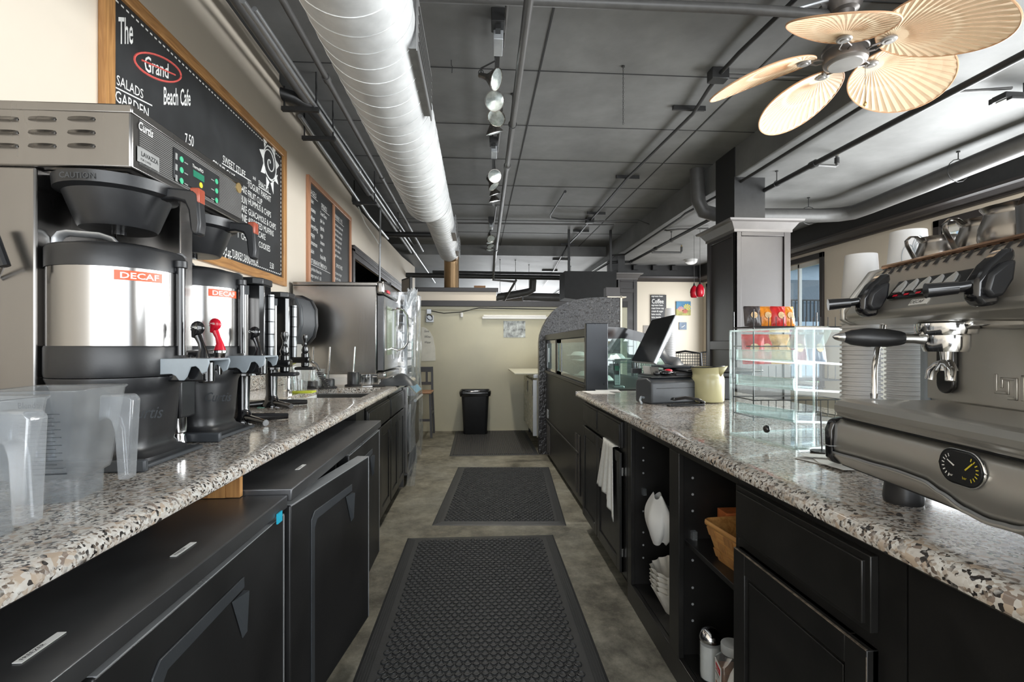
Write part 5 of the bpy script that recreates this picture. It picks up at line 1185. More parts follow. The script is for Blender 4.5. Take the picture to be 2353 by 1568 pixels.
# refrigerated prep table beyond the tiled wall
t = T('prep_table', 'refrigerated prep table with projecting board in the back corner', 'prep table', (1.0, 6.55, 0))
MB().box(.70, 5.93, .14, 1.45, 7.22, .84).build('body', FRIDGEW, t, bevel=.004)
for y0, y1 in ((5.95, 6.56), (6.58, 7.20)):
    d = MB().box(.665, y0, .16, .70, y1, .80).build('door', FRIDGEW, t, bevel=.004)
    MB().box(.663, y0 + .02, .62, .667, y0 + .16, .76).build('handle', BPL, d)
MB().box(.655, 5.925, .16, .70, 5.95, .82).build('corner_post', ALU, t)
MB().box(.44, 5.95, .885, .86, 7.2, .9).build('cutting_board', pm('board_cream', (.62, .6, .48), .4), t, bevel=.003)
MB().box(.66, 5.93, .842, 1.45, 7.22, .884).build('rail', ALU, t, bevel=.003)
MB().prism([(.90, .885), (1.45, .885), (1.45, 1.15), (1.2, 1.13)], 'y', 5.95, 7.2).build('hood', FRIDGEW, t, bevel=.003)
MB().tube([(.92, 6.2, .91), (.90, 6.2, .96), (.93, 6.2, .99)], .01, 6).build('hood_handle', CHROME, t)
for x in (.75, 1.4):
    for y in (5.98, 7.15): MB().cyl((x, y, 0), (x, y, .14), .025, n=10).build('leg', BPL, t)

# bakery display case
cx0, cx1, cy0, cy1, cz = .765, 1.55, 3.45, 5.58, 1.345
t = T('display_case', 'black bakery display case with sliding rear glass doors and curved front', 'display case', (1.15, 4.5, 0))
MB().box(cx0, cy0, .05, cx1, cy1, .92).build('base', BLKS, t, bevel=.004)
MB().box(cx0 - .012, cy0 + .3, .40, cx0 - .001, cy1, .42).box(cx0 - .02, cy0, .925, cx0 + .03, cy1, .955).box(cx0 - .015, cy0, 1.285, cx0 + .06, cy1, cz).box(cx0 - .01, cy1 - .05, .955, cx0 + .04, cy1, 1.285).box(cx0 - .01, cy0 + 1.35, .955, cx0 + .04, cy0 + 1.42, 1.285).build('rear_frame', BLKS, t, bevel=.004)
m = MB()
for k in range(4): m.box(cx0 - .008, 5.45 - k * .06, .08, cx0 - .002, 5.475 - k * .06, .38)
for k in range(2): m.box(cx0 - .008, 3.72 + k * .1, .10, cx0 - .002, 3.78 + k * .1, .55)
m.build('vent', pm('vent_grey', (.06, .055, .05), .5), t)
MB().box(cx0 - .006, 5.42, .44, cx0 + .0, 5.50, .53).build('outlet_plate', SILV, t)
m = MB().box(cx0 - .012, 5.0, .42, cx0 - .002, 5.02, .6); 
for y0, y1 in ((cy0 + .05, cy0 + 1.34), (cy0 + 1.1, cy1 - .06)):
    d = MB().box(cx0 - .006, y0, .96, cx0 + .006, y0 + .05, 1.28).box(cx0 - .006, y1 - .05, .96, cx0 + .006, y1, 1.28).box(cx0 - .006, y0, .96, cx0 + .006, y1, .985).box(cx0 - .006, y0, 1.25, cx0 + .006, y1, 1.28).build('sliding_door', BPLG, t)
    MB().box(cx0 - .001, y0 + .05, .985, cx0 + .001, y1 - .05, 1.25).build('pane', CASEG, d)
MB().box(cx0 - .004, 5.36, 1.05, cx0 - .0, 5.40, 1.2).build('door_handle', SILV, t)
MB().box(cx0 - .02, cy0 - .02, .55, cx0 + .135, cy0 + .03, cz + .035).build('corner_pillar', pm('pillar_blue_black', (.03, .034, .04), .3, metal=.3), t, bevel=.006)
cv = [(cx0 + .135, .92), (cx0 + .135, cz + .01), (cx0 + .25, cz + .005), (cx0 + .40, 1.31), (cx0 + .52, 1.25), (cx0 + .60, 1.16), (cx0 + .65, 1.05), (cx0 + .67, .92)]
MB().prism(cv, 'y', cy0 + .004, cy0 + .010).build('end_glass', CASEG, t)
m = MB(); o = cv[1:]; inn = [(cx0 + .135, 1.27), (cx0 + .24, 1.275), (cx0 + .36, 1.255), (cx0 + .46, 1.20), (cx0 + .535, 1.13), (cx0 + .60, 1.04), (cx0 + .64, .92)]
for i in range(3): m.add([(o[i][0], cy0 - .001, o[i][1]), (o[i + 1][0], cy0 - .001, o[i + 1][1]), (inn[i + 1][0], cy0 - .001, inn[i + 1][1]), (inn[i][0], cy0 - .001, inn[i][1]), (o[i][0], cy0 + .003, o[i][1]), (o[i + 1][0], cy0 + .003, o[i + 1][1]), (inn[i + 1][0], cy0 + .003, inn[i + 1][1]), (inn[i][0], cy0 + .003, inn[i][1])], [(0, 1, 2, 3), (7, 6, 5, 4), (0, 4, 5, 1), (3, 2, 6, 7)])
m.build('top_trim', BPLG, t)
m = MB()
for i in range(1, 7):
    m.add([(cv[i][0], cy0 + .01, cv[i][1]), (cv[i][0], cy1, cv[i][1]), (cv[i + 1][0], cy1, cv[i + 1][1]), (cv[i + 1][0], cy0 + .01, cv[i + 1][1])], [(0, 1, 2, 3)])
m.build('curved_glass', CASEG, t, smooth=60)
MB().box(cx0 + .05, cy0 + .05, 1.10, cx0 + .45, cy1 - .05, 1.106).build('glass_shelf', CASEG, t)
for i in range(5):
    t2 = T('serving_plate', 'pale serving plate inside the bakery case', 'plate', (1.05, 3.8 + i * .35, .921 if i % 2 else 1.107), world=False, group='plates in the bakery case')
    MB().lathe([(0, .003), (.07, .003), (.12, .018), (.125, .02), (.12, .022), (.07, .008), (0, .008)], n=28, caps=False).build('dish', PAPER, t2, smooth=60)
    MB().lathe([(.0, .06), (.05, .055), (.075, .03), (.08, .01)], n=20, caps=False).build('pastry_mound', PAPCUP, t2, smooth=60)

# ================================================================ right counter
XRG = .66
m = MB(); slab_front(XRG, -1, -.6, 3.36, m); m.box(XRG + .055, -.6, .877, 1.72, 3.36, .915); m.prism([(XRG, 3.36), (XRG + .005, 3.385), (XRG + .025, 3.40), (1.72, 3.40), (1.72, 3.36)], 'z', .884, .915)
one('countertop', m, GRANITE, 'long speckled granite countertop on the right under the espresso machine', 'countertop', smooth=40)
XF = .722
t = T('base_cabinet', 'black two door cabinet with two drawers at the far end of right counter', 'cabinet', (1.1, 2.9, 0))
MB().box(XF, 2.40, .09, 1.62, 3.345, .876).box(XF + .05, 2.41, 0, 1.6, 3.33, .09).build('carcass', BLKW, t)
for a, b in ((2.935, 3.335), (2.455, 2.925)):
    m = MB(); drawer_front(m, XF, -1, a, b, .715, .846); m.build('drawer', BLKW, t, bevel=.002)
    m = MB(); shaker(m, XF, -1, a, b, .10, .692); d = m.build('door', BLKW, t, bevel=.002)
    if a < 2.6:
        for z in (.2, .6): MB().box(XF - .012, a - .008, z - .02, XF - .004, a, z + .02).build('hinge', CHROME, d)
# open shelving unit
t = T('open_shelf_cabinet', 'black open cabinet with two shelf bays below the right counter', 'cabinet', (1.1, 1.85, 0))
m = MB(); c0, c1 = 1.352, 2.392
for a, b in ((2.335, 2.392), (1.77, 1.86), (1.352, 1.368)): m.box(XF, a, .095, XF + .02, b, .835)
m.box(XF, c0, .835, XF + .02, c1, .876).box(XF, c0, .0, XF + .02, c1, .095); m.build('face_frame', BLKW, t, bevel=.002)
MB().box(XF + .02, c0, .08, 1.3, c1, .097).box(1.28, c0, .09, 1.3, c1, .87).box(XF + .02, 2.338, .09, 1.28, 2.39, .87).box(XF + .02, 1.79, .09, 1.28, 1.842, .87).box(XF + .02, c0 + .0, .09, 1.28, c0 + .012, .87).build('carcass', BLKW, t)
for a, b, z in ((1.842, 2.338, .50), (c0 + .012, 1.79, .50)): MB().box(XF + (.115 if a > 1.8 else .03), a, z, 1.28, b, z + .018).build('shelf', BLKW, t, bevel=.002)
m = MB()
for y in (2.337, 1.789):
    for z in (.22, .28, .34, .44, .62, .68, .74): m.cyl((XF + .06, y - .001, z), (XF + .06, y + .002, z), .0045, n=10)
m.build('peg_hole', SILV, t)
m = MB()
for y in (2.337, 1.789): m.box(XF + .052, y - .018, .519, XF + .07, y, .55)
m.build('shelf_clip', CUPG, t)
# near cabinet
t = T('base_cabinet', 'nearest black cabinet with one wide drawer and a worn door', 'cabinet', (1.1, 1.07, 0))
MB().box(XF, .805, .09, 1.62, 1.350, .876).box(XF + .05, .81, 0, 1.6, 1.34, .09).build('carcass', BLKW, t)
m = MB(); drawer_front(m, XF, -1, .862, 1.335, .702, .842, .024); m.build('drawer', BLKW, t, bevel=.002)
m = MB(); shaker(m, XF, -1, .862, 1.335, .10, .672, .024); d = m.build('door', BLKW, t, bevel=.002)
WORN = pm('worn_edge', (.16, .13, .10), .6, var=.7, scale=60)
m = MB()
m.box(XF - .0245, .864, .6705, XF - .02, 1.332, .6725).box(XF - .0245, .862, .12, XF - .0235, .8632, .66)
m.build('worn_edge', WORN, d)
one('end_panel', MB().box(XF + .0, -.3, .0, 1.6, .80, .876), BLKW, 'plain black end panel under the nearest right counter', 'panel')

# towel over the door
m = MB(); ty0, ty1 = 2.505, 2.80
def tw(u, w_):
    fold = .006 * math.sin(u * 19) + .004 * math.sin(u * 41 + 2)
    if w_ < .12: k = w_ / .12; a = math.pi * (1 - k) ; return (XF - .012 + .016 * math.cos(a) * -1 + 0, ty0 + .02 + (ty1 - ty0 - .04) * u, .70 + .012 * math.sin(a))
    k = (w_ - .12) / .88; L = .24 + .13 * (1 - u) ** 2.2 * 1.0 + (.02 if u > .6 else 0)
    spread = 1 + .25 * k
    return (XF - .028 - .012 * k + fold * (k + .15), ty0 + .02 + (ty1 - ty0 - .04) * ((u - .5) * (.72 + .28 * k) * spread + .5) + .02 * k, .70 - k * L)
m.sheet(tw, 40, 24)
one('dish_towel', m, LINEN, 'white ribbed dish towel hanging over the right cabinet door', 'towel', smooth=60, solid=.003)

# shelf contents
def filters(label, y, z, n, lean, r=.105):
    t = T('coffee_filters', label, 'coffee filters', (XF + .13, y, z))
    K = 48
    m = MB(); c = V((XF + .13, y, z))
    for j in range(n):
        v = []
        for i, (rr, zz) in enumerate(((r * .52, 0), (r * .6, .02), (r * .85, .075), (r, .11))):
            for k in range(K):
                q = 2 * math.pi * k / K; w_ = 1 + (.05 * math.cos(q * 16) if i > 0 else 0) * i / 3
                v.append((c.x + rr * w_ * math.cos(q) + lean * (zz + j * .012), c.y + rr * w_ * math.sin(q) , c.z + zz + j * .018 + .004 * math.sin(q * 3 + j)))
        f = [(i * K + k, i * K + (k + 1) % K, (i + 1) * K + (k + 1) % K, (i + 1) * K + k) for i in range(3) for k in range(K)] + [tuple(range(K))]
        m.add(v, f)
    m.build('paper_cone', FILT, t, smooth=50); return t
filters('fluted white coffee filters stacked at the bottom of far bay', 2.09, .098, 5, 0, .115)
m = MB()
c = V((XF + .055, 2.13, .385))
m.sheet(lambda u, w_: (c.x + (.045 + .008 * math.sin(u * 25)) * math.cos(2 * math.pi * u) * (.35 + .65 * math.sin(math.pi * min(1, w_ * .9 + .1))), c.y + (.115 + .012 * math.sin(u * 31 + 1)) * math.sin(2 * math.pi * u) * (.35 + .65 * math.sin(math.pi * min(1, w_ * .9 + .1))), c.z + .19 * w_ + .01 * math.sin(u * 19)), 40, 12)
one('plastic_bag', m, PAPER, 'crumpled white bag hanging at the shelf edge of the far bay', 'bag', smooth=50)
def splint_basket(label, cx, cy, z):
    t = T('splint_basket', label, 'basket', (cx, cy, z), math.radians(6), world=False)
    secs = [rring(.075, .10, .0, .02), rring(.10, .135, .115, .02)]
    def lerp(k): return [tuple(a * (1 - k) + b * k for a, b in zip(p, q)) for p, q in zip(*secs)]
    m = MB(); v, f = loft([lerp(0), lerp(.5), lerp(1)]); m.add(v, f).build('weave', BASKETM, t, smooth=40, solid=.004)
    m = MB(); pr = rring(1, 1, 0, .2)
    for row in range(3):
        k0, k1 = .1 + row * .28, .32 + row * .28
        for side in range(4):
            n = 5
            for i in range(n):
                if (i + row) % 2: continue
                a0, a1 = -1 + 2 * i / n, -1 + 2 * (i + 1) / n
                def pt(a, k, o): 
                    hx, hy = .075 + .025 * k + o, .10 + .035 * k + o
                    return [(a * hx * .86, -hy, .115 * k), (hx, a * hy * .86, .115 * k), (-a * hx * .86, hy, .115 * k), (-hx, -a * hy * .86, .115 * k)][side]
                m.add([pt(a0, k0, .004), pt(a1, k0, .004), pt(a1, k1, .004), pt(a0, k1, .004)], [(0, 1, 2, 3)])
    m.build('splint', OAK, t, smooth=0, solid=.002)
    m = MB(); m.tube([(a * 1.01, b * 1.01, .113) for a, b, _ in secs[1]], [(.009, .004)] * len(secs[1]), 8, closed=True, flat=(0, 0, 1)); m.build('rim', BASKETM, t, smooth=60)
    return t
splint_basket('woven wooden splint basket on the middle shelf of near bay', .875, 1.53, .5185)
one('tea_box', MB().box(.86, 1.69, .5185, 1.02, 1.76, .64), pm('orange_box_print', (.55, .16, .05), .5, var=.3, scale=18), 'orange and maroon tea box behind the splint basket', 'box', bevel=.002)
one('folded_napkin', MB().box(.76, 1.372, .5185, .84, 1.43, .5225), PAPER, 'white napkin at the front edge of the near bay shelf', 'napkin')
one('paper_packet', MB().at((.87, 1.52, .58), (0, .5, .3)).box(-.03, -.035, 0, .03, .035, .018), pm('red_white_packet', (.6, .2, .15), .5, var=.8, scale=25), 'red and white packet lying in the splint basket', 'packet', bevel=.004)
# sugar pourer
t = T('sugar_dispenser', 'glass sugar dispenser with a domed metal top in the near bay', 'sugar dispenser', (.785, 1.655, .0975), world=False)
m = MB(); K = 24; v = []
for r, z in ((.030, 0), (.036, .006), (.037, .02), (.037, .12), (.034, .132)):
    for k in range(K): q = 2 * math.pi * k / K; rr = r * (1 + .03 * math.cos(q * 12)); v.append((rr * math.cos(q), rr * math.sin(q), z))
m.add(v, [(i * K + k, i * K + (k + 1) % K, (i + 1) * K + (k + 1) % K, (i + 1) * K + k) for i in range(4) for k in range(K)] + [tuple(range(K))]); m.build('glass_body', CUPG, t, smooth=60)
MB().lathe([(0, .004), (.033, .006), (.0345, .02), (.0345, .118), (0, .12)], n=24).build('sugar', GUM, t)
MB().lathe([(.037, .13), (.039, .132), (.039, .142), (.037, .146), (.03, .162), (.016, .17), (0, .172)], n=28, caps=False).build('metal_top', CHROME, t, smooth=50)
t.scale = (.93, .93, 1.0)
# cinnamon jar
t = T('spice_jar', 'square clear spice jar of cinnamon with a pale screw lid', 'spice jar', (.80, 1.535, .0975), math.radians(-10), world=False)
v, f = loft([rring(.042, .036, 0, .01), rring(.044, .038, .01, .01), rring(.044, .038, .13, .01), rring(.03, .03, .155, .028), rring(.03, .03, .163, .028)]); MB().add(v, f).build('jar_body', CUPG, t, smooth=40)
v, f = loft([rring(.040, .034, .004, .01), rring(.040, .034, .11, .01)], True, True); MB().add(v, f).build('cinnamon', AMBER, t, smooth=40)
MB().lathe([(.034, .160), (.035, .162), (.035, .185), (.033, .188), (0, .188)], n=28, caps=False).build('lid', pm('clear_grey_lid', (.42, .44, .45), .3), t, smooth=50)
lb = MB().box(-.0455, -.032, .018, -.044, .030, .125).build('jar_label', PAPER, t)
MB().box(-.0462, -.026, .098, -.0455, .018, .118).box(-.0462, -.032, .018, -.0455, .030, .028).build('red_band', REDP, lb)
MB().text('BADIA', .0135, (-.0464, .013, .103), (0, -1, 0), ZX, .01, 'L', .8).build('brand_lettering', WHITE, lb)
MB().text('Cinnamon', .017, (-.0457, .026, .083), (0, -1, 0), ZX, .005, 'L', .62).text('STICKS', .007, (-.0457, .012, .072), (0, -1, 0), ZX, 0, 'L', .8).build('lettering', BLKINK, lb)
m = MB()
for a, b, r_ in ((-.01, .05, .5), (.005, .045, -.4), (0, .058, .1)): m.at((-.0462, a, b), (r_, 0, 0)).box(-.0006, -.015, -.004, 0, .015, .004)
m.build('printed_picture', pm('cinnamon_print', (.3, .12, .05), .6), lb)
# white bottle
t = T('cleaner_bottle', 'white plastic bottle with purple label at the edge of the near bay', 'bottle', (.775, 1.435, .0975), math.radians(15), world=False)
v, f = loft([rring(.04, .03, 0, .02), rring(.045, .033, .02, .02), rring(.045, .033, .10, .022), rring(.03, .028, .15, .024), rring(.016, .016, .18, .015)]); MB().add(v, f).build('bottle_body', PAPER, t, smooth=50)
MB().lathe([(.019, .178), (.02, .2), (0, .202)], n=18, caps=False).build('cap', WHITE, t)
lb = MB().at((-.0455, 0, .07)).cyl((-.0005, 0, 0), (.004, 0, 0), .028, n=24).build('purple_label', pm('purple_ink', (.35, .02, .38), .4), t)
MB().text('SAMBUCA', .009, (-.0462, .022, .068), (0, -1, 0), ZX, .01, 'L', .8).build('lettering', WHITE, lb)

# ---------------------------------------------------------------- espresso machine (own frame: x along the front, y inward, z up)
ES = T('espresso_machine', 'big stainless two group espresso machine on the near right counter', 'espresso machine', (.785, 1.058, .915), math.radians(-96.9), world=False)
W_ = .70
ESTEEL = pm('espresso_steel', (.56, .54, .50), .36, metal=.85, var=.05, scale=4, rvar=.06, bump=.012, bscale=60, stretch=(.1, 1, 1))
# lower front panel with a wavy foot line
curve = [(.0, .072), (.10, .076), (.20, .080), (.26, .079), (.30, .069), (.34, .058), (.38, .054), (.42, .058), (.46, .069), (.5, .079), (.6, .078), (W_, .072)]
def wavez(x):
    for i in range(len(curve) - 1):
        if x <= curve[i + 1][0]: k = (x - curve[i][0]) / (curve[i + 1][0] - curve[i][0]); k = k * k * (3 - 2 * k); return curve[i][1] * (1 - k) + curve[i + 1][1] * k
    return curve[-1][1]
m = MB(); N = 60
m.sheet(lambda u, w_: (W_ * u, (0, -.003, .0, .012)[int(round(w_ * 3))], (wavez(W_ * u), wavez(W_ * u) + .012, .135, .145)[int(round(w_ * 3))]), N, 3)
m.build('front_panel', ESTEEL, ES, smooth=50, solid=.002)
m = MB(); m.sheet(lambda u, w_: (W_ * u, (-.006, -.006, .015, .03)[int(round(w_ * 3))], (wavez(W_ * u), wavez(W_ * u) - .006, .045, .04)[int(round(w_ * 3))]), N, 3)
m.build('lower_skirt', ESTEEL, ES, smooth=50, solid=.002)
MB().tube([(W_ * i / N, -.005, wavez(W_ * i / N)) for i in range(N + 1)], .0028, 6).build('skirt_rib', ALU, ES, smooth=60)
MB().box(.004, .012, .045, W_ - .004, .42, .15).build('chassis', BPL, ES)
pr = [(.0, .158), (-.006, .165), (-.006, .177), (.002, .187), (.016, .191), (.03, .190), (.21, .188), (.21, .16), (.0, .152)]
MB().prism([(a, b) for a, b in pr], 'x', .004, W_).build('drip_tray', ESTEEL, ES, bevel=.002)
MB().prism([(-.004, .05), (-.012, .06), (-.014, .12), (-.006, .142), (.012, .148), (.42, .148), (.42, .045), (.01, .045)], 'x', -.022, .0).build('end_cap', BPLG, ES, bevel=.006)
MB().box(-.0225, -.0142, .085, .0, .42, .0865).build('end_seam', SILV, ES)
for x in (.12, W_ - .1):
    for y in (.06, .34): MB().lathe([(.032, 0), (.034, .01), (.03, .045), (.0, .046)], c=(x, y, 0), n=24).build('foot', BPL, ES)
# gauge
g0 = [(.337 + a, b) for a, b in rrect(-.042, .091, .042, .147, .028, 8)]
MB().prism(g0, 'y', -.007, -.003).build('gauge_bezel', CHROME, ES, bevel=.0015)
g1 = [(.337 + a, b) for a, b in rrect(-.038, .095, .038, .143, .024, 8)]
gd = MB().prism(g1, 'y', -.0078, -.007).build('gauge_dial', BPL, ES)
m1, m2 = MB(), MB()
for mb, cx, a0, a1 in ((m1, .322, 110, 250), (m2, .352, -70, 70)):
    for k in range(8):
        q = math.radians(a0 + (a1 - a0) * k / 7); c, s = math.cos(q), math.sin(q)
        mb.add([(cx + c * r - s * w, -.0082, .119 + s * r + c * w) for r, w in ((.014, -.0008), (.014, .0008), (.019, .0008), (.019, -.0008))], [(0, 1, 2, 3)])
m1.add([(.326, -.0084, .119), (.328, -.0084, .121), (.314, -.0084, .128), (.313, -.0084, .1265)], [(0, 1, 2, 3)]).text('bar', .006, (.318, -.0084, .103), (1, 0, 0), ZX)
m2.add([(.346, -.0084, .118), (.348, -.0084, .1165), (.361, -.0084, .129), (.3595, -.0084, .1305)], [(0, 1, 2, 3)]).text('bar', .006, (.343, -.0084, .103), (1, 0, 0), ZX)
m1.build('scale_white', WHITE, gd, smooth=0); m2.build('scale_yellow', YELB, gd, smooth=0)
# back body and splash panel
MB().box(-.035, .225, .15, W_, .46, .36).build('rear_body', ESTEEL, ES, bevel=.004)
MB().box(-.055, .215, .15, -.030, .46, .40).build('side_panel', GREYPL, ES, bevel=.008)
MB().box(-.034, .218, .19, W_, .224, .37).build('splash_panel', ESTEEL, ES)
for gx in (.03, .36):
    MB().prism([(gx + a, b) for a, b in rrect(-.022, .205, .022, .32, .0215, 6)], 'y', .205, .217).build('splash_insert', BPLG, ES, bevel=.003)
MB().cyl((.035, .218, .278), (.035, .213, .278), .008, n=16).build('panel_screw', CHROME, ES)
# raised square spiral logo on the splash panel
m = MB(); lx, lz = .135, .215; u = .0075
def bar(x0, z0, x1, z1): m.box(lx + x0 * u, .2155, lz + z0 * u, lx + x1 * u, .218, lz + z1 * u)
for a in ((0, 0, .8, 5), (0, 0, 4, .8), (3.2, 0, 4, 3.4), (1.6, 1.6, 2.4, 4.2), (1.6, 3.6, 6, 4.2), (5.4, -1.2, 6.2, 4.2), (3.6, -1.2, 6.2, -.4), (7.2, -1.2, 8, 5), (7.2, 4.4, 11, 5)): bar(*a)
m.build('logo_relief', ESTEEL, ES, bevel=.001)
# head
hp = [(.02, .358), (.014, .365), (.014, .375), (.078, .462), (.09, .468), (.10, .468), (.44, .468), (.46, .45), (.46, .37), (.20, .352), (.04, .352)]
MB().prism(hp, 'x', .008, W_ - .004).build('head', ESTEEL, ES, bevel=.006, seg=3)
MB().prism([(.03, .35), (.01, .36), (.01, .385), (.07, .468), (.1, .475), (.2, .47), (.2, .36)], 'x', -.004, .008).build('head_end', ESTEEL, ES, bevel=.004)
sl = Vector((0, .064, .087)).normalized()
def face(x, s, lift=0.): o = V((x, .014, .375)) + sl * s; return o + V((0, -sl.z, sl.y)) * lift
m = MB()
for k in range(24):
    x = .035 + k * .0235
    m.add([face(x, .099, .001), face(x + .009, .099, .001), V((x + .011, .10, .4695)), V((x + .002, .10, .4695)), face(x, .116, .0), face(x + .009, .116, .0)], [(0, 1, 5, 4), (4, 5, 2, 3)])
m.build('vent_slot', BPL, ES, smooth=0)
WARM = pm('copper_edge', (.7, .42, .28), .25, metal=1)
MB().box(.01, .092, .467, W_ - .01, .455, .471).build('cup_tray', ESTEEL, ES, bevel=.002)
MB().tube([(.02, .088, .474), (W_, .088, .474)], .0045, 8).build('tray_rail', WARM, ES)
# button panel
pm('button_silver', (.55, .55, .54), .3, metal=.3)
def plate(mb, x0, x1, s0, s1, l0, l1):
    a = [face(x0, s0, l0), face(x1, s0, l0), face(x1, s1, l0), face(x0, s1, l0), face(x0, s0, l1), face(x1, s0, l1), face(x1, s1, l1), face(x0, s1, l1)]
    mb.add(a, [(0, 1, 2, 3), (7, 6, 5, 4), (0, 4, 5, 1), (1, 5, 6, 2), (2, 6, 7, 3), (3, 7, 4, 0)])
for gx in (.126, .46):
    m = MB(); plate(m, gx, gx + .178, .022, .066, 0, .007); bp_ = m.build('button_panel', BPLG, ES, bevel=.004)
    for k in range(5):
        m = MB(); x = gx + .016 + k * .029
        pts = [face(x, .033, .0075), face(x + .019, .033, .0075), face(x + .020, .045, .0075), face(x + .017, .055, .0075), face(x + .012, .060, .0075), face(x + .003, .048, .0075)]
        top = [p_ + V((0, -.0035, .0015)) for p_ in pts]; n = 6
        m.add(pts + top, [tuple(range(n, 2 * n))] + [(i, (i + 1) % n, n + (i + 1) % n, n + i) for i in range(n)])
        m.build('button', MATS['button_silver'], bp_, smooth=0)
        m = MB(); plate(m, x + .003, x + .014, .0245, .0285, .0075, .008); m.build('cup_symbol', REDP if k < 4 else BLUEK, bp_)
m = MB(); plate(m, .196, .238, .004, .016, 0, .0015); q = m.build('decaf_label', PAPER, ES)
m = MB(); o = face(.199, .0065, .002); m.text('DECAF', .0105, o, (1, 0, 0), sl, 0, 'L', .95, maxw=.036); m.build('lettering', BLKINK, q)
# steam lever heads
def steam(x):
    m = MB(); m.prism([(-.010, .362), (-.022, .375), (-.02, .40), (-.004, .425), (.018, .445), (.032, .449), (.036, .435), (.022, .41), (.012, .385), (.012, .365)], 'x', x - .013, x + .013)
    k = m.build('lever_housing', BPLG, ES, bevel=.006)
    MB().prism([(-.006, .374), (-.014, .385), (-.008, .408), (.012, .425), (.028, .43), (.024, .40), (.01, .377)], 'x', x - .022, x + .022).build('lever_cheek', BPL, k, bevel=.005)
    MB().tube([(x - .002, -.014, .395), (x - .006, -.024, .393), (x - .010, -.032, .392)], .008, 12).cyl((x - .010, -.030, .392), (x - .022, -.066, .389), .0095, .0115, n=18).build('lever_knob', BPLG, k, smooth=50)
steam(.112); steam(.37); steam(.66)
# groups and portafilters
def group(gx, pf=True):
    g = MB().lathe([(0, -.03), (.033, -.03), (.036, -.02), (.036, .0), (.045, .002), (.047, .01), (.047, .022), (.04, .026), (.04, .04)], c=(gx, .105, .325), n=40).build('group_head', CHROME, ES, smooth=40)
    MB().box(gx - .06, .10, .335, gx + .055, .2, .357).build('group_neck', CHROME, g, bevel=.008)
    if not pf: return
    a = Vector((-.25, -1, .03)).normalized(); c = V((gx, .105, .318))
    h = MB().tube([c + a * .034, c + a * .05, c + a * .075], [.012, .009, .010], 14).build('portafilter', CHROME, ES, smooth=50)
    k = c + a * .066
    MB().tube([k, k + a * .006, k + a * .028, k + a * .06, k + a * .087, k + a * .1], [.011, .0135, .0175, .0185, .015, .009], 20).build('handle', BPL, h, smooth=60)
    MB().tube([k + a * .099, k + a * .106, k + a * .115, k + a * .119], [.0095, .0085, .005, .001], 16).build('handle_tip', CHROME, h, smooth=60)
    MB().lathe([(.018, -.065), (.012, -.05), (.008, -.045), (.0095, -.03)], c=(gx, .105, .325), n=20).build('spout_stem', CHROME, h)
    for s_ in (-1, 1):
        m = MB(); o = V((gx, .10, .272)); m.tube([o, o + V((s_ * .012, 0, -.002)), o + V((s_ * .022, -.004, -.014)), o + V((s_ * .024, -.006, -.03))], [(.009, .007), (.0085, .008), (.0085, .009), (.0075, .008)], 12); m.build('spout', CHROME, h, smooth=60)
group(.165); group(.50, False)
MB().tube([(.00, .10, .352), (-.002, .095, .31), (.005, .085, .30), (.012, .075, .26), (.018, .07, .20)], [(.0055,) * 2] * 5, 10).build('steam_wand', CHROME, ES, smooth=60)
MB().cyl((.018, .07, .203), (.0195, .069, .192), .0075, .006, n=12).build('wand_tip', CHROME, ES)

# pitchers and cups on the machine: place by the machine frame
def EM(x, y, z): return ES.matrix_basis @ Vector((x, y, z))
bpy.context.view_layer.update()
EMAT = Matrix.Translation((.785, 1.058, .915)) @ Matrix.Rotation(math.radians(-96.9), 4, 'Z')
def EM(x, y, z): return EMAT @ Vector((x, y, z))
def pitcher(label, x, y, s, rz):
    p = EM(x, y, .4722); t = T('milk_pitcher', label, 'milk pitcher', tuple(p), rz, world=False, group='steel milk pitchers on the machine'); t.scale = (s, s, s)
    MB().lathe([(0, .002), (.034, .002), (.038, .006), (.041, .02), (.040, .035), (.034, .052), (.033, .058), (.037, .064), (.038, .066), (.036, .065), (.031, .056)], n=36, caps=False).build('pitcher_body', PITCH, t, smooth=60)
    MB().add([(.033, -.012, .063), (.033, .012, .063), (.05, 0, .068), (.036, 0, .045)], [(0, 2, 3), (1, 3, 2), (0, 1, 2)]).build('pouring_lip', PITCH, t)
    MB().tube([(-.035, 0, .060), (-.046, 0, .068), (-.058, 0, .068), (-.066, 0, .060), (-.065, 0, .050), (-.054, 0, .028), (-.042, 0, .006), (-.038, 0, .002)], [(.0065, .0018)] * 8, 10, flat=(0, 1, 0)).build('handle', PITCH, t, smooth=60)
rzp = math.radians(-8)
pitcher('small steel milk pitcher at the left end of the machine top', .022, .20, .98, rzp); pitcher('larger steel milk pitcher second from the left on the machine', .135, .20, 1.12, rzp); pitcher('steel milk pitcher partly cut off at the right of photo', .225, .17, 1.15, math.radians(60))
t = T('steel_cup', 'dark steel cup on the machine at the right photo edge', 'cup', tuple(EM(.315, .13, .4722)), world=False)
MB().lathe([(0, .002), (.026, .002), (.028, .055), (.026, .055)], n=32, caps=False).build('cup_wall', STEELD, t, smooth=60)
t = T('paper_tray', 'white and black paper item standing behind the milk pitchers', 'paper item', tuple(EM(.15, .34, .4722)), world=False)
MB().at((0, 0, 0), (0, .25, .3)).box(-.06, -.01, 0, .06, .01, .10).build('card', PAPER, t, bevel=.003); MB().at((0, 0, 0), (0, .25, .3)).box(-.04, -.0115, .05, .02, -.0105, .09).build('dark_patch', SCREEN, t)
one('white_carton', MB().box(*EM(.10, .30, .4725), *(EM(.10, .30, .4725) + V((.08, .05, .035)))), PAPER, 'low white carton between the first two milk pitchers', 'carton', bevel=.003)

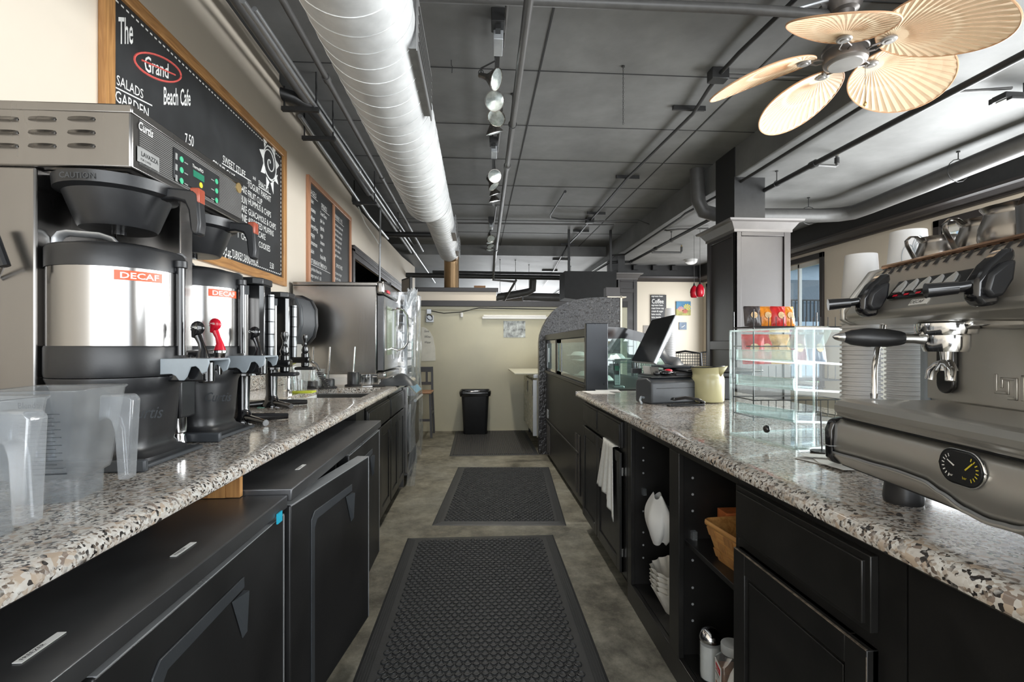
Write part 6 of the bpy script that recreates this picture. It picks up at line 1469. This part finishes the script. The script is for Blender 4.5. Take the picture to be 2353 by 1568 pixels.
# paper cup stacks
def cups(label, x, y, r, n, ztop, mt=PAPCUP, pat=False):
    t = T('paper_cup_stack', label, 'paper cups', (x, y, .9155), world=False)
    m = MB(); z = 0; step = .0113
    H_ = ztop - .9155; base = H_ - .115; k = int(base / step)
    prof = []
    # cups are stacked upside down: wide rims below, tapered wall of the last one on top
    for i in range(k):
        z = i * step; prof += [(r + .002, z + .0005), (r + .0025, z + .0025), (r + .002, z + .0045), (r - .0025, z + .005), (r - .003, z + step - .0005)]
    z = k * step; prof += [(r + .002, z), (r + .0025, z + .0025), (r, z + .005), (r * .80, H_), (0, H_)]
    m.lathe(prof, n=44, caps=False).build('stacked_cups', mt, t, smooth=35)
    if pat:
        mm = MB()
        for (a0, zz, rx_, rz_) in ((-1.75, H_ - .055, .36, .035), (-1.75, H_ - .052, .26, .024), (-1.8, H_ - .05, .15, .012), (-2.3, H_ - .07, .3, .03), (-1.2, H_ - .06, .3, .03)):
            pts = []
            for q in [i * .25 for i in range(26)]:
                zc = zz + rz_ * math.sin(q); rr = r * (1 - .2 * (zc - (H_ - .11)) / .11) + .0012; aa = a0 + rx_ * math.cos(q)
                pts.append((rr * math.cos(aa), rr * math.sin(aa), zc))
            mm.tube(pts, .0007, 4)
        mm.build('printed_swirl', GREYPL, t)
    return t
cups('tall stack of white paper cups beside the machine', .985, 1.235, .044, 0, 1.455)
cups('taller stack of swirl printed paper cups behind the machine end', 1.105, 1.225, .048, 0, 1.515, pat=True)
cups('short stack of cups standing behind the register screen', 1.265, 3.25, .036, 0, 1.47)

# acrylic bakery case on the counter
ab = V((.932, 1.42, .915)); arz = math.radians(78.3 - 0)
A = T('acrylic_case', 'clear empty acrylic bakery case with slanted shelves on right counter', 'display case', tuple(ab), math.radians(0), world=False)
A.rotation_euler = (0, 0, math.atan2(1.687 - 1.42, .877 - .932) - math.pi / 2)
aw, ad, ah, tk = .36, .28, .355, .005     # x: into the counter, y: away from the camera
for nm, bx in (('side_panel', (0, 0, 0, tk, ad, ah)), ('side_panel', (aw - tk, 0, 0, aw, ad, ah)), ('back_panel', (tk, ad - tk, 0, aw - tk, ad, ah)), ('front_panel', (tk, 0, 0, aw - tk, tk, ah)), ('bottom_panel', (tk, tk, .003, aw - tk, ad - tk, .003 + tk)), ('top_panel', (0, 0, ah, aw, ad, ah + tk))):
    MB().box(*bx).build(nm, ACRY, A)
m = MB(); e = .0028
for x in (0, aw):
    for y in (0, ad): m.box(x - e, y - e, 0, x + e, y + e, ah + tk)
for z in (.003, ah + tk / 2):
    for y in (0, ad): m.box(0, y - e, z - e, aw, y + e, z + e)
    for x in (0, aw): m.box(x - e, 0, z - e, x + e, ad, z + e)
m.build('polished_edge', ACRE, A)
for k, z in enumerate((.27, .185, .09)):
    m = MB(); v = [(.01, .02, z - .01), (aw - .01, .02, z - .03), (aw - .01, ad - .02, z - .03), (.01, ad - .02, z - .01)]
    m.add(v + [(a, b, c + .004) for a, b, c in v], [(0, 1, 2, 3), (7, 6, 5, 4), (0, 4, 5, 1), (1, 5, 6, 2), (2, 6, 7, 3), (3, 7, 4, 0)])
    s_ = m.build('tray', ACRY, A)
    m = MB().box(.008, .018, z - .008, .012, ad - .018, z + .022).box(.008, .016, z - .012, .014, ad - .016, z - .006).box(.008, .016, z + .020, .013, ad - .016, z + .024)
    for y in (.018, ad - .022): m.box(.008, y, z - .01, .014, y + .004, z + .024)
    m.build('tray_lip', ACRE, s_)
    m = MB(); m.add([(.01, .016, z - .012), (aw - .01, .016, z - .034), (aw - .01, .016, z - .028), (.01, .016, z - .005)], [(0, 1, 2, 3)]); m.add([(.01, ad - .016, z - .012), (aw - .01, ad - .016, z - .034), (aw - .01, ad - .016, z - .028), (.01, ad - .016, z - .005)], [(0, 1, 2, 3)])
    m.build('tray_edge', ACRE, s_)
MB().at((-.004, .11, .045), (0, 0, 0)).ball((0, 0, 0), .012, 16, (.8, 1, 1)).build('knob', BPLG, A, smooth=60)
# chip rack behind the acrylic case
t = T('snack_rack', 'black wire rack of snack bags behind the acrylic case', 'snack rack', (1.25, 2.0, .915))
wx0, wx1, wy0, wy1 = 1.12, 1.50, 1.98, 2.14
m = MB()
for x in (wx0, wx1):
    for y in (wy0, wy1): m.cyl((x, y, .916), (x, y, 1.37), .003, n=6)
for z in (.93, 1.0, 1.08, 1.22, 1.30):
    m.tube([(wx0, wy0, z), (wx1, wy0, z), (wx1, wy1, z), (wx0, wy1, z)], .0025, 5, closed=True)
for k in range(13):
    x = wx0 + (wx1 - wx0) * k / 12
    for z0, z1 in ((.93, 1.0), (1.08, 1.14), (1.30, 1.34)): m.cyl((x, wy0, z0), (x, wy0, z1), .0015, n=4)
for z in (.93, 1.08, 1.30):
    for k in range(7): y = wy0 + (wy1 - wy0) * k / 6; m.cyl((wx0, y, z), (wx1, y, z), .0015, n=4)
m.build('wire_frame', BPL, t)
def snack(label, x, y, z, w_, h, col, rz=0, tilt=.15):
    t = T('snack_bag', label, 'snack bag', (x, y, z), rz, world=False, group='snack bags in the wire rack')
    m = MB(); N = 12
    def pt(u, v_, s): q = (max(0, math.sin(math.pi * u)) * max(0, math.sin(math.pi * v_))) ** .55; return ((u - .5) * w_ * (1 - .05 * q), s * .018 * q + .003 * math.sin(23 * u + 9 * v_) * q + v_ * h * tilt, v_ * h)
    for s in (-1, 1): m.sheet(lambda u, v_: pt(u, v_, s), N, N)
    b_ = m.build('bag_body', col, t, smooth=60)
    m = MB(); m.at((0, -.0195 + h * .55 * tilt, h * .55), (R90 - .15, 0, 0)).cyl((0, 0, 0), (0, 0, .001), w_ * .2, n=20); m.build('printed_badge', MATS['badge_cream'], b_)
pm('badge_cream', (.6, .4, .2), .4, var=.5, scale=60)
cR = pm('bag_red', (.55, .02, .02), .3, var=.4, scale=30); cO = pm('bag_orange', (.75, .24, .02), .3, var=.4, scale=30); cM = pm('bag_maroon', (.2, .02, .05), .3, var=.4, scale=30); cB = pm('bag_blue', (.03, .08, .16), .3, var=.5, scale=30); cG = pm('bag_gold', (.6, .36, .12), .3, var=.5, scale=30); cK = pm('bag_black', (.05, .04, .04), .3, var=.4, scale=30)
for i, (x, c, l) in enumerate(((1.145, cK, 'black and white snack bag leftmost on the rack top'), (1.21, cO, 'orange snack bag on the rack top'), (1.26, cR, 'red snack bag on the rack top between orange ones'), (1.305, cO, 'orange snack bag with badge beside the clear tray'))):
    snack(l, x, 2.03 + .01 * (i % 2), 1.303, .07, .085, c, math.radians(4 * (i - 1)))
for i, (x, c, l) in enumerate(((1.15, cR, 'red snack bag leftmost behind the acrylic case'), (1.21, cR, 'red snack bag second behind the acrylic case'), (1.27, cG, 'gold snack bag behind the acrylic case'), (1.35, cM, 'maroon snack bag behind the acrylic case'), (1.43, cB, 'blue snack bag rightmost behind the acrylic case'))):
    snack(l, x, 2.03 + .012 * (i % 2), 1.145, .09, .125, c, math.radians(5 * (i - 2)))
t = T('acrylic_tray', 'small tilted clear acrylic tray on top of the bakery case', 'tray', (1.12, 1.6, 1.276), math.radians(12), world=False)
m = MB().at((0, 0, .002), (math.radians(-62), 0, 0)); m.box(-.07, 0, 0, .07, .075, .004).box(-.07, 0, .004, -.066, .075, .02).box(.066, 0, .004, .07, .075, .02).box(-.07, 0, .004, .07, .004, .02)
m.build('tray_body', ACRE, t)
MB().box(-.068, -.0, 0, .068, .06, .004).build('base', ACRY, t)
# wooden skewer holder and papers by the machine
p = P(1889, 1040, z=.915)
t = T('receipt_spike', 'thin black receipt spike on a white base beside the machine', 'receipt spike', (p.x, p.y, .9155), world=False)
MB().cyl((0, 0, .004), (-.004, 0, .115), .0018, n=8).build('spike', BPL, t); MB().lathe([(0, 0), (.03, 0), (.03, .004), (0, .005)], n=24).build('base', BPL, t)
for i, (a, b, r_) in enumerate(((1868, 1057, .3), (1900, 1062, -.4), (1928, 1074, .1), (1880, 1052, 1.2))):
    p = P(a, b, z=.917); one('receipt_slip', MB().at((p.x, p.y, .9155 + i * .002), (0, .03, r_)).box(-.025, -.04, .0, .025, .04, .0012), PAPER, 'white receipt slip by the spike and machine end', 'receipt', 'receipt slips under the machine corner')

# ---------------------------------------------------------------- register corner
t = T('cash_drawer', 'black cash drawer under the register screen', 'cash drawer', (1.3, 3.1, .9155))
MB().box(1.04, 2.78, .9155, 1.45, 3.22, 1.045).build('drawer_body', BPL, t, bevel=.006)
MB().box(1.034, 2.80, .93, 1.04, 3.20, 1.025).build('drawer_front', MATS['pillar_blue_black'], t, bevel=.003)
MB().cyl((1.034, 3.0, .975), (1.026, 3.0, .975), .012, n=18).box(1.031, 2.86, .99, 1.034, 2.95, .993).box(1.031, 3.06, .99, 1.034, 3.15, .993).build('lock', CHROME, t)
MB().box(1.10, 2.74, 1.046, 1.55, 3.16, 1.075).box(1.16, 2.72, 1.075, 1.6, 3.1, 1.09).build('keyboard_shelf', BPL, t, bevel=.008)
for i, (x, y, c) in enumerate(((1.075, 3.12, PAPER), (1.08, 3.0, SILVL))):
    one('note_card', MB().at((x, y, 1.0465), (0, -.25, .3)).box(-.002, -.04, 0, .002, .04, .05), c, ['white note card leaning on the cash drawer', 'grey note card leaning by the register stand'][i], 'card')
# touch screen: the glass plane is tilted back
t = T('register_monitor', 'tilted black touch screen register with a silver edge', 'register', (1.25, 2.9, 1.092))
c0, c1, c2, c3 = P(1452, 830, y=3.12), P(1497, 836, y=2.86), P(1557, 726, y=2.86), P(1497, 738, y=3.12)
bl, br_, tr_, tl_ = c0, P(1502, 834, y=2.84), P(1552, 724, y=2.90), P(1499, 736, y=3.18)
nrm = (br_ - bl).cross(tl_ - bl).normalized(); nrm = -nrm if nrm.x > 0 else nrm
def slabq(q, a, b):
    m = MB(); m.add([p_ + nrm * a for p_ in q] + [p_ + nrm * b for p_ in q], [(0, 1, 2, 3), (7, 6, 5, 4), (0, 4, 5, 1), (1, 5, 6, 2), (2, 6, 7, 3), (3, 7, 4, 0)]); return m
q = [bl, br_, tr_, tl_]; slabq(q, -.022, 0).build('monitor_body', SILV, t, bevel=.003); slabq([bl, br_, tr_, tl_], 0, .004).build('screen', SCREEN, t, bevel=.001)
ce = (bl + br_ + tr_ + tl_) / 4; q2 = [ce + (p_ - ce) * .62 for p_ in q]; slabq(q2, -.055, -.022).build('rear_housing', GPL, t, bevel=.006)
st = ce - nrm * .05 - V((0, 0, .03))
MB().tube([st, st + V((.05, 0, -.07)), V((st.x + .09, st.y - .02, 1.13)), V((st.x + .10, st.y - .03, 1.093))], [(.045, .012), (.04, .014), (.05, .014), (.07, .02)], 14).build('stand_arm', GPL, t, smooth=60)
MB().box(st.x - .02, st.y - .12, 1.091, st.x + .19, st.y + .09, 1.105).build('stand_base', GPL, t, bevel=.005)
# receipt printer
p0, p1 = P(1497, 930, z=.915), P(1607, 925, z=.915)
t = T('receipt_printer', 'dark grey receipt printer in front of the cash drawer', 'printer', (p0.x, p0.y, .9155), math.atan2(p1.y - p0.y, p1.x - p0.x), world=False)
wd = (p1 - p0).length; 
MB().prism([(0, 0), (.15, 0), (.15, .10), (.14, .125), (.05, .135), (.0, .115)], 'x', .0, wd).build('printer_body', GPL, t, bevel=.01, seg=3)
MB().box(.02, .03, .136, wd - .02, .12, .14).box(wd * .1, -.002, .08, wd * .9, .0, .083).build('top_cover', BPL, t, bevel=.003)
m = MB(); pm_ = Matrix(); m.ball((wd * .45, .07, .15), .03, 16, (1.25, .8, .55)); g = one
tc_ = t; wp = Matrix.Translation((p0.x, p0.y, .9155)) @ Matrix.Rotation(math.atan2(p1.y - p0.y, p1.x - p0.x), 4, 'Z')
c = wp @ V((wd * .48, .075, .1425))
t = T('hand_scanner', 'black and red hand scanner lying on the receipt printer', 'scanner', tuple(c), .3, world=False)
MB().ball((0, 0, .016), .03, 16, (1.5, .9, .52)).build('scanner_body', BPLG, t, smooth=60); MB().ball((.014, 0, .028), .02, 14, (1.3, .9, .5)).build('red_top', REDP, t, smooth=60)
MB().ball((-.055, .01, .014), .018, 14, (1.2, 1, .75)).build('scanner_head', BPL, t, smooth=60)
cable('grey cable curving out from behind the printer', [wp @ V((-.005, .06, .03)), wp @ V((-.03, .05, .035)), wp @ V((-.05, .03, .02)), wp @ V((-.06, .0, .008))], .006, GREYPL)
# stapler-like handset
p = P(1580, 933, z=.915)
t = T('stapler', 'black desk stapler lying in front of the receipt printer', 'stapler', (p.x, p.y, .9155), math.radians(8), world=False)
MB().prism([(-.11, .0), (.085, .0), (.09, .006), (.085, .012), (.04, .01), (-.105, .008)], 'y', -.02, .02).build('base', BPL, t, bevel=.003)
MB().prism([(-.09, .032), (-.08, .043), (-.02, .05), (.05, .04), (.09, .022), (.092, .012), (.08, .012), (.05, .026), (-.02, .034), (-.085, .028)], 'y', -.017, .017).build('arm', BPLG, t, bevel=.004)
# cordless phone
p = P(1418, 893, z=.915)
t = T('cordless_phone', 'silver and black cordless phone standing in its charger', 'phone', (p.x, p.y, .9155), math.radians(-8), world=False)
MB().at((0, 0, 0)).box(-.03, -.03, 0, .05, .05, .02).build('charger', SILV, t, bevel=.008)
h = MB().at((0, 0, .012), (-.2, 0, 0)).box(-.022, -.012, 0, .022, .012, .17).build('handset', BPLG, t, bevel=.007)
MB().at((0, 0, .012), (-.2, 0, 0)).box(-.015, -.0135, .115, .015, -.012, .15).build('display', LCD, h)
m = MB().at((0, 0, .012), (-.2, 0, 0)); m.box(-.018, -.0128, .01, .018, -.0122, .085); m.build('keypad', SILV, h)
m = MB().at((0, 0, .012), (-.2, 0, 0))
for i in range(3):
    for j in range(4): m.box(-.014 + i * .0105, -.0145, .014 + j * .0165, -.0065 + i * .0105, -.0128, .025 + j * .0165)
m.build('key', PAPER, h)
for i, (a, b, r_) in enumerate(((1375, 902, .1), (1395, 898, -.15))):
    p = P(a, b, z=.916); one('paper_sheet', MB().at((p.x, p.y, .9155 + .002 * i), (0, 0, r_)).box(-.08, -.10, 0, .08, .10, .0015), PAPER, ['white paper sheet lying at the far end of right counter', 'second white sheet partly under the cordless phone'][i], 'paper')
# pens
t = T('pen_cup', 'little black holder of pens by the phone', 'pen holder', (1.03, 3.22, 1.046), world=False)
MB().box(-.03, -.02, 0, .03, .02, .03).build('holder', BPL, t)
for k in range(4): MB().cyl((-.02 + k * .013, 0, .01), (-.024 + k * .016, .005, .07 + .006 * (k % 2)), .004, n=8).build('pen', (BLKINK, MATS['dark_pane'], BPLG, GREYPL)[k], t)
# olive enamel pitcher
p = P(1646, 929, z=.915); p = p + V((0, .10, 0))
t = T('enamel_pitcher', 'yellow green enamel pitcher standing before the dark column', 'pitcher', (p.x, p.y, .9155), math.radians(-60), world=False)
MB().lathe([(0, .003), (.078, .003), (.085, .01), (.086, .12), (.084, .135), (.078, .148), (.079, .16), (.088, .19), (.09, .192), (.086, .19), (.075, .16)], n=44, caps=False).build('pitcher_body', OLIVE, t, smooth=50)
MB().tube([(.089 * math.cos(q), .089 * math.sin(q), .191 + .006 * max(0, math.cos(q)) ** 4) for q in [i * math.pi / 20 for i in range(40)]], .003, 6, closed=True).build('rim', BPL, t)
MB().add([(.07, -.035, .188), (.07, .035, .188), (.12, 0, .2), (.078, 0, .14)], [(0, 2, 3), (1, 3, 2)]).build('pouring_lip', OLIVE, t, solid=.003)
MB().tube([(-.08, 0, .16), (-.13, 0, .155), (-.14, 0, .11), (-.125, 0, .06), (-.084, 0, .04)], [(.011, .006)] * 5, 8, flat=(0, 1, 0)).build('handle', OLIVE, t, smooth=60)

# ---------------------------------------------------------------- dining room beyond
yd = 11.5
a, b = P(1495, 678, y=yd), P(1530, 748, y=yd)
t = T('coffee_sign', 'black and white lettered coffee sign on the dining wall', 'sign', ((a.x + b.x) / 2, yd, b.z))
MB().box(a.x, yd - .03, b.z, b.x, yd, a.z).build('canvas', BPL, t)
m = MB(); m.text('Coffee', .15, (a.x + .02, yd - .031, a.z - .2), (1, 0, 0), ZX, .01, 'L', .7, maxw=b.x - a.x - .04)
random.seed(3)
for r_ in range(9):
    if r_ in (1, 2): continue
    m.text(random.choice(['latte mocha', 'espresso bean', 'roast brew cup', 'cream & sugar']), .06, (a.x + .01, yd - .031, a.z - .05 - r_ * .07), (1, 0, 0), ZX, .012, 'L', .8, maxw=b.x - a.x - .02)
m.build('lettering', WHITE, t, smooth=0)
a, b = P(1553, 693, y=yd), P(1586, 725, y=yd)
t = T('flower_painting', 'small painting of pink and yellow flowers on the dining wall', 'painting', ((a.x + b.x) / 2, yd, b.z))
h_ = (a.z - b.z)
MB().box(a.x, yd - .03, b.z + h_ * .45, b.x, yd, a.z).build('sky', pm('painted_sky', (.08, .22, .36), .7, var=.2, scale=6), t); MB().box(a.x, yd - .03, b.z, b.x, yd, b.z + h_ * .45).build('meadow', pm('painted_meadow', (.36, .34, .12), .7, var=.4, scale=14), t)
def flower(u, v_, r_, mt):
    m = MB(); c = (a.x + (b.x - a.x) * u, b.z + h_ * v_)
    for k in range(9):
        q = k * .698; m.add([(c[0], yd - .032, c[1]), (c[0] + r_ * math.cos(q - .2), yd - .032, c[1] + r_ * .8 * math.sin(q - .2)), (c[0] + r_ * 1.15 * math.cos(q), yd - .032, c[1] + r_ * .9 * math.sin(q)), (c[0] + r_ * math.cos(q + .2), yd - .032, c[1] + r_ * .8 * math.sin(q + .2))], [(0, 1, 2, 3)])
    m.build('flower', mt, t, smooth=0)
flower(.3, .45, .07, pm('paint_pink', (.75, .3, .26), .7)); flower(.75, .6, .08, pm('paint_yellow', (.8, .6, .04), .7)); flower(.6, .3, .06, pm('paint_red', (.6, .08, .12), .7))
a, b = P(1560, 741, y=yd), P(1577, 758, y=yd)
t = T('small_painting', 'tiny grey blue painting below the flower painting', 'painting', ((a.x + b.x) / 2, yd, b.z))
MB().box(a.x, yd - .02, b.z, b.x, yd, a.z).build('canvas', pm('grey_blue_paint', (.2, .25, .32), .7, var=.2), t); MB().tube([((a.x + b.x) / 2 - .04 + .02 * k, yd - .022, (a.z + b.z) / 2 - .03 + .008 * k * k * .4) for k in range(5)], .008, 5).build('white_stroke', WHITE, t)
a, b = P(1478, 748, y=yd), P(1496, 770, y=yd); one('wall_card', MB().box(a.x, yd - .01, b.z, b.x, yd, a.z), pm('grey_card', (.33, .3, .27), .7), 'plain grey card on the dining wall behind the register', 'card')
MESH = pm('mesh_back', (.045, .045, .05), .6)
def office_chair(label, x, y, rz):
    t = T('mesh_chair', label, 'chair', (x, y, 0), rz, world=False, group='mesh backed chairs in the dining room')
    m = MB(); N = 14
    for i in range(N):
        z = .62 + .5 * i / (N - 1); m.tube([(-.20 + .015 * math.sin(z * 5), .22 + .03 * math.sin(z * 3), z), (0, .26 + .03 * math.sin(z * 3), z), (.20, .22 + .03 * math.sin(z * 3), z)], .006, 4)
    for i in range(13): x_ = -.19 + .38 * i / 12; m.tube([(x_, .24 - abs(x_) * .15 + .02, .62), (x_, .24 - abs(x_) * .15 + .03, .88), (x_, .24 - abs(x_) * .15 + .02, 1.12)], .005, 4)
    m.build('backrest', MESH, t)
    MB().tube([(-.2, .22, .60), (-.22, .24, .85), (-.2, .22, 1.12), (0, .26, 1.15), (.2, .22, 1.12), (.22, .24, .85), (.2, .22, .60)], .016, 8, closed=True).build('back_frame', BPL, t)
    MB().box(-.23, -.22, .44, .23, .22, .50).build('seat', BPL, t, bevel=.03, seg=3); MB().cyl((0, 0, .1), (0, 0, .44), .03).build('post', BPL, t)
    for k in range(5):
        q = k * 1.2566; MB().tube([(0, 0, .1), (.28 * math.cos(q), .28 * math.sin(q), .05)], .02, 6).build('leg', BPL, t)
        MB().cyl((.28 * math.cos(q) - .012, .28 * math.sin(q), .025), (.28 * math.cos(q) + .012, .28 * math.sin(q), .025), .025, n=10).build('caster', BPL, t)
office_chair('mesh backed chair seen just left of the dark column', 3.05, 7.15, math.radians(150)); office_chair('mesh backed chair behind the register screen', 2.45, 7.75, math.radians(200)); office_chair('mesh chair half hidden by the dark column', 3.75, 7.9, math.radians(170))
t = T('dining_table', 'pale dining table with chairs beyond the register', 'table', (3.1, 8.2, 0))
MB().box(2.5, 7.9, .72, 3.9, 8.7, .75).build('tabletop', pm('table_pale', (.5, .48, .44), .4), t, bevel=.004)
MB().cyl((3.2, 8.3, .03), (3.2, 8.3, .72), .04).cyl((3.2, 8.3, 0), (3.2, 8.3, .03), .28, n=28).build('pedestal', BPL, t)
